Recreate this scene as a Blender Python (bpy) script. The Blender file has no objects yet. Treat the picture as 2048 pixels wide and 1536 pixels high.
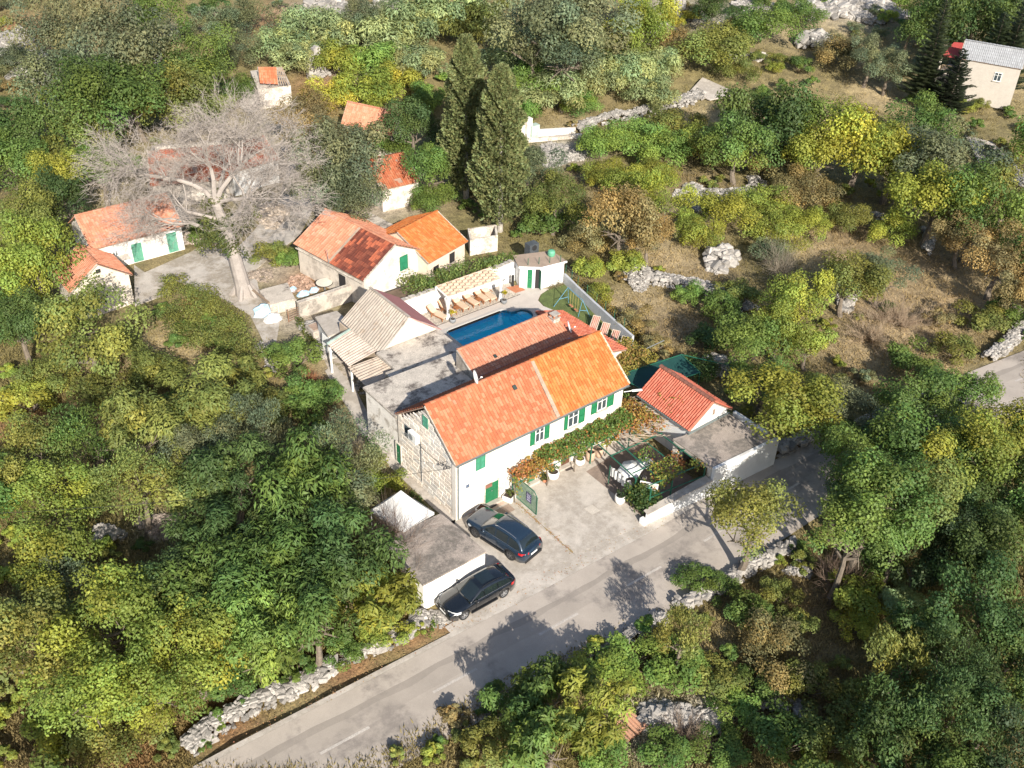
import bpy, math, random
import numpy as np
from mathutils import Vector, Matrix
from mathutils import noise as mnoise
R_ = random.Random(7)
NR = np.random.default_rng(7)
rad = math.radians
S = bpy.context.scene
# ---------------------------------------------------------------- camera (drone, 49 m up, tilted down 36 degrees)
AZ = .683144; PITCH = .62346; ROLL = .0355; FPX = 2070.76
CAM = np.array([-30.069, -42.482, 49.0])
def _rot():
    c, s = math.cos(PITCH), math.sin(PITCH)
    A = np.array([[1, 0, 0], [0, -s, -c], [0, c, -s]])
    cr, sr = math.cos(ROLL), math.sin(ROLL)
    A = np.array([[cr, -sr, 0], [sr, cr, 0], [0, 0, 1]]) @ A
    ca, sa = math.cos(AZ), math.sin(AZ)
    M = np.array([[ca, sa, 0], [-sa, ca, 0], [0, 0, 1]])
    return A @ M.T            # world -> camera (x right, y down, z forward)
RC = _rot()
cd = bpy.data.cameras.new('camera'); cam = bpy.data.objects.new('camera', cd)
S.collection.objects.link(cam); S.camera = cam
cd.sensor_width = 36; cd.lens = FPX / 2048 * 36; cd.clip_start = .5; cd.clip_end = 3000
Bm = np.array([RC[0], -RC[1], -RC[2]])  # rows: right, up, back
mw = Matrix.Identity(4)
for i in range(3):
    for j in range(3): mw[i][j] = float(Bm[j][i])
    mw[i][3] = float(CAM[i])
cam.matrix_world = mw
# ---------------------------------------------------------------- light
SUN_EL = rad(29.5); SD = np.array([-.36, -.93])          # horizontal direction towards the sun
SD = SD / np.linalg.norm(SD)
w = bpy.data.worlds.new("World"); S.world = w; w.use_nodes = True
nt = w.node_tree; bgn = nt.nodes['Background']; sky = nt.nodes.new('ShaderNodeTexSky')
sky.sky_type = 'NISHITA'; sky.sun_disc = False; sky.sun_elevation = SUN_EL
sky.sun_rotation = math.atan2(SD[0], SD[1]); sky.altitude = 200; sky.air_density = 1.0; sky.dust_density = 1.5
nt.links.new(sky.outputs[0], bgn.inputs[0]); bgn.inputs[1].default_value = .10
sl = bpy.data.lights.new('sun', 'SUN'); sl.energy = 5.0; sl.angle = rad(.55); sl.color = (1, .93, .82)
so = bpy.data.objects.new('sun', sl); S.collection.objects.link(so)
tosun = Vector((SD[0] * math.cos(SUN_EL), SD[1] * math.cos(SUN_EL), math.sin(SUN_EL)))
so.rotation_euler = tosun.to_track_quat('Z', 'Y').to_euler()
S.view_settings.view_transform = 'Standard'; S.view_settings.look = 'None'
S.view_settings.gamma = 1; S.view_settings.use_curve_mapping = False
S.view_settings.exposure = 0.76
# ---------------------------------------------------------------- terrain and survey helpers
FW = np.array([RC[2][0], RC[2][1]]); FW = FW / np.linalg.norm(FW)
def terr(x, y):
    s = (x - CAM[0]) * FW[0] + (y - CAM[1]) * FW[1]
    t = np.maximum(0, s - 112)
    return .11 * t * t / (t + 14)
def ray(u, v):
    return RC.T @ np.array([(u - 1024) / FPX, (v - 768) / FPX, 1.0])
def G(u, v, h=0.0):
    """world point at height h above the ground seen at survey coordinates u, v"""
    d = ray(u, v); z = 0.0
    for _ in range(25):
        t = (z + h - CAM[2]) / d[2]; p = CAM + t * d
        z2 = float(terr(p[0], p[1]))
        if abs(z2 - z) < 1e-3: break
        z = .5 * z + .5 * z2
    return Vector((float(p[0]), float(p[1]), float(p[2])))
def PX(p):
    v = RC @ (np.array(p, float) - CAM)
    return 1024 + FPX * v[0] / v[2], 768 + FPX * v[1] / v[2], v[2]
# ---------------------------------------------------------------- objects
def link(name, me, mats=(), parent=None, loc=None, kind=None):
    o = bpy.data.objects.new(name, me); S.collection.objects.link(o)
    if me is not None and mats is not None and mats != ():
        for m in (mats if isinstance(mats, (list, tuple)) else [mats]):
            if len(me.materials) < len(mats if isinstance(mats, (list, tuple)) else [mats]): me.materials.append(m)
    if parent is not None: o.parent = parent
    if loc is not None: o.location = loc
    if kind: o['kind'] = kind
    return o
def tag(o, label, cat, group=None):
    o['label'] = label; o['category'] = cat
    if group: o['group'] = group
    return o
def thing(name, label, cat, loc=(0, 0, 0), rz=0, group=None):
    o = link(name, None); o.location = loc; o.rotation_euler = (0, 0, rz)
    return tag(o, label, cat, group)
def copy_tree(o, parent=None):
    c = o.copy(); S.collection.objects.link(c); c.parent = parent
    for ch in list(o.children): copy_tree(ch, c)
    return c
class MB:
    def __init__(s): s.v = []; s.f = []; s.c = []; s.m = []
    def add(s, vs, fs, col=(1, 1, 1), mi=0):
        b = len(s.v); s.v += [tuple(map(float, p)) for p in vs]
        for f in fs: s.f.append(tuple(b + i for i in f)); s.c.append(col); s.m.append(mi)
        return s
    def box(s, a, b, col=(1, 1, 1), mi=0):
        (x0, y0, z0), (x1, y1, z1) = a, b
        return s.add([(x0, y0, z0), (x1, y0, z0), (x1, y1, z0), (x0, y1, z0), (x0, y0, z1), (x1, y0, z1), (x1, y1, z1), (x0, y1, z1)],
              [(0, 3, 2, 1), (4, 5, 6, 7), (0, 1, 5, 4), (1, 2, 6, 5), (2, 3, 7, 6), (3, 0, 4, 7)], col, mi)
    def prism(s, poly, z0, z1, col=(1, 1, 1), mi=0):
        n = len(poly); 
        zb = z0 if isinstance(z0, (list, tuple)) else [z0] * n; zt = z1 if isinstance(z1, (list, tuple)) else [z1] * n
        ar = sum(poly[i][0] * poly[(i + 1) % n][1] - poly[(i + 1) % n][0] * poly[i][1] for i in range(n))
        idx = list(range(n)) if ar > 0 else list(range(n))[::-1]
        P = [poly[i] for i in idx]; zb = [zb[i] for i in idx]; zt = [zt[i] for i in idx]
        vs = [(p[0], p[1], z) for p, z in zip(P, zb)] + [(p[0], p[1], z) for p, z in zip(P, zt)]
        return s.add(vs, [tuple(range(n))[::-1], tuple(range(n, 2 * n))] + [(i, (i + 1) % n, n + (i + 1) % n, n + i) for i in range(n)], col, mi)
    def extr(s, pts, off, col=(1, 1, 1), mi=0):
        """polygon in space extruded by vector off"""
        n = len(pts); o = Vector(off)
        vs = [Vector(p) for p in pts] + [Vector(p) + o for p in pts]
        return s.add(vs, [tuple(range(n))[::-1], tuple(range(n, 2 * n))] + [(i, (i + 1) % n, n + (i + 1) % n, n + i) for i in range(n)], col, mi)
    def tube(s, a, b, r, r2=None, n=6, col=(1, 1, 1), mi=0):
        a = Vector(a); b = Vector(b); r2 = r if r2 is None else r2; d = (b - a).normalized()
        u = d.orthogonal().normalized(); w_ = d.cross(u)
        vs = [a + (u * math.cos(t) + w_ * math.sin(t)) * r for t in [2 * math.pi * i / n for i in range(n)]] + \
             [b + (u * math.cos(t) + w_ * math.sin(t)) * r2 for t in [2 * math.pi * i / n for i in range(n)]]
        return s.add(vs, [(i, (i + 1) % n, n + (i + 1) % n, n + i) for i in range(n)] + [tuple(range(n))[::-1], tuple(range(n, 2 * n))], col, mi)
    def bar(s, a, b, w_, h, col=(1, 1, 1), mi=0, up=(0, 0, 1)):
        a = Vector(a); b = Vector(b); d = (b - a).normalized(); x = d.cross(Vector(up)); 
        if x.length < 1e-4: x = Vector((1, 0, 0))
        x.normalize(); y = x.cross(d); x = x * w_ / 2; y = y * h / 2
        vs = [a - x - y, a + x - y, a + x + y, a - x + y, b - x - y, b + x - y, b + x + y, b - x + y]
        return s.add(vs, [(0, 1, 2, 3), (4, 7, 6, 5), (0, 4, 5, 1), (1, 5, 6, 2), (2, 6, 7, 3), (3, 7, 4, 0)], col, mi)
    def lathe(s, prof, c=(0, 0, 0), n=16, col=(1, 1, 1), mi=0, cap=True):
        vs = []; fs = []; k = len(prof)
        for r, z in prof:
            for i in range(n):
                t = 2 * math.pi * i / n; vs.append((c[0] + r * math.cos(t), c[1] + r * math.sin(t), c[2] + z))
        for j in range(k - 1):
            for i in range(n): fs.append((j * n + i, j * n + (i + 1) % n, (j + 1) * n + (i + 1) % n, (j + 1) * n + i))
        if cap: fs += [tuple(range(n))[::-1], tuple(range((k - 1) * n, k * n))]
        return s.add(vs, fs, col, mi)
    def mesh(s, name, smooth=False):
        me = bpy.data.meshes.new(name); me.from_pydata(s.v, [], s.f)
        ca = me.color_attributes.new('Col', 'FLOAT_COLOR', 'CORNER')
        lt = np.array([len(f) for f in s.f]); col = np.ones((len(s.f), 4), np.float32); col[:, :3] = np.array(s.c, np.float32).reshape(-1, 3)
        ca.data.foreach_set('color', np.repeat(col, lt, axis=0).ravel())
        if any(s.m): me.polygons.foreach_set('material_index', s.m)
        if smooth: me.polygons.foreach_set('use_smooth', [True] * len(s.f))
        me.update(); return me
    def build(s, name, mats, parent=None, loc=None, kind=None, smooth=False):
        return link(name, s.mesh(name, smooth), mats, parent, loc, kind)
def npmesh(name, V, F, C=None, mi=None, smooth=False, flag=None):
    """V (n,3), F (m,k) same-sized faces, C (m,3) face colours"""
    me = bpy.data.meshes.new(name); m, k = F.shape
    me.vertices.add(len(V)); me.vertices.foreach_set('co', V.astype(np.float32).ravel())
    me.loops.add(m * k); me.loops.foreach_set('vertex_index', F.astype(np.int32).ravel())
    me.polygons.add(m); me.polygons.foreach_set('loop_start', np.arange(0, m * k, k, dtype=np.int32))
    if C is not None:
        ca = me.color_attributes.new('Col', 'FLOAT_COLOR', 'CORNER'); c4 = np.ones((m, 4), np.float32); c4[:, :3] = C
        ca.data.foreach_set('color', np.repeat(c4, k, axis=0).ravel())
    if mi is not None: me.polygons.foreach_set('material_index', mi.astype(np.int32))
    if smooth: me.polygons.foreach_set('use_smooth', np.ones(m, bool))
    me.update(calc_edges=True); return me
# ---------------------------------------------------------------- materials
def hexc(r, g, b):   # display 0-255 to linear
    f = lambda c: (c / 255 / 12.92) if c / 255 <= .04045 else ((c / 255 + .055) / 1.055) ** 2.4
    return (f(r), f(g), f(b))
_M = {}
def mat(name, col=(.5, .5, .5), rough=.8, metal=0, var=.25, scale=1.5, fine=18, finevar=.15, bump=.3, bscale=25, bdist=.01,
        use='none', stain=None, stain_amt=0, stain_scale=.6, spec=.5, trans=0, coat=0, alpha=1):
    """procedural surface: base colour x broad noise x fine grain, optional stains, bump.  use: none/attr/obj/both"""
    if name in _M: return _M[name]
    m = bpy.data.materials.new(name); m.use_nodes = True; n = m.node_tree.nodes; L = m.node_tree.links
    b = n['Principled BSDF']; b.inputs['Roughness'].default_value = rough; b.inputs['Metallic'].default_value = metal
    b.inputs['Specular IOR Level'].default_value = spec; b.inputs['Coat Weight'].default_value = coat
    tc = n.new('ShaderNodeNewGeometry'); pos = tc.outputs['Position']
    def noise(sc, det=4, ro=.6):
        q = n.new('ShaderNodeTexNoise'); q.inputs['Scale'].default_value = sc; q.inputs['Detail'].default_value = det
        q.inputs['Roughness'].default_value = ro; L.new(pos, q.inputs['Vector']); return q
    def mix(t, a, bb, fac=1.0):
        q = n.new('ShaderNodeMix'); q.data_type = 'RGBA'; q.blend_type = t
        if isinstance(fac, float): q.inputs[0].default_value = fac
        else: L.new(fac, q.inputs[0])
        for i, x in ((6, a), (7, bb)):
            if isinstance(x, tuple): q.inputs[i].default_value = (*x, 1)
            else: L.new(x, q.inputs[i])
        return q.outputs[2]
    def ramp(src, lo, hi, a=.3, bb=.7):
        q = n.new('ShaderNodeMapRange'); q.inputs[1].default_value = a; q.inputs[2].default_value = bb
        q.inputs[3].default_value = lo; q.inputs[4].default_value = hi; L.new(src, q.inputs[0]); return q.outputs[0]
    cur = tuple(col)
    if use in ('attr', 'both'):
        a = n.new('ShaderNodeAttribute'); a.attribute_name = 'Col'; cur = mix('MULTIPLY', cur, a.outputs['Color'])
    if use in ('obj', 'both'):
        oi = n.new('ShaderNodeObjectInfo'); cur = mix('MULTIPLY', cur, oi.outputs['Color'])
    if stain is not None:
        q = noise(stain_scale, 6, .65); f = ramp(q.outputs[0], 0, 1, .61 - .2 * stain_amt, .70 - .2 * stain_amt)
        q2 = noise(stain_scale * 7, 5, .7); f2 = n.new('ShaderNodeMath'); f2.operation = 'MULTIPLY'; L.new(f, f2.inputs[0]); L.new(ramp(q2.outputs[0], .3, 1.2, .35, .6), f2.inputs[1]); f2.use_clamp = True
        cur = mix('MIX', cur, tuple(stain), f2.outputs[0])
    if var: cur = mix('MULTIPLY', cur, (1, 1, 1), 0.0) if False else cur
    if var or finevar:
        v1 = ramp(noise(scale).outputs[0], 1 - var, 1 + var, .3, .7); v2 = ramp(noise(fine, 3).outputs[0], 1 - finevar, 1 + finevar, .3, .7)
        q = n.new('ShaderNodeMath'); q.operation = 'MULTIPLY'; L.new(v1, q.inputs[0]); L.new(v2, q.inputs[1])
        vm = n.new('ShaderNodeVectorMath'); vm.operation = 'SCALE'
        if isinstance(cur, tuple): vm.inputs[0].default_value = cur
        else: L.new(cur, vm.inputs[0])
        L.new(q.outputs[0], vm.inputs['Scale']); cur = vm.outputs[0]
    if isinstance(cur, tuple): b.inputs['Base Color'].default_value = (*cur, 1)
    else: L.new(cur, b.inputs['Base Color'])
    if bump:
        bp = n.new('ShaderNodeBump'); bp.inputs['Strength'].default_value = bump; bp.inputs['Distance'].default_value = bdist
        L.new(noise(bscale, 5).outputs[0], bp.inputs['Height']); L.new(bp.outputs[0], b.inputs['Normal'])
    if trans: 
        b.inputs['Transmission Weight'].default_value = trans
    if alpha < 1: b.inputs['Alpha'].default_value = alpha
    _M[name] = m; return m
def leafmat(name, rough=.6, trans=.27):
    m = bpy.data.materials.new(name); m.use_nodes = True; n = m.node_tree.nodes; L = m.node_tree.links
    n.clear(); out = n.new('ShaderNodeOutputMaterial')
    oi = n.new('ShaderNodeObjectInfo'); a = n.new('ShaderNodeAttribute'); a.attribute_name = 'Col'
    mx = n.new('ShaderNodeMix'); mx.data_type = 'RGBA'; mx.blend_type = 'MULTIPLY'; mx.inputs[0].default_value = 1
    L.new(oi.outputs['Color'], mx.inputs[6]); L.new(a.outputs['Color'], mx.inputs[7])
    p = n.new('ShaderNodeBsdfPrincipled'); p.inputs['Roughness'].default_value = rough; p.inputs['Specular IOR Level'].default_value = .3
    L.new(mx.outputs[2], p.inputs['Base Color'])
    t = n.new('ShaderNodeBsdfTranslucent'); hs = n.new('ShaderNodeHueSaturation'); hs.inputs['Hue'].default_value = .485; hs.inputs['Saturation'].default_value = 1.15; hs.inputs['Value'].default_value = 1.6
    L.new(mx.outputs[2], hs.inputs['Color']); L.new(hs.outputs[0], t.inputs[0])
    ms = n.new('ShaderNodeMixShader'); ms.inputs[0].default_value = trans; L.new(p.outputs[0], ms.inputs[1]); L.new(t.outputs[0], ms.inputs[2])
    L.new(ms.outputs[0], out.inputs[0]); return m
LEAF = leafmat('leaf'); 
BARK = mat('bark', (.16, .13, .10), .9, var=.3, scale=3, bump=.6, bscale=12, bdist=.03)
BARKG = mat('pale_bark', (.36, .33, .29), .9, var=.25, scale=3, bump=.5, bscale=12, bdist=.03)
WHITE = mat('white_render', (.68, .64, .585), .85, var=.05, finevar=.05, bump=.15, stain=(.50, .45, .38), stain_amt=.5, stain_scale=.55)
WHITE2 = mat('cool_white_render', (.68, .685, .68), .85, var=.06, finevar=.05, bump=.3, stain=(.5, .48, .45), stain_amt=.3, stain_scale=.6)
OLDW = mat('weathered_render', (.62, .57, .50), .9, var=.12, finevar=.15, bump=.4, stain=(.36, .31, .26), stain_amt=.75, stain_scale=.8)
BLOCK = mat('grey_blockwork', (.44, .39, .33), .9, var=.15, finevar=.15, bump=.5, stain=(.25, .22, .19), stain_amt=.7, stain_scale=.9)
CONC = mat('concrete', (.47, .425, .375), .9, var=.10, finevar=.12, bump=.3, bscale=30, stain=(.36, .32, .275), stain_amt=.8, stain_scale=.35)
CONC2 = mat('old_concrete', (.47, .42, .36), .92, var=.16, finevar=.3, fine=14, bump=.6, bscale=22, bdist=.02, stain=(.13, .11, .095), stain_amt=.5, stain_scale=.55)
GRITROOF = mat('gritty_roof_concrete', (.33, .28, .24), .95, var=.15, finevar=.35, fine=20, bump=.8, bscale=28, bdist=.02, stain=(.17, .15, .13), stain_amt=.7, stain_scale=.6)
ASPH = mat('asphalt', (.35, .308, .268), .88, var=.10, scale=.5, finevar=.10, fine=30, bump=.3, bscale=60, bdist=.006, use='attr', stain=(.24, .21, .185), stain_amt=.45, stain_scale=.22)
STONE = mat('limestone', (.36, .335, .305), .9, var=.2, scale=2, finevar=.25, bump=.6, bscale=14, bdist=.02, use='both')
TILE = mat('clay_tile', (1, 1, 1), .85, var=.10, scale=1.2, finevar=.14, fine=20, bump=.25, bscale=30, bdist=.006, use='both', spec=.3)
CORR = mat('fibre_cement_sheet', (.34, .295, .25), .9, var=.14, finevar=.2, bump=.3, use='obj', stain=(.27, .21, .16), stain_amt=.25, stain_scale=1.2)
PINKR = mat('pink_sheet', (.42, .17, .16), .8, var=.08, finevar=.06, bump=.2)
GREEN = mat('green_paint', (.014, .15, .062), .45, var=.12, scale=3, finevar=.08, bump=.1, use='obj')
DGREEN = mat('dark_green_paint', (.02, .115, .07), .45, var=.1, bump=0)
METAL = mat('galvanised_metal', (.35, .36, .37), .45, metal=.6, var=.1, bump=0)
DARK = mat('dark_interior', (.022, .02, .02), .8, var=.1, bump=0)
GLASS = mat('window_glass', (.05, .065, .075), .06, var=0, finevar=0, bump=0, spec=.8)
WPAINT = mat('white_paint', (.80, .80, .78), .5, var=.04, finevar=.03, bump=0)
WOOD = mat('weathered_wood', (.30, .22, .15), .8, var=.2, finevar=.2, bump=.3, use='obj')
RUST = mat('rusty_iron', (.22, .11, .06), .8, var=.3, bump=.3)
FABRIC = mat('cream_canvas', (.58, .44, .32), .9, var=.06, bump=.2, use='obj')
SHADEN = mat('teal_shade_net', (.006, .052, .045), .8, var=.12, bump=.4, bscale=40)
BLUEW = mat('blue_swing_paint', (.12, .30, .42), .5, var=.1, bump=0)
CLAY = mat('terracotta', (.42, .17, .09), .85, var=.15, bump=.2)
SOIL = mat('potting_soil', (.05, .035, .025), .95, var=.2, bump=.5)
RUBBER = mat('rubber', (.02, .02, .021), .8, var=.05, finevar=.05, bump=0)
BPLAST = mat('pale_blue_plastic', (.42, .62, .78), .5, var=.08, bump=.2)
# ================================================================ ground
TAN = np.array(hexc(184, 164, 128)) * .80; BRN = np.array(hexc(146, 126, 96)) * .82; OLV = np.array(hexc(128, 120, 76)) * .80
RCK = np.array((.44, .41, .37)); RED = np.array(hexc(170, 120, 88)) * .7; GRN = np.array((.055, .085, .022)); DRY = np.array(hexc(196, 170, 130)) * .68; DIRT = np.array((.40, .34, .275))
# (u, v, radius in survey units, colour, strength)
SPL = [(1560,240,130,TAN,.8),(1400,540,90,BRN,.8),(1380,640,80,BRN,.8),(1640,500,70,TAN,.9),(1700,470,80,BRN,.9),(1760,560,90,DRY,.7),
 (1880,520,90,BRN,1),(1930,600,90,DRY,.9),(1820,640,120,BRN,1),(1730,690,80,TAN,.9),(1760,620,60,DRY,.9),(1700,740,90,BRN,.7),(1890,740,40,TAN,.9),(1300,480,70,TAN,.7),
 (1170,350,60,BRN,.7),(1130,300,50,RCK,.8),(1250,370,60,TAN,.6),(1400,360,70,BRN,.7),(1340,520,50,TAN,.8),(1420,430,60,TAN,.6),(650,170,60,RED,.8),(700,130,50,RCK,.6),(560,30,60,RED,.7),(640,20,60,RCK,.6),
 (420,720,60,TAN,.7),(330,700,60,TAN,.8),(60,850,80,RED,.7),(230,720,60,TAN,.5),(150,690,60,BRN,.6),(350,645,40,TAN,.9),(620,760,30,RED,.8),(560,750,40,BRN,.6),(320,1050,50,RCK,.8),(60,1480,120,BRN,.6),(280,1500,60,RED,.6),
 (1640,1180,80,BRN,.8),(1620,1280,80,TAN,.8),(1660,1360,60,BRN,.8),(1700,1180,60,BRN,.8),(1530,1400,80,BRN,.5),(1300,1440,80,RCK,.8),(1420,1390,60,RCK,.7),(1500,1180,70,BRN,.5),(1440,1290,60,TAN,.5),
 (600,640,70,DIRT,.8),(640,700,60,TAN,.6),(700,740,40,DIRT,1),(560,540,60,DIRT,.9),(620,560,50,RED,.7),(600,400,60,DIRT,.7),(560,350,60,DIRT,.7),(500,300,60,RCK,.6),(560,240,60,RCK,.5),(420,340,120,DIRT,.6),(170,390,60,TAN,.6),(150,300,40,RED,.5),
 (740,420,60,DIRT,.8),(800,400,60,DIRT,.8),(900,300,50,DIRT,.3),(1360,20,60,RCK,.7),(1300,70,40,TAN,.8),(1240,130,50,TAN,.6),(1640,60,100,TAN,.7),(1700,20,60,RCK,.6),(1500,30,50,RCK,.7),(20,60,60,RED,.8),(310,60,40,RCK,.6),
 (1150,240,60,TAN,.6),(1400,240,50,TAN,.7),(1760,190,60,TAN,.8),(1800,640,60,TAN,.8),(1230,610,60,TAN,.7),(1300,600,60,TAN,.6),(1340,660,70,BRN,.6),(2000,180,60,TAN,.6),(2040,330,50,BRN,.5),(450,1440,80,RED,.7),(700,1330,60,RED,.7),(820,1270,50,RED,.7),(900,1245,30,RED,.8),
 (720,860,50,DIRT,.6),(1600,930,60,RED,.7),(1640,900,60,RED,.5),(960,1500,60,TAN,.6),(40,580,60,GRN,.4)]
def build_ground():
    xs = np.concatenate([np.linspace(-900, -70, 14), np.arange(-66, 190, .8), np.linspace(195, 1500, 18)])
    ys = np.concatenate([np.linspace(-900, -62, 14), np.arange(-60, 185, .8), np.linspace(190, 1500, 18)])
    X, Y = np.meshgrid(xs, ys); nx, ny = len(xs), len(ys)
    Z = terr(X, Y)
    # lumpy karst away from the built-up strip
    fx = lambda a, b, c, d: np.sin(X * a + c) * np.sin(Y * b + d)
    bump = .22 * fx(.31, .27, 0, 1) + .14 * fx(.83, .71, 2, .4) + .09 * fx(1.9, 2.1, 1, 5)
    inside = np.clip(np.minimum.reduce([X + 14, 60 - X, Y + 20, 56 - Y]) / 6, 0, 1)
    Z = Z + (bump - .2) * (1 - inside) - .05
    V = np.stack([X.ravel(), Y.ravel(), Z.ravel()], 1)
    col = np.tile(OLV, (len(V), 1)).astype(float)
    nz = (np.sin(V[:, 0] * .21 + 1.3) * np.sin(V[:, 1] * .17) + np.sin(V[:, 0] * .53) * np.sin(V[:, 1] * .61 + 2)) * .25 + .5
    col = col * (1 - nz[:, None] * .5) + BRN * nz[:, None] * .5
    for u, v, r, c, s in SPL:
        p = G(u, v); q = G(u + r, v); rr = (q - p).length; qv = G(u, v + r * .5); ry = (qv - p).length * 2 * .7
        d2 = ((V[:, 0] - p.x) ** 2 + (V[:, 1] - p.y) ** 2) / (rr * max(rr, min(ry, rr * 2)))
        wgt = np.exp(-d2 * 1.2) * s
        wgt[d2 > 6] = 0
        col = col * (1 - wgt[:, None]) + c * wgt[:, None]
    i = np.arange(nx * ny).reshape(ny, nx)
    F = np.stack([i[:-1, :-1].ravel(), i[:-1, 1:].ravel(), i[1:, 1:].ravel(), i[1:, :-1].ravel()], 1)
    # leave a hole where the pool is sunk
    cx = V[F].mean(1); hole = (cx[:, 0] > 12.6) & (cx[:, 0] < 21.6) & (cx[:, 1] > 15.3) & (cx[:, 1] < 20.3); F = F[~hole]
    me = bpy.data.meshes.new('ground'); me.vertices.add(len(V)); me.vertices.foreach_set('co', V.astype(np.float32).ravel())
    me.loops.add(F.size); me.loops.foreach_set('vertex_index', F.astype(np.int32).ravel()); me.polygons.add(len(F)); me.polygons.foreach_set('loop_start', np.arange(0, F.size, 4, dtype=np.int32))
    ca = me.color_attributes.new('Col', 'FLOAT_COLOR', 'POINT'); c4 = np.ones((len(V), 4), np.float32); c4[:, :3] = col; ca.data.foreach_set('color', c4.ravel())
    me.polygons.foreach_set('use_smooth', np.ones(len(F), bool)); me.update(calc_edges=True)
    m = mat('earth_and_dry_grass', (1, 1, 1), .95, var=.35, scale=.9, finevar=.45, fine=7, bump=.9, bscale=6, bdist=.08, use='attr')
    link('ground', me, m, kind='structure')
    return xs, ys, col.reshape(ny, nx, 3)
GX, GY, GC = build_ground()
def gcol(x, y):
    i = np.clip(np.searchsorted(GX, x), 0, len(GX) - 1); j = np.clip(np.searchsorted(GY, y), 0, len(GY) - 1); return GC[j, i]
def sheet(name, poly, z, m, col=(1, 1, 1), thick=.0, kind='structure', parent=None):
    b = MB(); pts = [(p[0], p[1]) for p in poly]
    b.prism(pts, [z - .12 + float(terr(*p)) for p in pts], [z + float(terr(*p)) for p in pts], col)
    return b.build(name, m, parent, kind=kind)
# road: bands across, wandering patch edges
ROADC = [(-75,-8.6),(-60,-9.3),(-45,-9.9),(-30,-10.1),(-20,-10.3),(-10,-10.75),(0,-11.2),(10,-11.5),(22,-11.4),(34,-12.0),(46,-13.6),(60,-15.6),(80,-18),(105,-20.5),(140,-23),(200,-26)]
rx = np.array([p[0] for p in ROADC]); ry_ = np.array([p[1] for p in ROADC])
def ry(x): return float(np.interp(x, rx, ry_))
def road():
    b = MB(); bands = [(-3.15, -2.3, 1.16, .0), (-2.3, .2, 1.08, .1), (.2, 1.2, .98, .3), (1.2, 1.65, .82, .25), (1.65, 2.75, 1.14, .12)]
    step = 1.0; x = -75
    jit = {}
    def edge(k, xx):
        o = bands[k][0] if k < len(bands) else bands[-1][1]
        if 0 < k < len(bands): 
            a = [0, .06, .12, .28, .22][k]
            o += a * (mnoise.noise(Vector((xx * .35, k * 7.3, 0))) + .5 * mnoise.noise(Vector((xx * 1.3, k * 3.3, 0)))) 
        return ry(xx) + o
    while x < 200:
        st = step if x < 60 else 4
        for k, (o0, o1, br, _) in enumerate(bands):
            vs = [(x, edge(k, x)), (x + st, edge(k, x + st)), (x + st, edge(k + 1, x + st)), (x, edge(k + 1, x))]
            z = [.012 + float(terr(*p)) for p in vs]
            b.add([(p[0], p[1], q) for p, q in zip(vs, z)], [(0, 1, 2, 3)], (br, br * .995, br * .985))
        x += st
    o = b.build('road', ASPH, kind='structure')
    # verge of pale concrete along the far side, in front of the yard
    v = MB(); x = -24
    while x < 30:
        a0 = ry(x) + 2.75; a1 = ry(x + 1) + 2.75; n0 = -7.25 + .12 * mnoise.noise(Vector((x * .5, 1, 0))); n1 = -7.25 + .12 * mnoise.noise(Vector(((x + 1) * .5, 1, 0)))
        if x < -6: n0 = a0 + .35; n1 = a1 + .35 
        if x > 10: n0 = -7.9 - max(0, (x - 10)) * .07; n1 = -7.9 - max(0, x - 9) * .07
        v.add([(x, a0 + .004, .016), (x + 1, a1 + .004, .016), (x + 1, n1, .016), (x, n0, .016)], [(0, 1, 2, 3)]); x += 1
    v.build('road_verge', CONC, kind='structure')
    for xa in [-47.5, -40.5, -33.5, -26.5, -16.43, -9.3, -1.75, 5.3, 12.3, 19.3, 26.3, 33.3, 40.3, 47.3, 54.3]:
        m_ = MB(); xb = xa + 3.0; off = -.12
        m_.add([(xa, ry(xa) + off, .018), (xb, ry(xb) + off, .018), (xb, ry(xb) + off + .17, .018), (xa, ry(xa) + off + .17, .018)], [(0, 1, 2, 3)])
        m_.build('lane_marking', mat('worn_road_paint', (.44, .40, .36), .8, var=.15, finevar=.25, bump=0), kind='structure')
road()
# yard in front of the house
sheet('courtyard', [(-1.9, -7.2), (4.42, -7.3), (4.42, .1), (-1.9, .1)], .02, CONC)
sheet('courtyard_slab', [(4.46, -7.3), (10.4, -7.9), (16.2, -7.9), (16.4, .4), (17.2, 3.5), (15.3, 3.5), (15.3, .1), (4.46, .1)], .024, CONC)
sheet('patio_paving', [(10.6, -7.5), (16.4, -8.2), (16.4, -1.0), (10.6, -1.4)], .03, mat('brown_patio_slabs', (.24, .185, .15), .85, var=.2, finevar=.2, bump=.3))
sheet('doorstep_paving', [(1.0, -.75), (4.4, -.6), (4.4, .1), (1.0, .1)], .035, mat('pinkish_slabs', (.44, .33, .26), .9, var=.15, finevar=.15, bump=.4))
b = MB()
for i in range(5): b.box((.2 + i * .75, -1.55, -.05), (.92 + i * .75, -.8, .033))
b.build('brown_paving', mat('brown_slabs', (.25, .185, .145), .9, var=.2, finevar=.2, bump=.4), kind='structure')
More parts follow.
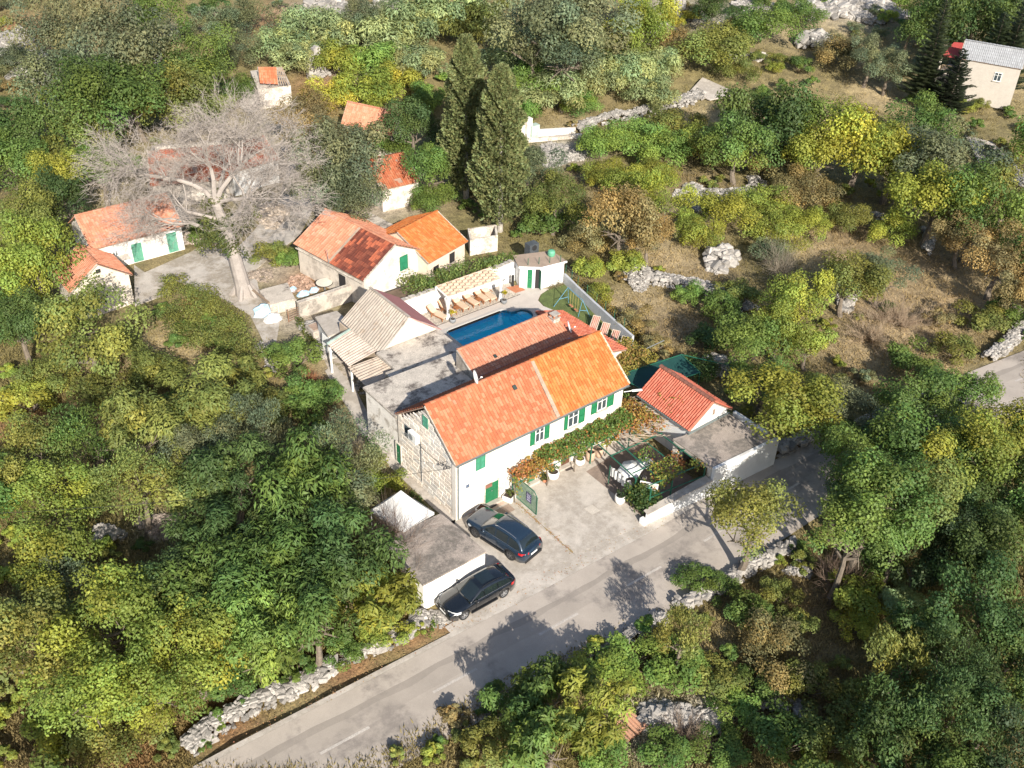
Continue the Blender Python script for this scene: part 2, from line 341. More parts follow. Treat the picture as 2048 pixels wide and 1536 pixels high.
# path up the left side, past the carport
P = lambda L, h=0: [G(u, v, h) for u, v in L]
sheet('side_path', P([(908,1050),(868,1018),(799,952),(762,915),(722,862),(688,805),(650,742),(668,728),(712,780),(740,835),(800,922),(912,1038)]), .02, CONC)
sheet('path', P([(655,735),(640,700),(650,650),(690,640),(700,700),(712,785),(690,790)]), .016, mat('dusty_earth', (.42, .36, .30), .95, var=.2, scale=2, finevar=.3, bump=.6, stain=(.2, .17, .1), stain_amt=.6, stain_scale=1.2))
SILT = mat('pale_gravel_dust', (.45, .41, .365), .95, var=.14, scale=.8, finevar=.2, bump=.6, bscale=20, stain=(.30, .26, .21), stain_amt=.8, stain_scale=.35)
sheet('village_yard', P([(268,530),(290,545),(380,505),(440,470),(470,500),(500,470),(560,430),(600,395),(630,410),(600,470),(560,500),(510,540),(520,590),(560,640),(552,690),(530,690),(500,630),(450,600),(400,580),(350,560),(330,590),(270,612)]), .02, SILT)
sheet('village_lane', P([(500,470),(560,400),(575,330),(560,290),(600,290),(640,340),(640,380),(600,430),(560,470)]), .024, SILT)
sheet('upper_lane', [G(u, v) for u, v in [(1405,155),(1480,188),(1420,200),(1380,182)]], .03, CONC)
sheet('far_lane', [G(u, v) for u, v in [(1930,270),(1985,285),(2048,345),(2048,375),(1960,330)]], .03, CONC)
def fillpoly(poly):
    P = [(p[0], p[1]) for p in poly]; return P
# ================================================================ foliage and stones
def foliage_arrays(r, n, leaf, seed=0, flat=.8, kind='broad', clumps=None, cr=(.30, .5)):
    g = np.random.default_rng(seed); K = clumps or max(6, int(7 + r * 5.5))
    th = g.uniform(0, 2 * np.pi, K); ct = g.uniform(-.35, 1, K); st = np.sqrt(1 - ct ** 2); rr = g.uniform(.42, .9, K) * r
    C = np.stack([rr * st * np.cos(th), rr * st * np.sin(th), rr * ct * flat], 1); C[0] = 0
    if kind == 'spire': C = np.stack([g.uniform(-.35, .35, K) * r, g.uniform(-.35, .35, K) * r, g.uniform(-1, 1, K) * r * flat], 1); 
    Rk = g.uniform(cr[0], cr[1], K) * r
    if kind == 'spire': Rk = Rk * (1.08 - .75 * np.clip((C[:, 2] / (r * flat) + 1) / 2, 0, 1))
    br = g.uniform(.68, 1.28, K); hue = g.uniform(-.14, .14, K)
    p = Rk ** 2; p = p / p.sum(); k = g.choice(K, n, p=p)
    d = g.normal(size=(n, 3)); d[:, 2] += .35; d /= np.linalg.norm(d, axis=1)[:, None]
    lump = 1 + .18 * np.sin(d[:, 0] * 7 + k) * np.sin(d[:, 1] * 6 + 2 * k)
    pos = C[k] + d * (Rk[k] * lump * (g.uniform(.25, 1, n) ** .45))[:, None] * np.array([1, 1, .9 if kind != 'spire' else 1.3])
    N = d * .75 + g.normal(size=(n, 3)) * .36 + np.array([0, 0, .42]); N /= np.linalg.norm(N, axis=1)[:, None]
    T = g.normal(size=(n, 3)) + d * .6; 
    if kind == 'pinnate': T = d * 1.3 + g.normal(size=(n, 3)) * .5 + np.array([0, 0, -.35])
    if kind in ('spray',): T = g.normal(size=(n, 3)) * .35 + np.array([0, 0, 1.1]) + d * .4; N = g.normal(size=(n, 3)); N /= np.linalg.norm(N, axis=1)[:, None]
    if kind == 'spire': T = g.normal(size=(n, 3)) * .5 + d * .7 + np.array([0, 0, .5])
    T -= N * (T * N).sum(1)[:, None]; T /= np.linalg.norm(T, axis=1)[:, None] + 1e-9; B = np.cross(N, T)
    L = leaf * g.uniform(.6, 1.35, n); wd = {'broad': .34, 'pinnate': .16, 'fine': .28, 'spray': .16, 'spire': .26}[kind]
    W_ = L * wd
    a = pos - T * (L * .5)[:, None]; tip = pos + T * (L * .5)[:, None] - np.array([0, 0, 1]) * (L * .12)[:, None]; m = pos + N * (L * .06)[:, None]
    V = np.stack([a, m + B * W_[:, None], tip, m - B * W_[:, None]], 1).reshape(-1, 3)
    F = np.arange(4 * n).reshape(n, 4)
    bb = br[k] * g.uniform(.80, 1.22, n); h = hue[k] * .8 + g.uniform(-.05, .06, n)
    col = np.stack([bb * (1 + h * 1.6), bb * (1 + h * .3), bb * (1 - h)], 1)
    return V, F, col
_FM = {}
def foliage_mesh(r, n, leaf, seed=0, flat=.8, kind='broad', **kw):
    key = (r, n, leaf, seed, flat, kind, tuple(kw.items()))
    if key not in _FM:
        V, F, c = foliage_arrays(r, n, leaf, seed, flat, kind, **kw); _FM[key] = npmesh('foliage', V, F, c)
    return _FM[key]
def stems_mesh(r, h, seed, limbs=6, tr=.12, bottom=0.0):
    """tapered trunk with limbs reaching into the crown"""
    g = random.Random(seed); b = MB(); top = Vector((g.uniform(-.1, .1) * r, g.uniform(-.1, .1) * r, h)); p0 = Vector((0, 0, bottom - .3)); prev = p0; pr = tr * 1.35
    for i in range(1, 4):
        q = p0.lerp(top, i / 3) + Vector((g.uniform(-.06, .06) * r, g.uniform(-.06, .06) * r, 0)) * (1 if i < 3 else 0); nr = tr * (1.35 - .28 * i); b.tube(prev, q, pr, nr, n=7); prev = q; pr = nr
    for k in range(limbs):
        a = 2 * math.pi * (k + g.random() * .6) / limbs; s = top - Vector((0, 0, g.uniform(0, .35) * h)); e = top + Vector((math.cos(a) * r * g.uniform(.3, .5), math.sin(a) * r * g.uniform(.3, .5), r * g.uniform(-.25, .1)))
        m = s.lerp(e, .5) + Vector((g.uniform(-.1, .1) * r, g.uniform(-.1, .1) * r, .08 * r)); b.tube(s, m, tr * .5, tr * .3, n=5); b.tube(m, e, tr * .3, tr * .08, n=4)
        for _ in range(2): e2 = m + Vector((g.uniform(-.25, .25) * r, g.uniform(-.25, .25) * r, g.uniform(.0, .2) * r)); b.tube(m, e2, tr * .2, tr * .05, n=4)
    return b.mesh('trunk')
# crown prototypes: kind -> size -> [(crown mesh, trunk mesh, radius)]
PROTO = {}
def protos():
    spec = {  # kind: (leaf, density, flat, generator kind, clump radius)
        'broad': (.165, 820, .82, 'broad', (.20, .36)), 'pinnate': (.30, 640, .74, 'pinnate', (.19, .35)), 'fine': (.15, 1050, .85, 'fine', (.18, .34)), 'spray': (.22, 760, .95, 'spray', (.18, .34))}
    for k, (leaf, dens, flat, gk, cr) in spec.items():
        PROTO[k] = {}
        for R in (1.0, 2.0, 3.2):
            L = []
            for s in range(3 if R > 1 else 4):
                n = int(dens * R * R * (1.55 if R == 1 else 1.12 if R == 2 else .95)); V, F, c = foliage_arrays(R, n, leaf, seed=hash((k, R)) % 977 + s * 13 if False else int(R * 10) + s * 31 + len(k), flat=flat, kind=gk, cr=cr)
                me = npmesh('crown', V, F, c); me.materials.append(LEAF); tm = stems_mesh(R, R * .9, s + 3, tr=.05 + .045 * R, bottom=0); tm.materials.append(BARK); 
                # low shrub: foliage with its own woody stems in one mesh
                if R < 3:
                    st = MB(); g = random.Random(s)
                    for q in range(9): a = g.random() * 6.28; e = Vector((math.cos(a) * R * .5, math.sin(a) * R * .5, R * g.uniform(.0, .3))); st.tube((0, 0, -R * .7), e, .02 * R + .01, .006, n=4)
                    off = len(V); SV = np.array(st.v); SF = np.array([f for f in st.f if len(f) == 4]); V2 = np.concatenate([V, SV]); F2 = np.concatenate([F, SF + off]); c2 = np.concatenate([c, np.full((len(SF), 3), .9)])
                    mi = np.concatenate([np.zeros(len(F)), np.ones(len(SF))]); sm = npmesh('shrub', V2, F2, c2, mi); sm.materials.append(LEAF); sm.materials.append(BARK)
                else: sm = me
                L.append((me, tm, sm))
            PROTO[k][R] = L
protos()
TREES = []
def plant(kind, p, r, color, tree=True, label='', cat=None, group=None, h=None, flat=1.0, name=None, bark=None):
    """p on the ground; r crown radius; a tree is an Empty with crown and trunk, a shrub one mesh"""
    size = 1.0 if r < 1.35 else 2.0 if r < 2.7 else 3.2; L = PROTO[kind][size]; i = R_.randrange(len(L)); s = r / size; a = R_.random() * 6.28
    v = R_.uniform(.80, 1.15); color = (color[0] * v * R_.uniform(.93, 1.07), color[1] * v, color[2] * v, 1)
    if tree:
        h = h if h is not None else r * .55 + 1.2
        t = thing(name or 'tree', label, cat or 'tree', p, a, group)
        c = link('crown', L[i][0], None, t, (0, 0, h + r * .45)); c.scale = (s * R_.uniform(.82, 1.14), s * R_.uniform(.82, 1.14), s * flat * R_.uniform(.85, 1.2)); c.rotation_euler = (R_.uniform(-.16, .16), R_.uniform(-.16, .16), 0); c.color = color
        tm = link('trunk', L[i][1], None, t, (0, 0, 0)); tm.scale = (s, s, (h + r * .15) / (size * .9)); return t
    o = link(name or 'shrub', L[i][2], None, None, (p[0], p[1], p[2] + r * .55 * flat)); o.rotation_euler = (0, 0, a); o.scale = (s * R_.uniform(.88, 1.12), s * R_.uniform(.88, 1.12), s * flat * .9); o.color = color
    return tag(o, label, cat or 'shrub', group)
def stone_mesh(seed, sub=0):
    g = np.random.default_rng(seed); v = np.array([(x, y, z) for x in (-1, 1) for y in (-1, 1) for z in (-1, 1)], float) * .5
    v = v * g.uniform(.7, 1.05, (8, 1)) + g.uniform(-.12, .12, (8, 3)); v *= np.array([1.1, .85, .62])
    F = [(0, 1, 3, 2), (4, 6, 7, 5), (0, 4, 5, 1), (2, 3, 7, 6), (0, 2, 6, 4), (1, 5, 7, 3)]
    # cut corners: chamfered block
    V = []; FF = []
    for f in F:
        c = v[list(f)].mean(0); b = len(V); V += [c + (v[i] - c) * .78 + c * .07 for i in f]; FF.append(tuple(range(b, b + 4)))
    idx = {}
    for fi, f in enumerate(F):
        for k, i in enumerate(f): idx[(fi, i)] = fi * 4 + k
    for i in range(8):
        L = [idx[(fi, i)] for fi, f in enumerate(F) if i in f]; c = np.mean([V[q] for q in L], 0)
        n = c / np.linalg.norm(c); a, b_, c_ = (np.array(V[q]) for q in L); FF.append(tuple(L) if np.dot(np.cross(b_ - a, c_ - a), n) > 0 else tuple(L[::-1]))
    for a in range(8):
        for b in range(a + 1, 8):
            sh = [fi for fi, f in enumerate(F) if a in f and b in f]
            if len(sh) == 2:
                q = [idx[(sh[0], a)], idx[(sh[0], b)], idx[(sh[1], b)], idx[(sh[1], a)]]; A_, B_, C_ = (np.array(V[z]) for z in q[:3]); n = (v[a] + v[b])
                FF.append(tuple(q) if np.dot(np.cross(B_ - A_, C_ - A_), n) > 0 else tuple(q[::-1]))
    return V, FF
STV = [stone_mesh(s) for s in range(8)]
STM = []
for V_, F_ in STV:
    b = MB(); b.add(V_, F_); me = b.mesh('stone'); me.materials.append(STONE); STM.append(me)
def rotm(g):
    a, b, c = g.uniform(0, 6.28), g.uniform(-.5, .5), g.uniform(-.5, .5)
    return (Matrix.Rotation(a, 3, 'Z') @ Matrix.Rotation(b, 3, 'X') @ Matrix.Rotation(c, 3, 'Y'))
def stone_stuff(b, pts, sizes, tones, g):
    for p, s, t in zip(pts, sizes, tones):
        V_, F_ = STV[g.randrange(8)]; M_ = rotm(g) * s; b.add([M_ @ Vector(v) + Vector(p) for v in V_], F_, t)
def rubble(u, v, ru, rv, label, n=200, smin=.12, smax=.42, hgt=.5, tone=(1, 1, 1), seed=None, name='rubble_heap', cat='rubble heap', wu=None):
    g = random.Random(seed if seed is not None else int(u * 7 + v)); b = MB(); pts = []; sz = []; tn = []
    c = G(u, v)
    A_ = (G(u + ru, v) - c); B_ = (G(u, v - rv) - c)
    for _ in range(n):
        a = g.random() * 6.28; q = math.sqrt(g.random()) * (1 + .25 * math.sin(3 * a + u)); p = c + A_ * math.cos(a) * q + B_ * math.sin(a) * q
        s = g.uniform(smin, smax) * (1 if g.random() < .85 else 1.6); pts.append((p.x, p.y, float(terr(p.x, p.y)) + max(0, 1 - q * q) * hgt * g.uniform(.3, 1) + s * .1 - .05)); sz.append(s); w_ = g.uniform(.5, 1.15); tn.append((w_ * tone[0], w_ * tone[1], w_ * tone[2]))
    stone_stuff(b, pts, sz, tn, g); o = b.build(name, STONE, kind='stuff'); return tag(o, label, cat)
def stone_wall(path, wid, hgt, label, big=110, seed=1, tone=(1, 1, 1), s0=.3, hill=0):
    """dry stone wall along survey points: the large stones are parts, small packing stones one joined part"""
    g = random.Random(seed); W = [G(u, v) for u, v in path]; seg = [(W[i], W[i + 1]) for i in range(len(W) - 1)]; Ls = [(b_ - a).length for a, b_ in seg]; T_ = sum(Ls)
    t = thing('dry_stone_wall', label, 'dry stone wall', tuple(W[0]))
    def at(s):
        for (a, b_), l in zip(seg, Ls):
            if s <= l: return a.lerp(b_, s / l), (b_ - a).normalized()
            s -= l
        return b_, (b_ - a).normalized()
    area = T_ * (wid + 2 * hgt); nb = big; n_all = int(area / (s0 * s0 * .45)); b = MB(); pts = []; sz = []; tn = []
    for k in range(max(n_all, nb)):
        s = g.random() * T_; p, d = at(s); nrm = Vector((-d.y, d.x, 0)); q = g.uniform(-1, 1); lim = hgt * (.75 + .35 * mnoise.noise(Vector((s * .4, seed, 0))))
        side = q * wid / 2; e = abs(q); z = lim * (1 - .25 * e * e) if e < .72 else lim * g.random()
        if e >= .72: side = math.copysign(wid / 2 * (1.0 + (1 - z / max(lim, .01)) * .25), q)
        pp = p + nrm * side; pp.z = float(terr(pp.x, pp.y)) + z - .08; w_ = g.uniform(.48, 1.12) ; sc = s0 * g.uniform(.7, 1.5)
        if k < nb:
            o = link('stone', STM[g.randrange(8)], None, t, pp - W[0]); o.scale = (sc * 1.15,) * 3; o.rotation_euler = (g.uniform(-.4, .4), g.uniform(-.4, .4), math.atan2(d.y, d.x) + g.uniform(-.5, .5)); o.color = (w_ * tone[0], w_ * tone[1], w_ * tone[2], 1)
        else: pts.append(pp - W[0]); sz.append(sc * .85); tn.append((w_ * tone[0], w_ * tone[1], w_ * tone[2]))
    stone_stuff(b, pts, sz, tn, g)
    if pts: b.build('packing_stones', STONE, t, kind='stuff')
    return t
# ================================================================ building helpers
def PY(u, v, y):
    d = ray(u, v); t = (y - CAM[1]) / d[1]; p = CAM + t * d; return Vector([float(a) for a in p])
def PXx(u, v, x):
    d = ray(u, v); t = (x - CAM[0]) / d[0]; p = CAM + t * d; return Vector([float(a) for a in p])
OR1 = [hexc(*c) for c in ((238,136,88),(230,124,78),(242,148,102),(222,112,70),(244,162,120),(234,130,86),(214,108,72),(240,176,140))]
OR2 = [hexc(*c) for c in ((246,142,70),(240,134,66),(248,152,82),(232,122,60),(250,168,104),(242,138,74),(228,112,58))]
PALE = [hexc(*c) for c in ((240,160,122),(234,150,112),(244,170,132),(228,140,104),(246,184,150),(238,156,118))]
REDT = [hexc(*c) for c in ((222,120,92),(214,110,84),(228,130,102),(206,102,78),(234,142,114))]
DARKT = [hexc(*c) for c in ((130,66,50),(118,60,46),(142,74,56),(106,56,46),(150,84,64),(214,118,82),(200,104,72),(124,62,48))]
def palcol(pal, i, j, rnd, seed, sat=.62):
    n = mnoise.noise(Vector((i * .3 + seed, j * .3, seed))) * .5 + .5
    k = int(min(len(pal) - 1, max(0, (n * .8 + rnd.random() * .34 - .07) * len(pal)))); c = pal[k]
    b = .95 + .10 * rnd.random(); mu = [sum(q[z] for q in pal) / len(pal) for z in range(3)]; mk = .72 if pal is DARKT else .5; c = [mu[z] + (c[z] - mu[z]) * mk for z in range(3)]; return (sat * c[0] * b, sat * c[1] * b * 1.10, sat * c[2] * b * 1.2)
def tiles(parent, A, B, C, D, pal, tw=.24, tl=.36, style='flat', seed=1, name='roof_tiles', nparts=0, holes=None, group=None):
    """clay tiles over the quad A(eave left) B(eave right) C(ridge right) D(ridge left), each with its own edges"""
    A, B, C, D = map(Vector, (A, B, C, D)); nu = max(2, round((B - A).length / tw)); nv = max(2, round((D - A).length / tl))
    rnd = random.Random(seed); N = (B - A).cross(D - A).normalized()
    if N.z < 0: N = -N
    def P(a, b): return A.lerp(B, a).lerp(D.lerp(C, a), b)
    prof = [(0, .03), (.05, .055), (.2, .055), (.26, .02), (.97, .012)] if style == 'flat' else [(0, .01), (.14, .07), (.34, .10), (.54, .10), (.74, .07), (.88, .01), (.99, .0)]
    b = MB(); cnt = 0; V = []; 
    for j in range(nv):
        for i in range(nu):
            if holes and holes((i + .5) / nu, (j + .5) / nv): continue
            col = palcol(pal, i, j, rnd, seed); lift = .006 + .018 * rnd.random(); jx = (rnd.random() - .5) * .06 / nu
            a0 = i / nu + jx; b0 = j / nv - .12 / nv; b1 = (j + 1) / nv - .02 / nv
            b0 += (rnd.random() - .5) * .08 / nv
            lo = [P(a0 + q / nu, b0) + N * (h + .028 + lift) for q, h in prof]; hi = [P(a0 + q / nu, b1) + N * (h + .004) for q, h in prof]
            un = [P(a0 + q / nu, b0) + N * .0 for q, h in (prof[0], prof[-1])]
            n = len(prof); vs = lo + hi + un
            fs = [(k, k + 1, n + k + 1, n + k) for k in range(n - 1)] + [(2 * n, 2 * n + 1) + tuple(range(n))[::-1]]
            if cnt < nparts:
                t = MB(); c0 = lo[0]; t.add([v - c0 for v in vs], fs, (1, 1, 1)); 
                if cnt == 0: tiles.me = t.mesh('roof_tile')
                o = link('roof_tile', tiles.me, [TILE], parent, c0); o.color = (*col, 1)
                cnt += 1
            else: b.add(vs, fs, col)
    return b.build(name, TILE, parent, kind='stuff')
def ridge(parent, A, B, pal, seed=3, r=.13, parts=True, step=.42):
    A = Vector(A); B = Vector(B); L = (B - A).length; n = max(2, round(L / step)); rnd = random.Random(seed); d = (B - A) / n
    me = None; side = d.normalized().cross(Vector((0, 0, 1))).normalized(); up = side.cross(d.normalized())
    for i in range(n):
        if me is None:
            m = MB(); k = 6; vs = []
            for e, rr in ((-.02, r * 1.12), (1.0, r * .92)):
                for q in range(k + 1):
                    t = math.pi * q / k; vs.append(d * e + side * math.cos(t) * rr + up * (math.sin(t) * rr * .8 + (.02 if e < 0 else 0)))
            m.add(vs, [(q, q + 1, k + 2 + q, k + 1 + q) for q in range(k)] + [tuple(range(k + 1))[::-1]]); me = m.mesh('ridge_tile')
        o = link('ridge_tile', me, [TILE], parent, A + d * i + Vector((0, 0, .02))); o.color = (*palcol(pal, i, 0, rnd, seed, .5), 1)
def corr(parent, A, B, C, D, pitch=.33, amp=.045, name='roof_sheet', m=None, sheets=(4, 2), col=(1, 1, 1), seed=0):
    """corrugated sheets, waves running from eave AB up to ridge DC; each sheet is a part of its own"""
    A, B, C, D = map(Vector, (A, B, C, D)); N = (B - A).cross(D - A).normalized(); 
    if N.z < 0: N = -N
    P = lambda a, b: A.lerp(B, a).lerp(D.lerp(C, a), b); rnd = random.Random(seed)
    nu, nv = sheets
    for i in range(nu):
        for j in range(nv):
            nw = max(2, round((B - A).length / nu / pitch)); K = nw * 5; b = MB(); vs = []; off = .012 * ((i + j) % 2) + rnd.random() * .01
            a0, a1 = i / nu, (i + 1) / nu; b0, b1 = j / nv - (.03 if j else 0), (j + 1) / nv
            for bb in (b0, b1):
                for k in range(K + 1):
                    vs.append(P(a0 + (a1 - a0) * k / K, bb) + N * (amp * math.sin(2 * math.pi * k / 5) + off + (.03 if bb == b0 and j else 0)))
            top = len(vs); vs += [v - N * .015 for v in vs]
            fs = [(k, k + 1, K + 2 + k, K + 1 + k) for k in range(K)] + [(top + k + 1, top + k, top + K + 1 + k, top + K + 2 + k) for k in range(K)]
            fs += [(top + k, top + k + 1, k + 1, k) for k in range(K)]
            b.add(vs, fs); g = .9 + rnd.random() * .2
            o = b.build(name, m or CORR, parent, smooth=False); o.color = (col[0] * g, col[1] * g, col[2] * g, 1)
def wallpoly(parent, pts, off, m, name='wall', col=(1, 1, 1)):
    return MB().extr(pts, off, col).build(name, m, parent)
def shutter(parent, P0, ux, n, w_, h, tone=(1, 1, 1), ang=0, name='shutter', slats=True):
    """louvred leaf; P0 lower corner at the hinge side, ux along the wall, n outward"""
    ux = Vector(ux).normalized(); n = Vector(n).normalized(); z = Vector((0, 0, 1)); 
    b = MB(); Q = lambda a, c, d: P0 + ux * a + z * c + n * d
    def bx(a0, a1, c0, c1, d0, d1):
        vs = [Q(a0, c0, d0), Q(a1, c0, d0), Q(a1, c0, d1), Q(a0, c0, d1), Q(a0, c1, d0), Q(a1, c1, d0), Q(a1, c1, d1), Q(a0, c1, d1)]
        b.add(vs, [(0, 3, 2, 1), (4, 5, 6, 7), (0, 1, 5, 4), (1, 2, 6, 5), (2, 3, 7, 6), (3, 0, 4, 7)])
    f = .07; bx(0, f, 0, h, .02, .07); bx(w_ - f, w_, 0, h, .02, .07); bx(f, w_ - f, 0, f, .02, .07); bx(f, w_ - f, h - f, h, .02, .07); bx(f, w_ - f, h * .5 - f / 2, h * .5 + f / 2, .02, .07)
    if slats:
        k = int(h / .09)
        for i in range(k):
            z0 = f + i * (h - 2 * f) / k
            vs = [Q(f, z0, .06), Q(w_ - f, z0, .06), Q(w_ - f, z0 + .07, .035), Q(f, z0 + .07, .035)]; b.add(vs, [(0, 1, 2, 3)])
    bx(f * .5, w_ - f * .5, .02, h - .02, .022, .03)
    o = b.build(name, GREEN, parent); o.color = (*tone, 1); return o
def lbox(b, o, ux, n, a0, a1, c0, c1, d0, d1, col=(1, 1, 1), mi=0):
    z = Vector((0, 0, 1)); Q = lambda a, c, d: o + ux * a + z * c + n * d
    b.add([Q(a0, c0, d0), Q(a1, c0, d0), Q(a1, c0, d1), Q(a0, c0, d1), Q(a0, c1, d0), Q(a1, c1, d0), Q(a1, c1, d1), Q(a0, c1, d1)],
          [(0, 3, 2, 1), (4, 5, 6, 7), (0, 1, 5, 4), (1, 2, 6, 5), (2, 3, 7, 6), (3, 0, 4, 7)], col, mi)
def window(parent, P0, ux, n, w_, h, mullion=2, frame=None, name='window', sill=True, glass=None):
    ux = Vector(ux).normalized(); n = Vector(n).normalized(); P0 = Vector(P0); b = MB(); t = .06
    for a0, a1, c0, c1 in ((0, w_, 0, t), (0, w_, h - t, h), (0, t, t, h - t), (w_ - t, w_, t, h - t)): lbox(b, P0, ux, n, a0, a1, c0, c1, .004, .06)
    for k in range(1, mullion): lbox(b, P0, ux, n, w_ * k / mullion - .03, w_ * k / mullion + .03, t, h - t, .004, .055)
    lbox(b, P0, ux, n, t, w_ - t, h * .66, h * .66 + .035, .004, .05)
    o = b.build(name, frame or WPAINT, parent)
    g = MB(); lbox(g, P0, ux, n, t, w_ - t, t, h - t, .005, .02); g.build('pane', glass or GLASS, o)
    if sill:
        s = MB(); lbox(s, P0, ux, n, -.08, w_ + .08, -.09, 0, .004, .13); s.build('sill', CONC, o)
    return o
def door(parent, P0, ux, n, w_, h, m=None, leaves=2, tone=(1, 1, 1), name='door', framem=None):
    ux = Vector(ux).normalized(); n = Vector(n).normalized(); P0 = Vector(P0); b = MB(); k = max(2, round(w_ / .14))
    for i in range(k): lbox(b, P0, ux, n, i * w_ / k + .006, (i + 1) * w_ / k - .006, .02, h, .01, .045 + .006 * (i % 2))
    for i in range(leaves):
        a = i * w_ / leaves
        for c in (.2, h * .55, h - .25): lbox(b, P0, ux, n, a + .04, a + w_ / leaves - .04, c, c + .09, .045, .065)
    o = b.build(name, m or GREEN, parent); o.color = (*tone, 1)
    f = MB(); t = .09
    lbox(f, P0, ux, n, -t, 0, 0, h + t, .005, .075); lbox(f, P0, ux, n, w_, w_ + t, 0, h + t, .005, .075); lbox(f, P0, ux, n, 0, w_, h, h + t, .005, .075)
    f.build('door_frame', framem or OLDW, o)
    hd = MB(); lbox(hd, P0, ux, n, w_ * .5 - .08, w_ * .5 + .04, .98, 1.01, .065, .1); hd.build('handle', METAL, o); return o
X1 = Vector((1, 0, 0)); Y1 = Vector((0, 1, 0)); NS = Vector((0, -1, 0)); NW = Vector((-1, 0, 0))
def dish(label, at, r, face, groupname=None, arm=1.0):
    t = thing('satellite_dish', label, 'satellite dish', at, 0)
    f = Vector(face).normalized(); u = f.orthogonal().normalized(); 
    u = f.cross(Vector((0, 0, 1))).normalized(); v = u.cross(f); c = Vector((0, 0, arm)); b = MB(); K = 5; n = 20; vs = []
    for back in (0, .012):
        for k in range(K + 1):
            rr = r * k / K
            for i in range(n):
                a = 2 * math.pi * i / n; vs.append(c + u * math.cos(a) * rr * .92 + v * math.sin(a) * rr + f * (.18 * r * (k / K) ** 2 - .1 * r - back))
    off = (K + 1) * n; fs = []
    for k in range(K):
        for i in range(n):
            q = (k * n + i, k * n + (i + 1) % n, (k + 1) * n + (i + 1) % n, (k + 1) * n + i); fs.append(q); fs.append(tuple(off + x for x in q[::-1]))
    for i in range(n): fs.append((K * n + i, K * n + (i + 1) % n, off + K * n + (i + 1) % n, off + K * n + i))
    b.add(vs, fs); b.build('reflector', mat('dish_white', (.75, .75, .73), .5, var=.04, bump=0), t, smooth=True)
    b = MB(); b.tube((0, 0, 0), c - f * r * .15, .03); b.tube(c - f * r * .12 - v * r * .6, c + f * r * .95 - v * r * .25, .018); b.build('arm', METAL, t)
    b = MB(); b.tube(c + f * r * .95 - v * r * .25, c + f * r * .7 - v * r * .2, .045, .06); b.build('receiver', WPAINT, t); return t
# ================================================================ main house
H = thing('house', 'long two storey stone house with bright orange tiled roof and green shutters facing the yard', 'house', (7.5, 0, 0))
H.location = (0, 0, 0)
EL = PY(911, 931, -.22); ER = PY(1258, 768, -.22); RLp = PY(849, 812.5, 3.55); RRp = PY(1200, 665, 3.55)
xs_ = .555; EM = EL.lerp(ER, xs_); RM = RLp.lerp(RRp, .575)
EMr = EL.lerp(ER, xs_ + .02); RMr = RLp.lerp(RRp, .593)
BE_L = Vector((-.05, 7.2, 4.75)); BE_R = Vector((15.6, 7.2, 4.9))
# walls
W1 = MB(); t_ = .45; wx1 = 15.0
W1.extr([(0.02, 0, -.1), (wx1, 0, -.1), (wx1, 0, 5.0), (.02, 0, 4.86)], (0, t_, 0)); W1.build('front_wall', WHITE, H)
W1 = MB(); W1.extr([(.02, 6.6, -.1), (wx1, 6.6, -.1), (wx1, 6.6, 4.86), (.02, 6.6, 4.7)], (0, t_, 0)); W1.build('rear_wall', OLDW, H)
W1 = MB(); W1.extr([(wx1, t_ + .002, -.1), (wx1, 6.598, -.1), (wx1, 6.598, 4.86), (wx1, 3.55, 7.35), (wx1, t_ + .002, 5.1)], (-t_, 0, 0)); W1.build('right_gable_wall', WHITE, H)
W1 = MB(); W1.extr([(.06, t_ + .002, -.1), (.06, 6.598, -.1), (.06, 6.598, 4.72), (.06, 3.55, 7.3), (.06, t_ + .002, 5.0)], (t_, 0, 0)); W1.build('left_gable_wall', mat('mortar', (.34, .30, .26), .95, var=.1, bump=.5), H)
# stone blocks of the left gable
rs = random.Random(11); zc = .02; row = 0; blk = 0
def gtop(y): return 4.86 + (7.35 - 4.86) * (y / 3.55) if y < 3.55 else 7.35 - (7.35 - 4.72) * ((y - 3.55) / 3.5)
blk_meshes = {}
while zc < 7.2:
    hgt = rs.uniform(.31, .41); y = .0 - rs.uniform(0, .3)
    while y < 7.05:
        ww = rs.uniform(.48, .95); y0 = max(.0, y); y1 = min(7.05, y + ww); y += ww
        if y1 - y0 < .12: continue
        zt = min(gtop(y0 + .02), gtop(y1 - .02)) - .02; z1 = min(zc + hgt, zt)
        if z1 - zc < .08: continue
        if 4.05 < zc + hgt / 2 < 4.98 and 5.3 < (y0 + y1) / 2 < 6.1 and rs.random() < .0: continue
        d = rs.uniform(.03, .055); g = .02; b = MB(); c = (0, 0, 0); e = .018; hy = (y1 - y0) / 2 - g; hz = (z1 - zc) / 2 - g
        if hy < .05 or hz < .03: continue
        vs = [(0, -hy, -hz), (0, hy, -hz), (0, hy, hz), (0, -hy, hz), (-d, -hy + e, -hz + e), (-d, hy - e, -hz + e), (-d, hy - e, hz - e), (-d, -hy + e, hz - e)]
        b.add(vs, [(4, 7, 6, 5), (0, 4, 5, 1), (1, 5, 6, 2), (2, 6, 7, 3), (3, 7, 4, 0)])
        bg = mat('stone_block', (.66, .605, .54), .9, var=.12, scale=3, finevar=.22, fine=10, bump=.6, bscale=12, bdist=.015, use='obj')
        o = b.build('stone_block', bg, H, (.058, (y0 + y1) / 2, (z1 + zc) / 2)); q = rs.uniform(.82, 1.14); wv = rs.uniform(-.05, .05); o.color = (q * (1 + wv), q, q * (1 - wv), 1); blk += 1
    zc += hgt; row += 1
# plinth and corner quoins read as a pale plaster band at the corner
MB().box((-.02, -.02, -.05), (.10, .42, 4.8)).build('corner_band', WHITE, H)
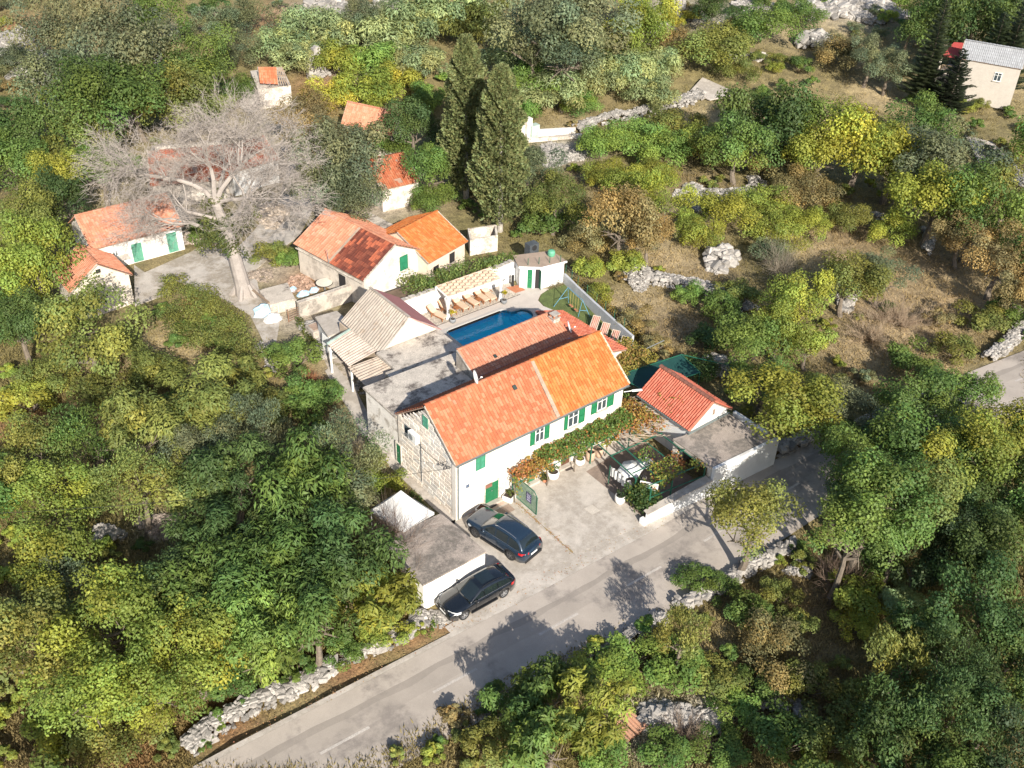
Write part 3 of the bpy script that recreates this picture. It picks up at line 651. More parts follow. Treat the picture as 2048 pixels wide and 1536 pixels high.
# roof
SL = mat('roof_underlay', (.30, .2, .15), .9, var=.2, bump=0)
b = MB(); dz = Vector((0, 0, -.14)); b.extr([EL + dz, ER + dz, RRp + dz, RLp + dz], (0, 0, .10)); b.build('front_roof_slab', SL, H)
b = MB(); b.extr([BE_R + dz, BE_L + dz, RLp + dz, RRp + dz], (0, 0, .10)); b.build('rear_roof_slab', SL, H)
tiles(H, EL, EM, RM, RLp, OR1, seed=5, nparts=300)
tiles(H, EMr + Vector((0, 0, .03)), ER + Vector((0, 0, .03)), RRp + Vector((0, 0, .03)), RMr + Vector((0, 0, .03)), OR2, seed=9)
tiles(H, BE_R, BE_L, RLp, RRp, [tuple(q * .62 for q in c) for c in OR1], seed=12, name='rear_roof_tiles')  # front palette darkened: the rear slope's shadow is put into the tile colours
b = MB(); n_ = Vector((0, -.5, .86)); b.extr([EM + n_ * .02, EMr + n_ * .02, RMr + n_ * .02, RM + n_ * .02], n_ * .075)
b.build('mortar_seam', mat('lime_mortar', (.36, .27, .20), .95, var=.2, finevar=.3, bump=.6), H)
ridge(H, RLp + Vector((0, 0, .05)), RM + Vector((0, 0, .05)), OR1); ridge(H, RM + Vector((0, 0, .08)), RRp + Vector((0, 0, .08)), OR2)
b = MB()
for A_, B_ in ((EL, RLp), ):
    b.bar(A_ + Vector((-.02, 0, -.02)), B_ + Vector((-.02, 0, -.02)), .06, .16)
b.build('verge', BLOCK, H)
b = MB(); 
for A_, B_ in ((ER, RRp),): b.bar(A_ + Vector((.03, 0, .0)), B_ + Vector((.03, 0, 0)), .14, .14)
b.build('verge', mat('pale_tile_verge', (.62, .42, .32), .9, var=.3, bump=.4), H)
def gutter(parent, A, B, r=.075, m=None, drop=None):
    A = Vector(A); B = Vector(B); d = (B - A).normalized(); side = d.cross(Vector((0, 0, 1))).normalized(); up = Vector((0, 0, 1)); k = 6; b = MB(); vs = []
    for e in (A, B):
        for rr in (r, r * .86):
            for q in range(k + 1):
                t = math.pi + math.pi * q / k; vs.append(e + side * math.cos(t) * rr + up * math.sin(t) * rr)
    s = k + 1
    fs = [(q, q + 1, 2 * s + q + 1, 2 * s + q) for q in range(k)] + [(s + q + 1, s + q, 3 * s + q, 3 * s + q + 1) for q in range(k)] + [(0, s, 3 * s, 2 * s), (k, 2 * s + k, 3 * s + k, s + k)]
    fs += [(q, s + q, s + q + 1, q + 1) for q in range(k)] + [(2 * s + q, 2 * s + q + 1, 3 * s + q + 1, 3 * s + q) for q in range(k)]
    b.add(vs, fs); g = b.build('gutter', m or METAL, parent)
    if drop is not None:
        for p in drop:
            q = MB(); q.tube(p, (p[0], p[1], .1), .05, n=8); q.build('downpipe', m or METAL, parent)
    return g
GUT = mat('grey_gutter', (.17, .20, .20), .5, metal=.2, var=.1, bump=0)
gutter(H, EL + Vector((0, -.1, -.07)), ER + Vector((0, -.1, -.07)), m=GUT, drop=[(.14, -.09, 4.75)])
GB = mat('blue_grey_gutter', (.20, .22, .30), .4, metal=.2, var=.1, bump=0)
gutter(H, (7.1, 7.32, 4.78), (16.2, 7.32, 4.85), m=GB)
# front openings: x, z from the survey
def wshut(xa, xb, xc, xd, z0, z1, mull=2):
    w0 = window(H, (xb, 0, z0 + .03), X1, NS, xc - xb, z1 - z0 - .03, mull)
    shutter(H, Vector((xa, -.0, z0)), X1, NS, xb - xa - .03, z1 - z0); shutter(H, Vector((xc + .03, 0, z0)), X1, NS, xd - xc - .03, z1 - z0)
    c = MB(); 
wshut(6.28, 6.71, 7.52, 7.98, 3.56, 4.78); wshut(9.36, 9.70, 10.68, 11.28, 3.52, 4.80); wshut(11.9, 12.46, 13.38, 14.06, 3.78, 5.0)
shutter(H, Vector((1.62, 0, 3.64)), X1, NS, .385, 1.05, (3.0, 1.4, 2.0)); shutter(H, Vector((2.01, 0, 3.64)), X1, NS, .385, 1.05, (3.4, 1.5, 2.2))
door(H, (2.44, 0, .22), X1, NS, 1.12, 1.72, leaves=2)
b = MB(); b.box((2.42, -.075, 1.62), (3.0, -.06, 1.98)); b.build('transom', mat('red_brown_paint', (.22, .10, .07), .7, bump=0), H)
door(H, (6.12, 0, .2), X1, NS, .76, 1.6, leaves=1, tone=(1.5, 1.1, 1.3)); door(H, (9.3, 0, .22), X1, NS, .82, 1.75, m=mat('brown_door_wood', (.11, .05, .028), .6, var=.2), leaves=1)
shutter(H, Vector((11.95, 0, .77)), X1, NS, .56, 1.24); shutter(H, Vector((13.34, 0, .66)), X1, NS, .5, 1.3); window(H, (12.55, 0, .78), X1, NS, .74, 1.2)
window(H, (7.35, 0, 1.0), X1, NS, .7, .95)
for xa, xb in ((2.2, 3.8), (5.9, 7.1), (9.0, 10.4)): MB().box((xa, -.35, 0), (xb, -.004, .2)).build('door_step', CONC, H)
b = MB(); lbox(b, Vector((.83, 0, 2.5)), X1, NS, 0, .27, 0, .27, .003, .03); tag(b.build('wall_plaque', mat('slate_blue_plaque', (.09, .12, .18), .5, bump=0)), 'small slate blue plaque on white house wall left of the double door', 'plaque')
t = thing('house_number_plate', 'little pale house number plate beside the corner downpipe', 'number plate')
b = MB(); lbox(b, Vector((.2, 0, 2.55)), X1, NS, 0, .3, 0, .16, .003, .02); b.build('plate', mat('pale_plate', (.6, .63, .68), .5, bump=0), t)
b = MB()
for k in range(2): lbox(b, Vector((.26 + k * .1, 0, 2.58)), X1, NS, 0, .05, 0, .1, .021, .024)
b.build('numerals', mat('numeral_blue', (.15, .2, .35), .5, bump=0), t)
# gable openings
shutter(H, Vector((0.0, 3.74, 5.93)), -Y1, NW, .6, .88, (5.5, 1.7, 2.8)); b = MB(); b.box((-.02, 5.45, 3.85), (.0, 6.12, 4.5)); b.build('vent_opening', mat('slate', (.06, .08, .09), .7, bump=0), H)
door(H, (0.0, 7.3, .35), -Y1, NW, .55, 1.75, leaves=1)
t = thing('air_conditioner', 'white air conditioning unit on the stone gable wall', 'air conditioner', (-.02, 4.65, 4.1))
b = MB(); b.box((-.42, -.55, .02), (-.08, .4, .72)); b.build('case', WPAINT, t)
b = MB(); b.lathe([(.26, 0), (.26, .012), (.22, .012), (.22, .02), (.04, .02)], n=20); o = b.build('fan_grille', mat('grille_grey', (.25, .26, .27), .6, bump=0), t, (-.425, .05, .37)); o.rotation_euler = (0, -math.pi / 2, 0)
b = MB(); b.tube((-.4, -.3, 0), (.0, -.3, -.02), .02); b.tube((-.4, .3, 0), (0, .3, -.02), .02); b.tube((-.3, -.55, .1), (-.02, -.6, .05), .015); b.tube((-.03, -.6, .05), (-.03, -.6, -3.4), .025); b.build('bracket', METAL, t)
t = thing('electric_bracket', 'dark iron cable bracket with insulators at the top corner of the stone gable', 'cable bracket', (-.05, .5, 4.4))
b = MB(); b.tube((0, 0, 0), (-.55, .1, .05), .03); b.tube((0, .35, .3), (-.5, .1, .06), .02); b.lathe([(.04, 0), (.06, .05), (.04, .12)], (-.5, .1, .08), 8); b.lathe([(.04, 0), (.06, .05), (.04, .12)], (-.3, .06, .07), 8); b.build('arm', mat('dark_iron', (.06, .06, .065), .5, metal=.5, bump=0), t)
def wire(name, label, A, B, sag, r=.012, m=None, parts=14):
    A = Vector(A); B = Vector(B); b = MB(); pr = A
    for i in range(1, parts + 1):
        q = i / parts; c = A.lerp(B, q) - Vector((0, 0, sag * 4 * q * (1 - q))); b.tube(pr, c, r, n=4); pr = c
    return tag(b.build(name, m or mat('black_cable', (.03, .03, .03), .6, bump=0)), label, 'cable')
wire('power_cable', 'thin black power cable running from the gable corner out over the thicket', (-.55, .6, 4.45), (-46, 22, 9), 1.6, .014)
wire('house_cable', 'thin cable strung along the stone gable wall', (-.1, .55, 4.5), (-.08, 5.1, 4.2), .5, .012)
dish('white satellite dish standing on the left part of the house ridge, seen edge on', (4.13, 3.5, 7.55), .50, (.72, -.66, .35), arm=.75)
# roof vents
t = MB(); t.box((-.14, -.17, .0), (.14, .17, .10)); o = t.build('roof_vent', mat('dark_vent', (.03, .045, .04), .6, bump=0), H); pv = PY(1029, 775, 0); 
d = ray(1029, 776); 
n0 = (ER - EL).cross(RLp - EL).normalized(); tt = (EL - Vector(CAM)).dot(n0) / Vector(d).dot(n0); o.location = Vector(CAM) + Vector(d) * tt + Vector((0, 0, .02)); o.rotation_euler = (rad(36), 0, 0)
# ================================================================ rear wing
T = thing('rear_wing', 'lower rear wing of the house with pale orange tiled roof beside the pool', 'house wing')
a, b_, c_, d_ = Vector((7.1, 7.45, 4.68)), Vector((16.5, 7.45, 4.75)), Vector((16.7, 10.05, 5.72)), Vector((7.25, 10.0, 5.68))
MB().extr([v - Vector((0, 0, .14)) for v in (a, b_, c_, d_)], (0, 0, .10)).build('roof_slab', SL, T)
tiles(T, a, b_, c_, d_, PALE, seed=21)
b = MB(); b.extr([(7.15, 7.2, -.1), (7.15, 10.0, -.1), (7.15, 10.0, 5.5), (7.15, 7.45, 4.5), (7.15, 7.2, 4.5)], (.25, 0, 0)); b.build('left_wall', BLOCK, T)
MB().extr([(7.41, 9.75, -.1), (16.6, 9.75, -.1), (16.6, 9.75, 5.5), (7.41, 9.75, 5.46)], (0, .24, 0)).build('rear_wall', WHITE, T)
MB().extr([(16.6, 7.2, -.1), (16.6, 9.74, -.1), (16.6, 9.74, 5.5), (16.6, 7.5, 4.6), (16.6, 7.2, 4.6)], (-.25, 0, 0)).build('right_wall', WHITE, T)
ridge(T, d_ + Vector((0, 0, .03)), c_ + Vector((0, 0, .03)), PALE, seed=8)
MB().bar(a + Vector((-.05, 0, .02)), d_ + Vector((-.05, 0, .02)), .1, .14).build('verge', BLOCK, T)
v0 = MB(); v0.box((-.12, -.14, 0), (.12, .14, .1)); o = v0.build('roof_vent', _M['dark_vent'], T, (9.6, 8.4, 5.1)); o.rotation_euler = (rad(21), 0, 0)
t = thing('chimney', 'square stone chimney with a small slab cap on the rear wing roof', 'chimney', (16.15, 9.3, 5.2))
b = MB(); b.box((-.3, -.28, -.2), (.3, .28, .55)); b.build('stack', OLDW, t)
b = MB(); b.prism([(-.36, -.34), (.36, -.34), (.36, .34), (-.36, .34)], .55, .63); b.build('cap', CONC, t)
b = MB(); [b.box((x, y, .63), (x + .12, y + .12, .86)) for x in (-.3, .18) for y in (-.26, .14)]; b.build('brick_post', CLAY, t); MB().box((-.34, -.3, .86), (.34, .3, .93)).build('slab', CONC, t)
dish('white satellite dish at the right end of the rear wing roof', (16.5, 7.9, 4.7), .52, (.75, -.60, .35), arm=.75)
# barrel tiled lean-to on the right
T = thing('lean_to', 'low lean-to with ribbed red barrel tile roof between house and lawn', 'lean-to')
a, b_, c_, d_ = Vector((20.35, 5.2, 3.3)), Vector((19.75, 12.5, 3.45)), Vector((16.8, 12.5, 4.45)), Vector((15.4, 5.2, 4.55))
MB().extr([v - Vector((0, 0, .12)) for v in (a, b_, c_, d_)], (0, 0, .09)).build('roof_slab', SL, T)
tiles(T, a, b_, c_, d_, [tuple(q * .9 for q in c) for c in REDT] + OR1[:3], tw=.23, tl=.42, style='barrel', seed=31)
MB().extr([(15.4, 5.45, -.1), (20.1, 5.45, -.1), (20.1, 5.45, 3.2), (15.4, 5.45, 4.4)], (0, .2, 0)).build('front_wall', WHITE, T)
MB().extr([(20.0, 5.66, -.1), (19.6, 12.2, -.1), (19.6, 12.2, 3.3), (20.0, 5.66, 3.2)], (-.2, 0, 0)).build('side_wall', WHITE, T)
MB().extr([(16.65, 12.2, -.1), (19.38, 12.2, -.1), (19.38, 12.2, 3.35), (16.65, 12.2, 4.35)], (0, -.2, 0)).build('rear_wall', WHITE, T)
# ================================================================ flat roofed block on the left rear
T = thing('flat_roofed_block', 'weathered white block with a stained flat concrete roof behind the stone gable', 'outbuilding')
A1 = [(.02, 7.28), (7.05, 7.28), (7.05, 10.4), (8.35, 10.4), (8.35, 11.45), (.0, 11.65)]
MB().prism(A1, 4.2, 4.4).build('roof', CONC2, T)
MB().prism([(.12, 7.30), (6.9, 7.30), (6.9, 10.5), (8.2, 10.5), (8.2, 11.3), (.12, 11.5)], -.1, 4.198).build('wall', mat('peeling_whitewash', (.80, .76, .70), .9, var=.12, finevar=.15, bump=.5, stain=(.42, .37, .31), stain_amt=.5, stain_scale=.9), T)
b = MB(); b.box((-.06, 7.3, 4.28), (.0, 11.6, 4.42)); b.build('roof_edge', BLOCK, T)
T2 = thing('lower_flat_roof', 'lower stained concrete flat roof between the corrugated shed and the pool', 'outbuilding')
MB().prism([(3.0, 11.67), (9.75, 11.67), (9.75, 16.2), (3.9, 16.2), (3.9, 13.5), (3.0, 13.5)], 3.2, 3.4).build('roof', CONC2, T2)
MB().prism([(4.1, 11.68), (9.6, 11.68), (9.6, 16.1), (4.1, 16.1)], -.1, 3.198).build('wall', OLDW, T2)
# ================================================================ corrugated shed and carport
T = thing('corrugated_shed', 'gabled shed with grey corrugated front slope and faded pink rear slope', 'shed')
e0, e1, r0, r1, q0, q1 = Vector((4.25, 22.3, 3.05)), Vector((4.3, 16.15, 3.05)), Vector((6.95, 21.9, 5.5)), Vector((7.05, 16.15, 5.5)), Vector((9.9, 22.2, 3.35)), Vector((9.95, 16.0, 3.35))
corr(T, e1, e0, r0, r1, sheets=(4, 2), seed=3)
for k in range(4):
    A_ = q0.lerp(q1, k / 4); B_ = q0.lerp(q1, (k + 1) / 4); C_ = r0.lerp(r1, (k + 1) / 4); D_ = r0.lerp(r1, k / 4); n2 = (B_ - A_).cross(D_ - A_).normalized(); n2 = n2 if n2.z > 0 else -n2
    MB().extr([A_, B_ - (B_ - A_) * .01, C_ - (C_ - D_) * .01, D_], n2 * .04).build('pink_panel', PINKR, T)
MB().extr([(4.6, 16.35, -.1), (9.6, 16.35, -.1), (9.6, 16.35, 3.45), (7.03, 16.35, 5.38), (4.6, 16.35, 3.2)], (0, .25, 0)).build('gable_wall', mat('cream_render', (.66, .58, .49), .9, var=.1, finevar=.1, bump=.3), T)
MB().extr([(4.55, 21.9, -.1), (9.6, 21.9, -.1), (9.6, 21.9, 3.45), (6.95, 21.9, 5.35), (4.55, 21.9, 3.1)], (0, -.25, 0)).build('rear_gable_wall', WHITE2, T)
MB().box((4.5, 16.62, -.1), (4.7, 21.62, 3.1)).build('side_wall', BLOCK, T); MB().box((9.4, 16.62, -.1), (9.6, 21.62, 3.35)).build('side_wall', BLOCK, T)
MB().bar(r0 + Vector((0, 0, .06)), r1 + Vector((0, 0, .06)), .22, .05).build('ridge_cap', CORR, T)
b = MB(); b.bar((4.6, 16.22, 3.32), (7.03, 16.22, 5.5), .1, .08); b.bar((7.03, 16.22, 5.5), (9.9, 16.2, 3.42), .1, .08); b.build('verge', OLDW, T)
T = thing('carport', 'lean-to carport of corrugated sheets on white posts by the side path', 'carport')
p0, p1, p2, p3 = Vector((1.78, 16.9, 2.55)), Vector((1.98, 20.4, 2.6)), Vector((4.4, 20.7, 3.0)), Vector((4.35, 16.9, 3.0))
corr(T, p0, p1, p2, p3, pitch=.33, sheets=(3, 1), seed=5, col=(1.25, 1.2, 1.2))
s0, s1, s2, s3 = Vector((1.5, 13.75, 2.45)), Vector((1.72, 16.95, 2.45)), Vector((5.2, 16.25, 2.95)), Vector((4.6, 13.75, 2.95))
corr(T, s0, s1, s2, s3, pitch=.33, sheets=(3, 1), seed=6, col=(1.15, 1.1, 1.05))
for x, y in ((1.9, 20.1), (1.95, 16.9), (1.6, 13.9)): MB().box((x, y, 0), (x + .14, y + .14, 2.45)).build('post', WPAINT, T)
MB().bar((1.95, 13.8, 2.4), (2.1, 20.4, 2.48), .08, .14).build('beam', WOOD, T)
MB().box((4.15, 13.6, -.1), (4.3, 22.4, 2.85)).build('rear_wall', mat('tan_render', (.45, .36, .27), .9, var=.15, bump=.3), T)
MB().bar((1.95, 20.55, 2.62), (4.35, 20.85, 3.02), .14, .14).build('fascia', mat('pale_green_fascia', (.35, .45, .40), .6, bump=0), T)
T = thing('low_annex', 'low flat concrete annex with white wall at the far left corner of the corrugated shed', 'annex')
lp = [G(670, 628, 2.0), G(683, 655, 2.0), G(722, 640, 2.0), G(706, 606, 2.0)]
MB().prism([(3.0, 22.4), (4.5, 22.2), (5.6, 22.25), (5.6, 25.4), (3.6, 25.6)], 1.85, 2.0).build('roof', CONC, T); MB().prism([(3.15, 22.5), (5.5, 22.35), (5.5, 25.3), (3.7, 25.4)], -.1, 1.849).build('wall', WHITE2, T)
t = thing('leaning_sheet', 'pale sheet of board leaning on the low annex wall', 'sheet'); b = MB(); A_ = Vector((3.0, 23.6, 0)); b.extr([A_, A_ + Vector((.0, -1.0, 0)), A_ + Vector((.16, -1.0, 1.6)), A_ + Vector((.16, 0, 1.6))], (-.04, 0, 0)); b.build('board', WPAINT, t)
# ================================================================ garage
T = thing('garage', 'small white garage with a gritty flat concrete roof beside the parked cars', 'garage')
MB().prism([(-6.3, -5.42), (-1.5, -5.42), (-1.82, -.85), (-5.3, -.75), (-6.3, -1.6)], 2.18, 2.32).build('roof', GRITROOF, T)
MB().prism([(-6.24, -5.36), (-1.56, -5.36), (-1.88, -.93), (-5.2, -.85), (-6.2, -1.65)], -.1, 2.178).build('wall', mat('bright_white_wall', (.86, .84, .80), .8, var=.03, finevar=.03, bump=.1, stain=(.6, .55, .5), stain_amt=.2), T)
T = thing('gazebo', 'white canvas garden gazebo behind the garage', 'gazebo', (-3.85, .75, 0), rad(-2))
cr = [Vector((-1.6, 1.3, 2.35)), Vector((-.85, -1.72, 2.35)), Vector((1.75, -1.25, 2.35)), Vector((1.0, 1.8, 2.35))]; ap = Vector((.35, .55, 3.65))
WC = mat('white_canvas', (.60, .595, .58), .8, var=.04, finevar=.03, bump=.15, bscale=5)
for k in range(4):
    A_, B_ = cr[k], cr[(k + 1) % 4]; b = MB(); N_ = 8; vs = []
    for i in range(N_ + 1):
        for j in range(N_ + 1 ):
            e = A_.lerp(B_, i / N_); p = e.lerp(ap, j / N_); sg = -.16 * math.sin(math.pi * j / N_) * (1 - .5 * j / N_); p = p + Vector((0, 0, sg + .05 * math.sin(math.pi * i / N_) * (1 - j / N_))); vs.append(p)
    b.add(vs, [(i * (N_ + 1) + j, (i + 1) * (N_ + 1) + j, (i + 1) * (N_ + 1) + j + 1, i * (N_ + 1) + j + 1) for i in range(N_) for j in range(N_)]); b.build('canvas_panel', WC, T, smooth=True)
    v = MB(); v.extr([A_, B_, B_ + Vector((0, 0, -.22)), A_ + Vector((0, 0, -.22))], (B_ - A_).cross(Vector((0, 0, 1))).normalized() * .01); v.build('valance', WC, T)
    p_ = MB(); p_.tube((A_.x * .97, A_.y * .97, 0), A_ * .97 + Vector((0, 0, .0)), .03); p_.build('pole', WPAINT, T)
# ================================================================ annex, outdoor kitchen, road wall
T = thing('tiled_annex', 'small white annex with red tiled gable roof at the end of the yard', 'annex building')
xe0, xe1, xr, ya, yb, ze, zr = 17.15, 21.65, 19.4, -4.95, .55, 3.0, 4.62
f0, f1, f2, f3 = Vector((xe0, ya, ze)), Vector((xe0, yb, ze)), Vector((xr, yb, zr)), Vector((xr, ya, zr)); g0, g1 = Vector((xe1, ya, ze)), Vector((xe1, yb, ze))
MB().extr([v - Vector((0, 0, .12)) for v in (f1, f0, f3, f2)], (0, 0, .08)).build('roof_slab', SL, T); MB().extr([v - Vector((0, 0, .12)) for v in (g0, g1, f2, f3)], (0, 0, .08)).build('roof_slab', SL, T)
tiles(T, f1, f0, f3, f2, REDT, tw=.21, tl=.30, style='barrel', seed=41); tiles(T, g0, g1, f2, f3, REDT, tw=.21, tl=.30, style='barrel', seed=42)
ridge(T, f2 + Vector((0, 0, .06)), f3 + Vector((0, 0, .06)), [hexc(170, 110, 90), hexc(150, 100, 84), hexc(190, 120, 96)], r=.17)
MB().extr([(xe0 + .25, ya + .25, -.1), (xe1 - .25, ya + .25, -.1), (xe1 - .25, ya + .25, ze + .02), (xr, ya + .25, zr - .12), (xe0 + .25, ya + .25, ze + .02)], (0, .2, 0)).build('gable_wall', WHITE2, T)
MB().extr([(xe0 + .25, yb - .25, -.1), (xe1 - .25, yb - .25, -.1), (xe1 - .25, yb - .25, ze + .02), (xr, yb - .25, zr - .12), (xe0 + .25, yb - .25, ze + .02)], (0, -.2, 0)).build('rear_gable_wall', WHITE2, T)
for x in (xe0 + .25, xe1 - .45): MB().box((x, ya + .46, -.1), (x + .2, yb - .46, ze)).build('side_wall', WHITE2, T)
gutter(T, (xe0 - .06, ya, ze - .04), (xe0 - .06, yb, ze - .04), m=GUT, drop=[(xe0 + .16, ya + .2, ze - .1)])
b = MB(); b.box((19.75, ya + .235, 3.15), (19.98, ya + .249, 3.62)); b.build('louvre', mat('louvre_brown', (.25, .18, .14), .7), T)
b = MB(); b.bar((xe0 + .1, ya + .12, 2.62), (xe1 - .1, ya + .12, 2.66), .12, .1); b.build('drip_rail', GUT, T)
b = MB()
rv = random.Random(4)
T = thing('outdoor_kitchen', 'open outdoor kitchen under a gritty flat concrete roof along the road', 'outdoor kitchen')
KR = [(16.0, -8.35), (21.85, -8.75), (21.6, -4.75), (17.0, -4.6), (16.1, -4.4)]
MB().prism(KR, 2.3, 2.45).build('roof', GRITROOF, T)
MB().prism([(16.0, -8.6), (22.4, -8.98), (22.4, -8.72), (16.0, -8.36)], -.1, 2.5).build('road_wall', WHITE2, T)
MB().prism([(22.15, -8.7), (22.4, -8.7), (22.3, -4.8), (22.05, -4.8)], -.1, 2.5).build('end_wall', WHITE2, T)
MB().prism([(17.1, -4.68), (22.0, -4.68), (22.0, -4.72), (17.1, -4.72)], -.1, 2.29).build('rear_wall', BLOCK, T)
for y in (-8.3, -4.95): MB().box((16.05, y, 0), (16.4, y + .4, 2.295)).build('pillar', OLDW, T)
MB().box((16.02, -7.9, 2.08), (16.3, -4.55, 2.297)).build('lintel', CONC, T)
MB().box((17.5, -8.2, 0), (21.5, -7.6, .9)).build('counter', mat('dark_counter', (.08, .06, .05), .6), T)
MB().prism([(21.95, -8.6), (22.1, -8.6), (22.0, -4.9), (21.85, -4.9)], 1.3, 2.0).build('inner_wall', BLOCK, T)
RW = thing('road_wall', 'low white roadside wall with a concrete coping in front of the patio', 'wall')
MB().prism([(10.35, -8.02), (15.98, -8.55), (15.98, -8.3), (10.35, -7.8)], -.1, [.92, 1.42, 1.42, .92]).build('wall', WHITE2, RW); MB().prism([(10.3, -8.08), (15.97, -8.61), (15.97, -7.9), (10.3, -7.6)], [.922, 1.422, 1.422, .922], [1.0, 1.5, 1.5, 1.0]).build('coping', CONC, RW)
MB().box((10.0, -8.05, 0), (10.32, -7.6, .45)).build('gate_stop', WPAINT, RW)
# steel pergola over the patio
T = thing('steel_pergola', 'green painted steel pergola frame over the patio', 'pergola')
zp = 2.3
def pbar(A, B, name='beam', w_=.06): MB().bar(A, B, w_, w_).build(name, DGREEN, T)
PXs = [(11.45, -.8, 11.0, -5.9), (12.85, -.6, 12.3, -6.9), (14.5, -.5, 14.2, -7.4), (16.0, -.4, 15.75, -7.9)]
for i, (x0, y0, x1, y1) in enumerate(PXs):
    pbar((x0, y0, zp), (x1, y1, zp)); pbar((x0 + .12, y0, zp - .12), (x1 + .12, y1, zp - .12))
for y in (-.9, -3.1, -5.4, -7.3): pbar((11.25 + y * .02, y + (.3 if y < -6 else 0), zp + .06), (16.0, y - .3, zp + .06))
for x, y in ((11.42, -.9), (11.1, -7.3), (12.9, -7.55), (15.8, -7.9), (16.0, -.6), (11.02, -5.9)): MB().box((x - .04, y - .04, 0), (x + .04, y + .04, zp)).build('post', DGREEN, T)
pbar((11.1, -7.3, 1.5), (12.9, -7.5, 1.5)); pbar((12.9, -7.5, 1.5), (15.8, -7.9, 1.5))
# green wire gate with plaque
T = thing('wire_gate', 'green mesh gate leaf standing open with a dark blue sign', 'gate')
gy0, gy1, gx, gz = -.15, -2.85, 4.76, 1.95
b = MB()
for A_, B_ in (((gx, gy0, .08), (gx, gy1, .08)), ((gx, gy0, gz), (gx, gy1 + .35, gz)), ((gx, gy0, .08), (gx, gy0, gz)), ((gx, gy1, .08), (gx, gy1, gz - .35)), ((gx, gy1 + .35, gz), (gx, gy1, gz - .35))): b.bar(A_, B_, .05, .05)
b.build('gate_frame', DGREEN, T)
b = MB()
MB().box((gx + .012, gy1 + .03, .1), (gx + .022, gy0 - .03, gz - .36)).build('mesh_backing', mat('pale_green_screen', (.36, .42, .33), .8, var=.25, scale=6, finevar=.4, fine=30, bump=.6), T)
MB().box((gx + .012, gy1 + .4, gz - .358), (gx + .022, gy0 - .03, gz - .03)).build('mesh_backing', _M['pale_green_screen'], T)
y = gy0 - .1
while y > gy1 + .05:
    b.box((gx - .004, y - .003, .1), (gx + .004, y + .003, gz - (.03 if y > gy1 + .35 else .3))); y -= .1
z = .2
while z < gz - .3: b.box((gx - .004, gy1, z), (gx + .004, gy0, z + .006)); z += .1
b.build('wire_mesh', DGREEN, T, kind='stuff')
S_ = MB().box((gx - .03, -2.25, .62), (gx - .012, -1.72, 1.42)).build('sign_board', mat('navy_sign', (.035, .03, .12), .5, bump=0), T)
LT = mat('sign_lettering', (.55, .55, .68), .5, bump=0)
b = MB()
def star(b, yc, zc, r):
    vs = [(gx - .034, yc - math.sin(math.pi * k / 5) * (r if k % 2 == 0 else r * .42), zc + math.cos(math.pi * k / 5) * (r if k % 2 == 0 else r * .42)) for k in range(10)]
    b.add(vs, [tuple(range(10))])
for k in range(3): star(b, -1.83 - k * .15, 1.33, .05)
b.build('star', mat('star_white', (.75, .75, .8), .5, bump=0), S_)
b = MB()
for z, w_, h in ((1.16, .42, .05), (1.05, .34, .035), (.95, .42, .045)): b.box((gx - .034, -1.985 - w_ / 2, z), (gx - .031, -1.985 + w_ / 2, z + h))
for z in (.8, .72): b.box((gx - .034, -2.19, z), (gx - .031, -1.79, z + .045))
b.build('lettering_lines', LT, S_)
# concrete joint and leaves in the yard
b = MB()
# picture sign on the wall corner
T = thing('picture_sign', 'tilted white picture board on a post at the patio corner', 'sign', (11.6, -6.75, 0))
A_ = Vector((-.45, .55, 1.62)); B_ = Vector((.28, -.48, 1.62)); u_ = (B_ - A_).normalized(); n_ = Vector((-u_.y, u_.x, 0)); n_ = -n_ if n_.x > 0 else n_
MB().extr([A_, B_, B_ + Vector((0, 0, .62)), A_ + Vector((0, 0, .62))], n_ * -.04).build('board', WPAINT, T)
for k, (c, a0, a1, z0, z1) in enumerate((((.5, .35, .30), .05, .45, .3, .55), ((.12, .33, .28), .5, .8, .08, .3), ((.45, .38, .3), .7, 1.2, .32, .5), ((.2, .3, .45), .1, .4, .06, .22), ((.5, .28, .2), .9, 1.18, .06, .26))):
    b = MB(); b.extr([A_ + u_ * a0 + Vector((0, 0, z0)), A_ + u_ * a1 + Vector((0, 0, z0)), A_ + u_ * a1 + Vector((0, 0, z1)), A_ + u_ * a0 + Vector((0, 0, z1))], n_ * .004); b.build('printed_picture', mat('print_%d' % k, c, .6, bump=0), T)
MB().box((-.1, -.05, 0), (-.02, .03, 1.65)).build('post', DGREEN, T)
# white sun parasols / cloths folded on the patio
def parasol(label, at, r, h, rot):
    T = thing('parasol', label, 'parasol', at, rot)
    b = MB(); n = 6; vs = [(0, 0, h)]
    for k in range(2 * n):
        t = math.pi * k / n; rr = r if k % 2 == 0 else r * .84; vs.append((rr * math.cos(t), rr * math.sin(t) * .8, h - .45 - (.12 if k % 2 == 0 else .02)))
    b.add(vs, [(0, 1 + k, 1 + (k + 1) % (2 * n)) for k in range(2 * n)]); b.build('canopy', WC, T)
    MB().tube((0, 0, 0), (0, 0, h - .02), .03).build('pole', METAL, T); MB().lathe([(.28, 0), (.28, .06), (.05, .1)], n=12).build('base', CONC, T)
parasol('larger white parasol under the steel pergola, left of the vine', (12.15, -4.3, 0), 1.15, 2.0, .4)
parasol('small white parasol under the pergola, nearer the kitchen pillar', (13.5, -4.35, 0), .75, 1.95, 0)
t = thing('laundry_line', 'white cloths hung on a line at the yard edge of the patio', 'laundry', (10.95, -5.0, 0))
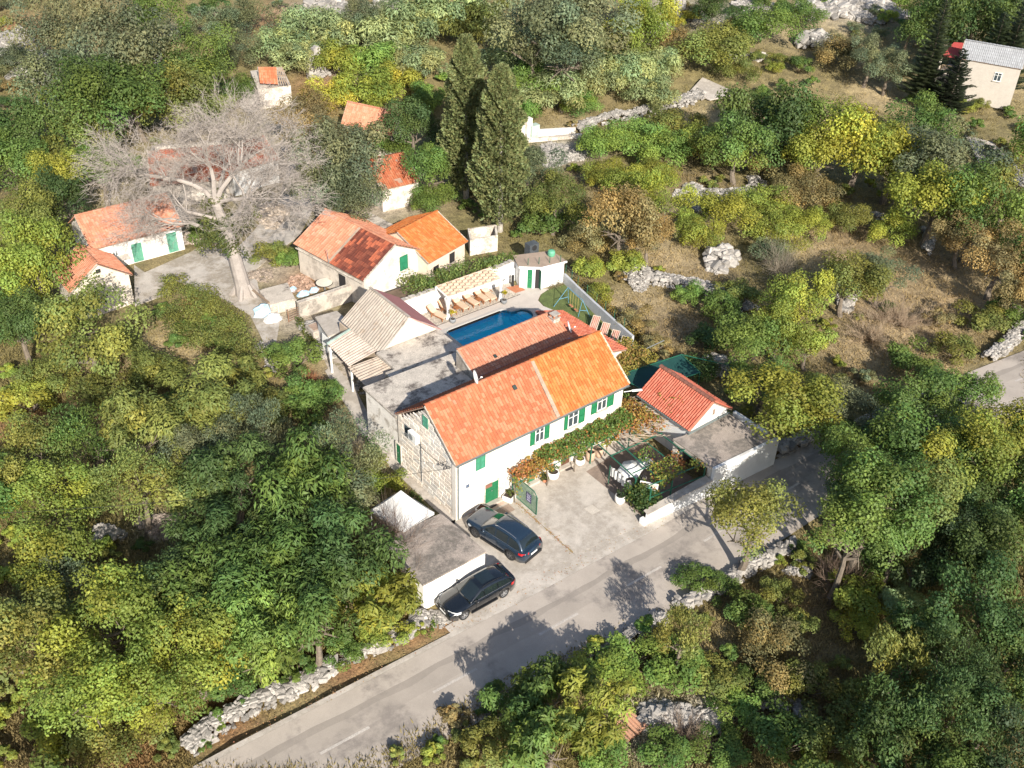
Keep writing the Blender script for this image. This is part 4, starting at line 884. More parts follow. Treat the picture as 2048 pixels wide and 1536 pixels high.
for k, (y0, y1) in enumerate(((-.9, -.1), (0.0, .85), (.9, 1.5))):
    b = MB(); vs = []
    for i in range(9):
        for j in range(4):
            y_ = y0 + (y1 - y0) * i / 8; vs.append((.08 * math.sin(i * 1.7 + k) * (1 - j / 3 * .3) , y_, 1.75 - j * .27 - .05 * math.sin(i)))
    b.add(vs, [(i * 4 + j, (i + 1) * 4 + j, (i + 1) * 4 + j + 1, i * 4 + j + 1) for i in range(8) for j in range(3)]); b.build('cloth', WC, t, smooth=True)
for y in (-1.1, 1.6): MB().tube((0, y, 0), (0, y, 1.8), .025).build('post', DGREEN, t)
MB().tube((0, -1.1, 1.78), (0, 1.6, 1.78), .006, n=4).build('line', METAL, t)
# teal shade roof and its frame behind the annex
T = thing('shade_roof', 'dark teal shade netting stretched on a green frame behind the annex', 'shade net')
tp = [Vector((18.4, 1.05, 2.55)), Vector((23.7, .2, 2.55)), Vector((24.2, 2.75, 2.65)), Vector((18.0, 3.6, 2.65))]
b = MB(); vs = []
for i in range(13):
    for j in range(7): p = tp[0].lerp(tp[1], i / 12).lerp(tp[3].lerp(tp[2], i / 12), j / 6); vs.append(p + Vector((0, 0, -.10 * math.sin(math.pi * (i % 4) / 4) - .1 * math.sin(math.pi * j / 6))))
b.add(vs, [(i * 7 + j, (i + 1) * 7 + j, (i + 1) * 7 + j + 1, i * 7 + j + 1) for i in range(12) for j in range(6)]); b.build('netting', SHADEN, T, smooth=True)
for k in range(4): MB().bar(tp[k], tp[(k + 1) % 4], .06, .06).build('rail', DGREEN, T); MB().box((tp[k].x - .03, tp[k].y - .03, 0), (tp[k].x + .03, tp[k].y + .03, tp[k].z)).build('post', DGREEN, T)
MB().bar((24.2, 2.75, 2.66), (26.5, -.6, 2.5), .05, .05).build('rail', DGREEN, T); MB().bar(tp[3] + Vector((0, 0, .01)), tp[3] + Vector((4.0, 4.8, .1)), .05, .05).build('rail', DGREEN, T)
# ================================================================ pool terrace
PCO = mat('pool_coping', (.49, .435, .385), .85, var=.06, finevar=.08, bump=.2, stain=(.5, .46, .42), stain_amt=.3)
PEB = mat('washed_pebble', (.42, .365, .30), .9, var=.12, finevar=.55, fine=9, bump=.8, bscale=12, bdist=.02)
pool = [(12.95, 15.6), (12.95, 19.6), (13.15, 19.85), (13.4, 19.95), (19.0, 19.95), (19.35, 19.85), (19.6, 19.55), (19.75, 19.25), (20.1, 19.15), (20.7, 19.1), (21.05, 18.85), (21.2, 18.4), (21.15, 17.9), (20.9, 17.45), (20.4, 17.2), (19.9, 17.1), (19.6, 16.8), (19.5, 15.6)]
def ringfill(name, outer, inner, z0, z1, m, kind='structure', parent=None):
    """flat slab between an outer and an inner outline, with real side faces"""
    from mathutils.geometry import tessellate_polygon
    o = [Vector((p[0], p[1], 0)) for p in outer]; i_ = [Vector((p[0], p[1], 0)) for p in inner]
    tr = tessellate_polygon([o, i_]); al = o + i_; b = MB()
    n = len(al); b.add([(p.x, p.y, z1) for p in al], [t if (al[t[1]] - al[t[0]]).cross(al[t[2]] - al[t[0]]).z > 0 else t[::-1] for t in tr])
    for L in (o, i_):
        k = len(L); b.add([(p.x, p.y, z1) for p in L] + [(p.x, p.y, z0) for p in L], [(q, (q + 1) % k, k + (q + 1) % k, k + q) for q in range(k)])
    return b.build(name, m, parent, kind=kind)
deck = [(9.8, 10.3), (16.5, 10.3), (16.5, 12.6), (20.6, 12.6), (22.3, 14.2), (23.3, 15.6), (23.0, 17.0), (22.65, 18.2), (22.9, 19.3), (23.8, 20.0), (25.0, 20.3), (24.4, 20.8), (22.9, 22.1), (22.6, 23.4), (9.9, 23.4)]
gapin = [(12.7, 15.35), (12.7, 20.2), (19.3, 20.2), (19.8, 19.8), (20.1, 19.4), (20.9, 19.3), (21.35, 18.8), (21.45, 17.9), (21.1, 17.2), (20.2, 16.85), (19.75, 16.6), (19.75, 15.35)]
ringfill('pool_deck', deck, gapin, -.05, .045, PCO)
ringfill('pool_coping', gapin, pool, -.3, .065, mat('pool_tile_coping', (.42, .39, .36), .8, var=.05, finevar=.1, bump=.2))
MB().prism([(9.9, 21.05), (22.0, 20.98), (22.5, 22.2), (22.4, 23.35), (9.9, 23.35)], -.05, .052).build('pebble_terrace', PEB, kind='structure')
MB().box((9.9, 20.98, -.05), (22.2, 21.04, .06)).build('drain_channel', mat('dark_channel', (.10, .08, .07), .7, bump=0), kind='structure')
def rug():
    b = MB(); P_ = [G(1012, 576), G(1031, 587), G(1051, 581), G(1035, 571)]; b.prism([(p.x, p.y) for p in P_], .053, .062)
    tag(b.build('outdoor_mat', mat('terracotta_mat', (.42, .16, .08), .9, var=.1, finevar=.2, bump=.3)), 'terracotta coloured mat in front of the pool house wall', 'mat')
rug()
BAS = mat('pool_liner', (.04, .78, 1.0), .5, var=.05, scale=3, finevar=.05, bump=0, stain=(.25, .60, .78), stain_amt=.45, stain_scale=.45)
b = MB(); n = len(pool); b.add([(x, y, -.62) for x, y in pool], [tuple(range(n))[::-1]]); b.add([(x, y, -.06) for x, y in pool] + [(x, y, -.62) for x, y in pool], [(i, (i + 1) % n, n + (i + 1) % n, n + i) for i in range(n)])
b.build('pool_basin', BAS, kind='structure')
for k in range(4):
    cc = (20.35, 18.15); r = 1.0 - .0 * k; b = MB(); pts = [(cc[0] + (.75 - .0) * math.cos(t) - k * .34, cc[1] + .95 * math.sin(t)) for t in [math.pi * q / 10 - math.pi / 2 for q in range(11)]]
    pts = [(21.1 - k * .32 + .1 * math.cos(t), 18.15 + .85 * math.sin(t)) for t in [math.pi * q / 8 - math.pi / 2 for q in range(9)]]
    b.prism([(20.3 - k * .3, 17.25), (20.75 - k * .3, 17.35), (21.05 - k * .3, 17.9), (21.05 - k * .3, 18.4), (20.75 - k * .3, 18.95), (20.3 - k * .3, 19.05)], -.61, -.2 - k * .1); b.build('pool_step', BAS, kind='structure')
wm = bpy.data.materials.new('pool_water'); wm.use_nodes = True; wn = wm.node_tree.nodes; wl = wm.node_tree.links; wn.clear()
out = wn.new('ShaderNodeOutputMaterial'); gl = wn.new('ShaderNodeBsdfGlossy'); gl.inputs['Roughness'].default_value = .03; tr = wn.new('ShaderNodeBsdfTransparent'); tr.inputs[0].default_value = (.55, .97, 1.0, 1)
fr = wn.new('ShaderNodeFresnel'); fr.inputs[0].default_value = 1.33; nz = wn.new('ShaderNodeTexNoise'); nz.inputs['Scale'].default_value = 2.2; nz.inputs['Detail'].default_value = 3
gp = wn.new('ShaderNodeNewGeometry'); wl.new(gp.outputs['Position'], nz.inputs['Vector']); bp = wn.new('ShaderNodeBump'); bp.inputs['Strength'].default_value = .25; bp.inputs['Distance'].default_value = .05
wl.new(nz.outputs[0], bp.inputs['Height']); wl.new(bp.outputs[0], gl.inputs['Normal']); wl.new(bp.outputs[0], fr.inputs['Normal']); ms = wn.new('ShaderNodeMixShader')
wl.new(fr.outputs[0], ms.inputs[0]); wl.new(tr.outputs[0], ms.inputs[1]); wl.new(gl.outputs[0], ms.inputs[2]); wl.new(ms.outputs[0], out.inputs[0])
b = MB(); b.add([(x, y, -.12) for x, y in pool], [tuple(range(n))[::-1]]); b.build('pool_water', wm, kind='structure')
# retaining wall behind the terrace with rough stone coping, planter bed behind it
T = thing('terrace_wall', 'white retaining wall behind the pool terrace with rough stone coping', 'wall')
MB().box((10.0, 23.4, -.1), (23.6, 23.75, 2.0)).build('wall', WHITE2, T)
rc = random.Random(9); x = 10.0; cs = []
while x < 23.5:
    w_ = rc.uniform(.25, .5); b = MB(); h = rc.uniform(.07, .16); j = rc.uniform(-.06, .06)
    b.prism([(-w_ / 2 + .01, -.22 + j), (w_ / 2 - .03, -.2 + j), (w_ / 2 - .01, .2 + j), (-w_ / 2 + .04, .23 + j)], 0, [h, h * .8, h, h * 1.1]); o = b.build('coping_stone', STONE, T, (x + w_ / 2, 23.57, 2.0)); q = rc.uniform(.85, 1.4); o.color = (q, q * .98, q * .95, 1); x += w_
MB().prism([(10.0, 23.76), (23.6, 23.76), (23.8, 25.6), (10.0, 26.2)], -.1, 1.6).build('planter_bed', mat('garden_soil', (.13, .09, .06), .95, var=.3, bump=.6), kind='structure')
# lawn, its edging, boundary wall
lawn = [(20.7, 12.6), (22.4, 14.1), (23.4, 15.6), (23.1, 17.0), (22.75, 18.2), (23.0, 19.25), (23.9, 19.95), (25.1, 20.25), (26.8, 20.2), (26.4, 17.6), (25.6, 14.8), (24.95, 11.8), (24.7, 8.6), (20.6, 8.4)]
LAWN = mat('lawn', (.095, .125, .035), .95, var=.25, scale=1.2, finevar=.35, fine=14, bump=.8, bscale=30, bdist=.03)
sheet('lawn', lawn, .03, LAWN)
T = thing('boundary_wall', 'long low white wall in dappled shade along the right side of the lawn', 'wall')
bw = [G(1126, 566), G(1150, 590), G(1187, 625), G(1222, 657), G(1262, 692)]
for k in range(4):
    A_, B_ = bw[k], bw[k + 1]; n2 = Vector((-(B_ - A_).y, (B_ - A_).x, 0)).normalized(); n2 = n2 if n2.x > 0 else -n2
    A2, B2 = A_ + n2 * .22, B_ + n2 * .22; b = MB(); b.prism([(A_.x, A_.y), (B_.x, B_.y), (B2.x, B2.y), (A2.x, A2.y)], -.1, 1.0); b.build('wall_section', mat('shade_toned_white_render', (.42, .43, .45), .9, var=.12, finevar=.15, bump=.4), T)  # white wall; its blue-grey shade is painted into the base colour
    for q in (0, .5): p = A2.lerp(B2, q); MB().box((p.x - .02, p.y - .02, .9), (p.x + .02, p.y + .02, 1.9)).build('fence_post', DGREEN, T)
    for z in (1.25, 1.55, 1.85): MB().tube((A2.x, A2.y, z), (B2.x, B2.y, z), .006, n=4).build('fence_wire', METAL, T)
# pool house
T = thing('pool_house', 'small white pool house with a flat roof and a green door', 'pool house')
ph = [(22.9, 22.05), (24.45, 20.85), (26.9, 20.45), (27.0, 22.5), (23.7, 23.8)]
MB().prism(ph, -.1, 2.2).build('wall', WHITE2, T); phr = [(22.72, 22.0), (24.38, 20.68), (27.05, 20.25), (27.15, 22.65), (23.6, 24.0)]; MB().prism(phr, 2.202, 2.34).build('roof', mat('brown_concrete_roof', (.34, .26, .20), .9, var=.15, finevar=.2, bump=.4), T)
b = MB()
for k in (0, 1): b.bar((*phr[k], 2.27), (*phr[k + 1], 2.27), .06, .16)
b.build('fascia', WPAINT, T)
ux = (Vector((24.45, 20.85, 0)) - Vector((22.9, 22.05, 0))).normalized(); nn = Vector((ux.y, -ux.x, 0))
door(T, Vector((22.9, 22.05, .02)) + ux * .72, ux, nn, .45, 2.0, leaves=1, tone=(1.2, 1.15, 1.1), framem=WPAINT)
b = MB(); lbox(b, Vector((22.9, 22.05, .02)), ux, nn, 1.45, 1.8, 0, 2.0, .004, .02); b.build('doorway', DARK, T)
b = MB(); lbox(b, Vector((22.9, 22.05, .02)) + ux * 1.8, (ux * .35 + nn * .9).normalized(), ux, 0, .42, 0, 2.0, 0, .035); b.build('open_door', DGREEN, T)
for k in range(4):
    p = Vector((23.6 + k * .95, 21.75 - k * .42, 2.34)); MB().bar(p, p + Vector((0, 0, .7)), .045, .045).build('roof_post', DGREEN, T)
t = thing('outdoor_shower', 'dark slim solar shower column by the pool house corner', 'shower', (22.55, 22.6, .05)); MB().box((-.1, -.08, 0), (.1, .08, 1.15)).build('tank', RUBBER, t); MB().tube((0, .05, 1.1), (0, .05, 1.95), .02).build('pipe', METAL, t)
t = thing('water_barrel', 'green plastic barrel on the pool house roof', 'barrel', (26.5, 21.9, 2.34)); b = MB(); b.lathe([(.3, 0), (.36, .15), (.36, .4), (.3, .55), (.12, .6)], n=16); b.build('body', mat('barrel_green', (.10, .32, .20), .6, bump=0), t)
t = thing('pump_housing', 'dark pump unit with a round fan behind the pool house', 'pump unit', (26.1, 24.3, 0)); MB().box((-.55, -.4, 0), (.55, .4, 2.75)).build('case', mat('dark_grey_case', (.07, .08, .09), .5, bump=0), t)
o = MB().lathe([(.28, 0), (.28, .03), (.1, .05)], n=18).build('fan', RUBBER, t, (.0, -.4, 2.4)); o.rotation_euler = (math.pi / 2, 0, 0)
# cabana
T = thing('cabana', 'white posted cabana with a canopy of woven cream fabric strips beside the pool', 'cabana')
c0, c1, c2, c3 = Vector((14.35, 21.35, 2.25)), Vector((20.1, 21.25, 2.25)), Vector((20.3, 23.3, 2.35)), Vector((14.45, 23.35, 2.35))
for c in (c0, c1, c2, c3): MB().box((c.x - .07, c.y - .07, 0), (c.x + .07, c.y + .07, c.z)).build('post', WPAINT, T)
for k in range(4): MB().bar((c0, c1, c2, c3)[k], (c0, c1, c2, c3)[(k + 1) % 4], .1, .12).build('beam', WPAINT, T)
NX, NY = 12, 4
for i in range(NX):
    b = MB(); vs = []
    for j in range(NY * 4 + 1):
        for s in (0, 1):
            a_ = (i + s * .97 + .015) / NX; p = c0.lerp(c1, a_).lerp(c3.lerp(c2, a_), j / (NY * 4)); ph_ = (j / 4 + (i % 2) * .5)
            vs.append(p + Vector((0, 0, .1 + .07 * math.sin(ph_ * 2 * math.pi))))
    b.add(vs, [(2 * j, 2 * j + 1, 2 * j + 3, 2 * j + 2) for j in range(NY * 4)]); o = b.build('fabric_strip', FABRIC, T, smooth=True); q = .92 + .14 * (i % 2); o.color = (q, q * .97, q * .94, 1)
for i in range(13):
    p = c0.lerp(c1, i / 12); 
    if i < 12:
        p2 = c0.lerp(c1, (i + 1) / 12); b = MB(); b.extr([p + Vector((0, -.06, .08)), p2 + Vector((0, -.06, .08)), p2 + Vector((0, -.1, -.16)), p.lerp(p2, .5) + Vector((0, -.1, -.26)), p + Vector((0, -.1, -.16))], (0, -.012, 0)); b.build('drape', WC, T)
for c in (c0, c1):
    b = MB(); n = 14; vs = []
    for j in range(6):
        z = 2.2 - j * .42; r = .34 - .22 * math.sin(math.pi * j / 6)
        for k in range(n): a = 2 * math.pi * k / n; rr = r * (1 + .2 * (k % 2)); vs.append((c.x + rr * math.cos(a), c.y + rr * math.sin(a) * .7, z))
    b.add(vs, [(j * n + k, j * n + (k + 1) % n, (j + 1) * n + (k + 1) % n, (j + 1) * n + k) for j in range(5) for k in range(n)]); b.build('curtain', WC, T, smooth=True)
# sun loungers
def lounger():
    t = thing('sun_lounger', '', 'sun lounger', (0, 0, 0), 0, 'wooden sun loungers by the pool')
    LW = mat('lounger_wood', (.30, .12, .05), .6, var=.2)
    b = MB(); b.bar((-.33, -1.0, .3), (-.33, .4, .3), .05, .08); b.bar((.33, -1.0, .3), (.33, .4, .3), .05, .08); b.bar((-.33, .35, .32), (-.33, .95, .85), .05, .06); b.bar((.33, .35, .32), (.33, .95, .85), .05, .06); b.bar((-.33, .9, .8), (.33, .9, .8), .05, .05)
    b.bar((-.42, -.1, .52), (-.42, .45, .52), .07, .04); b.bar((.42, -.1, .52), (.42, .45, .52), .07, .04); b.build('frame', LW, t)
    for x in (-.33, .33):
        for y in (-.9, .35): MB().box((x - .03, y - .03, 0), (x + .03, y + .03, .3)).build('leg', LW, t)
    b = MB(); b.box((-.3, -1.0, .33), (.3, .35, .42)); b.extr([(-.3, .35, .34), (.3, .35, .34), (.3, .95, .87), (-.3, .95, .87)], (0, -.06, .08)); b.build('cushion', FABRIC, t); return t
L0 = lounger(); lab = ['leftmost sun lounger, standing outside the left post of the cabana', 'sun lounger just inside the left cabana post', 'second sun lounger under the cabana with a wooden side table on its left', 'third sun lounger under the cabana with a white towel', 'fourth sun lounger under the cabana, right of the larger side table', 'rightmost sun lounger beside the right cabana post']
for k, (x, y, r) in enumerate(((13.75, 22.2, .25), (14.95, 22.35, .1), (16.35, 22.4, .05), (17.55, 22.45, .05), (18.75, 22.45, .0), (19.45, 22.3, -.05))):
    o = L0 if k == 0 else copy_tree(L0); o.location = (x, y, .05); o.rotation_euler = (0, 0, r); o['label'] = lab[k]
for k, (x, y) in enumerate(((15.75, 22.0), (18.2, 22.0))):
    t = thing('side_table', ['small slatted wooden side table left of the second cabana lounger', 'larger slatted wooden side table in the middle of the cabana'][k], 'table', (x, y, .05), 0, 'slatted side tables under the cabana'); b = MB(); [b.box((-.25, -.3 + i * .12, .38), (.25, -.2 + i * .12, .41)) for i in range(5)]; b.build('top', _M['lounger_wood'], t)
    for sx in (-.2, .2):
        for sy in (-.25, .2): MB().box((sx - .02, sy - .02, 0), (sx + .02, sy + .02, .38)).build('leg', _M['lounger_wood'], t)
def planter(name, label, at, r0, r1, h, pm, plant_r, leafc, stem=.0, cat='potted plant', square=False, group=None):
    t = thing(name, label, cat, at, R_.random(), group)
    if square: b = MB(); b.prism([(-r0, -r0), (r0, -r0), (r0, r0), (-r0, r0)], 0, h); b.build('pot', pm, t); MB().prism([(-r0 * .88, -r0 * .88), (r0 * .88, -r0 * .88), (r0 * .88, r0 * .88), (-r0 * .88, r0 * .88)], h, h + .01).build('soil', SOIL, t)
    else:
        MB().lathe([(r1 * .8, 0), (r0 * .95, h * .35), (r0, h * .7), (r0 * .92, h), (r0 * .8, h), (r0 * .78, h * .85), (.01, h * .85)], n=18).build('pot', pm, t, smooth=True); MB().lathe([(r0 * .78, h * .86), (.01, h * .9)], n=14, cap=False).build('soil', SOIL, t)
    if plant_r:
        if stem: MB().tube((0, 0, h * .85), (0, 0, h + stem), .025).build('stem', BARK, t)
        o = link('foliage', foliage_mesh(plant_r, int(260 * plant_r / .3), .10, seed=R_.randint(1, 999), flat=.85), [LEAF], t, (0, 0, h + stem + plant_r * .5)); o.color = (*leafc, 1)
    return t
# swing set
T = thing('swing_set', 'light blue metal swing set on the lawn', 'swing set', (0, 0, 0))
sA, sB = Vector((23.98, 16.3, 2.05)), Vector((24.2, 14.2, 2.05))
sA = G(1136, 575, 2.0); sB = G(1165, 600, 2.0)
MB().tube(sA, sB, .03, n=8).build('top_beam', BLUEW, T)
fe = [[G(1107, 614), G(1137, 606)], [G(1156, 634), G(1181, 636)]]
for tp_, ff in zip((sA, sB), fe):
    for f_ in ff: MB().tube(tp_, f_ + Vector((0, 0, 0)), .026, n=8).build('leg', BLUEW, T)
    MB().tube(tp_.lerp(ff[0], .6), tp_.lerp(ff[1], .6), .025, n=6).build('cross_brace', BLUEW, T)
for q in (.3, .65):
    p = sA.lerp(sB, q); dd = (sB - sA).normalized() * .2
    b = MB(); b.tube(p - dd, p - dd + Vector((0, 0, -1.5)), .012, n=4); b.tube(p + dd, p + dd + Vector((0, 0, -1.5)), .012, n=4); b.build('rope', mat('yellow_rope', (.5, .38, .12), .8, bump=0), T)
    b = MB(); c = p + Vector((0, 0, -1.5)); b.bar(c - dd * 1.2, c + dd * 1.2, .22, .05); b.build('swing_seat', CLAY, T)
def deckchair():
    t = thing('deck_chair', '', 'deck chair', (0, 0, 0), 0, 'red striped deck chairs behind the lean-to')
    WD = mat('bleached_wood', (.55, .47, .38), .7, var=.1)
    b = MB()
    for x in (-.34, .34): b.bar((x, -.55, .28), (x, .55, 1.15), .05, .05); b.bar((x * .9, .35, 0), (x * .9, -.35, .52), .045, .045); b.bar((x, -.55, .02), (x, .05, .75), .04, .04); b.bar((x * .9, .5, .03), (x * .9, .1, .78), .04, .04)
    b.bar((-.34, .55, 1.15), (.34, .55, 1.15), .05, .05); b.bar((-.34, -.55, .28), (.34, -.55, .28), .05, .05); b.bar((-.3, .35, .02), (.3, .35, .02), .04, .04); b.bar((-.34, -.55, .03), (.34, -.55, .03), .04, .04); b.build('frame', WD, t)
    for k in range(7):
        b = MB(); x0 = -.29 + k * .083; vs = []
        for j in range(7): q = j / 6; vs += [(x0, -.55 + 1.1 * q, .28 + .87 * q - .1 * math.sin(math.pi * q)), (x0 + .083, -.55 + 1.1 * q, .28 + .87 * q - .1 * math.sin(math.pi * q))]
        b.add(vs, [(2 * j, 2 * j + 1, 2 * j + 3, 2 * j + 2) for j in range(6)]); b.build('canvas_stripe', mat('stripe_red', (.33, .12, .09), .9, bump=0) if k % 2 == 0 else mat('stripe_cream', (.5, .33, .26), .9, bump=0), t)
    return t
d0 = deckchair(); lab = ['deck chair nearest the swing set', 'second deck chair from the swing set', 'third deck chair from the swing set', 'last deck chair, the one in shade furthest from the swing set']
for k, (u, v) in enumerate(((1185, 657), (1204, 671), (1224, 686), (1243, 699))):
    p = G(u + 4, v - 4, .3); o = d0 if k == 0 else copy_tree(d0); o.location = (p.x, p.y, .0); o.rotation_euler = (0, 0, rad(-62)); o.scale = (.95,) * 3; o['label'] = 'red striped ' + lab[k]
# ================================================================ village houses
def gable_building(t, E0, E1, R0, ze, zr, wm, pal, seed, ov=.22, style='flat', pal2=None, split=None, rear=True, holes=None, wallz=None, wm2=None, tw=.24, tl=.36):
    E0, E1, R0 = Vector(E0), Vector(E1), Vector(R0); g0 = float(terr(E0.x, E0.y)); ux = Vector((E1.x - E0.x, E1.y - E0.y, 0)); L = ux.length; ux.normalize(); uy = Vector((-ux.y, ux.x, 0))
    if uy.dot(R0 - E0) < 0: uy = -uy
    d = uy.dot(Vector((R0.x - E0.x, R0.y - E0.y, 0))); O = Vector((E0.x, E0.y, g0)); Q = lambda a, b_, c: O + ux * a + uy * b_ + Vector((0, 0, c))
    A, B, C, D = Q(0, 0, ze), Q(L, 0, ze), Q(L, d, zr), Q(0, d, zr); A2, B2 = Q(L, 2 * d, ze), Q(0, 2 * d, ze); dz = Vector((0, 0, .11))
    MB().extr([v - dz for v in (A, B, C, D)], (0, 0, .07)).build('roof_slab', SL, t)
    if pal2: 
        tiles(t, A, A.lerp(B, split), D.lerp(C, split), D, pal, seed=seed, style=style, tw=tw, tl=tl); tiles(t, A.lerp(B, split + .03), B, C, D.lerp(C, split + .03), pal2, seed=seed + 1, style=style, tw=tw, tl=tl)
        MB().extr([A.lerp(B, split), A.lerp(B, split + .03), D.lerp(C, split + .03), D.lerp(C, split)], (0, 0, .08)).build('mortar_seam', _M['lime_mortar'], t)
    else: tiles(t, A, B, C, D, pal, seed=seed, style=style, holes=holes, tw=tw, tl=tl)
    if rear:
        MB().extr([v - dz for v in (A2, B2, D, C)], (0, 0, .07)).build('roof_slab', SL, t); tiles(t, A2, B2, D, C, pal, seed=seed + 5, style=style, tw=tw, tl=tl)
    if not holes: ridge(t, D + Vector((0, 0, .03)), C + Vector((0, 0, .03)), pal, seed=seed)
    i = ov; zz = ze - .12; sl = (zr - ze) / d
    MB().extr([Q(i, i, -.3), Q(L - i, i, -.3), Q(L - i, i, zz + i * sl), Q(i, i, zz + i * sl)], uy * .3).build('front_wall', wm, t)
    MB().extr([Q(i, 2 * d - i, -.3), Q(L - i, 2 * d - i, -.3), Q(L - i, 2 * d - i, zz + i * sl), Q(i, 2 * d - i, zz + i * sl)], uy * -.3).build('rear_wall', wm, t)
    for e, s in ((i, 1), (L - i, -1)):
        MB().extr([Q(e, i + .302, -.3), Q(e, 2 * d - i - .302, -.3), Q(e, 2 * d - i - .302, zz + (i + .3) * sl), Q(e, d, zr - .14), Q(e, i + .302, zz + (i + .3) * sl)], ux * .3 * s).build('gable_wall', wm2 or wm, t)
        MB().bar(Q(e - .2 * s, 0, ze - .02), Q(e - .2 * s, d, zr - .0), .1, .12).build('verge', BLOCK, t)
    return Q, ux, uy, L, d
LG = (8, 2.1, 3.6)
T = thing('white_cottage', 'long whitewashed cottage with orange roof and two pale green doors beside the dead tree', 'house')
Q, ux, uy, L, d = gable_building(T, G(181, 500, 2.55), G(368, 452, 2.5), G(143, 432, 4.7), 2.55, 4.6, mat('whitewash', (.78, .75, .71), .9, var=.06, finevar=.08, bump=.4, stain=(.5, .45, .4), stain_amt=.4), PALE, 51)
def onwall(P, Q, ux, uy, off):   # distance along the wall of a world point
    return (P - Q(0, 0, 0)).dot(ux)
for (u0, v0), (u1, v1), h in (((274, 532), (294, 526), 1.95), ((338, 506), (356, 499), 2.1)):
    a0 = onwall(G(u0, v0), Q, ux, uy, 0); a1 = onwall(G(u1, v1), Q, ux, uy, 0); door(T, Q(a0, .22, 0), ux, -uy, max(.8, a1 - a0), h, leaves=2, tone=LG, framem=WPAINT)
a0 = onwall(G(222, 520, 1), Q, ux, uy, 0); window(T, Q(a0, .22, 1.2), ux, -uy, .8, .55, 3); b = MB(); b.extr([Q(a0 - .4, -.5, .95), Q(a0 + 1.6, -.5, .95), Q(a0 + 1.6, .2, 1.1), Q(a0 - .4, .2, 1.1)], (0, 0, .06)); b.build('shelf_slab', CONC, T)
T = thing('gabled_barn', 'small barn with pale plastered gable and orange roof left of the village yard', 'barn')
e0 = G(141, 587, 2.9); e1 = G(104, 545, 2.9); Q, ux, uy, L, d = gable_building(T, e0, e1, G(193, 526, 4.9), 2.9, 4.85, mat('pale_plaster', (.60, .53, .44), .9, var=.1, finevar=.1, bump=.4), PALE, 57, style='flat')
b = MB(); c_ = Q(.2, d, 3.9); b.extr([c_ - uy * .2, c_ + uy * .2, c_ + uy * .2 + Vector((0, 0, .35)), c_ - uy * .2 + Vector((0, 0, .35))], ux * -.03); b.build('vent_opening', DARK, T)
T = thing('patched_roof_house', 'old house with half pale orange, half dark patched tiled roof and a green gable shutter', 'house')
Q, ux, uy, L, d = gable_building(T, G(588, 487, 3), G(727, 562, 3), G(636, 412, 5.1), 3.0, 5.1, mat('grey_plaster', (.56, .50, .43), .9, var=.12, finevar=.12, bump=.4, stain=(.38, .33, .28), stain_amt=.6), PALE, 61, pal2=DARKT, split=.5, wm2=WHITE, tw=.3, tl=.42)
sh = Q(L - .2, d + .55, 2.25); shutter(T, sh + Vector((0, 0, -.15)), uy, ux, .95, 1.45, (1.3, 1.1, 1.3)); b = MB(); lbox(b, Q(0, .22, 0), ux, -uy, L * .62, L * .62 + .9, .3, 2.2, .004, .03); b.build('doorway', DARK, T)
b = MB(); b.bar(Q(.2, .0, 2.62), Q(L - .1, 0, 2.66), .1, .1); b.build('eaves_band', OLDW, T)
MB().tube(Q(L * .52, -.05, 2.9), Q(L * .52, -.15, 4.4), .03).build('antenna_pole', METAL, T)
T2 = thing('grey_lean_to', 'grey concrete roofed lean-to between the two village houses', 'lean-to')
p = [G(*q) for q in ((783, 487, 3.3), (850, 512, 2.9), (872, 500, 2.9), (805, 470, 3.3))]; MB().extr([v - Vector((0, 0, .12)) for v in p], (0, 0, .12)).build('roof', CONC2, T2)
p = [G(*q) for q in ((700, 432, 2.6), (740, 425, 2.6), (812, 462, 2.6), (785, 486, 2.6))]; MB().extr([v - Vector((0, 0, .1)) for v in p], (0, 0, .1)).build('slab', CONC2, T2)
p = [G(*q) for q in ((850, 514, 2.8), (872, 502, 2.8))]; MB().extr([Vector((p[0].x, p[0].y, 0)), Vector((p[1].x, p[1].y, 0)), p[1], p[0]], (0, .2, 0)).build('wall', OLDW, T2)
T = thing('orange_roofed_cottage', 'small cream cottage with a bright orange roof and two dark windows behind the terrace hedge', 'house')
Q, ux, uy, L, d = gable_building(T, G(857, 527, 2.7), G(936, 482, 2.7), G(828, 447, 4.6), 2.7, 4.6, mat('cream_plaster', (.64, .54, .43), .9, var=.1, finevar=.1, bump=.3), OR2, 71)
for a0, z0, h in ((.9, .6, .75), (3.2, .75, 1.0)): b = MB(); lbox(b, Q(0, .22, 0), ux, -uy, a0, a0 + .75, z0 + .5, z0 + .5 + h, .004, .03); b.build('window_opening', DARK, T); b = MB(); lbox(b, Q(0, .22, 0), ux, -uy, a0 - .08, a0 + .83, z0 + .42, z0 + .5, .004, .08); b.build('sill', CONC, T)
T = thing('roofless_shed', 'roofless cream block shed with rubble inside at the foot of the cypresses', 'shed')
p = [G(u, v) for u, v in ((940, 512), (995, 502), (992, 480), (935, 488))]
for k in range(4): A_, B_ = p[k], p[(k + 1) % 4]; n2 = (B_ - A_).cross(Vector((0, 0, 1))).normalized() * -.2; MB().extr([A_, B_, B_ + Vector((0, 0, 1.7)), A_ + Vector((0, 0, 1.75))], n2).build('wall', OLDW, T)
T = thing('upper_cottage', 'cottage with a pale orange tiled roof half hidden in trees left of the cypresses', 'house')
gable_building(T, G(682, 248, 2.7), G(786, 272, 2.7), G(690, 200, 4.9), 2.7, 4.8, OLDW, PALE, 81)
T = thing('overgrown_cottage', 'overgrown cottage with a broken orange roof and peeling white wall below the upper cottage', 'house')
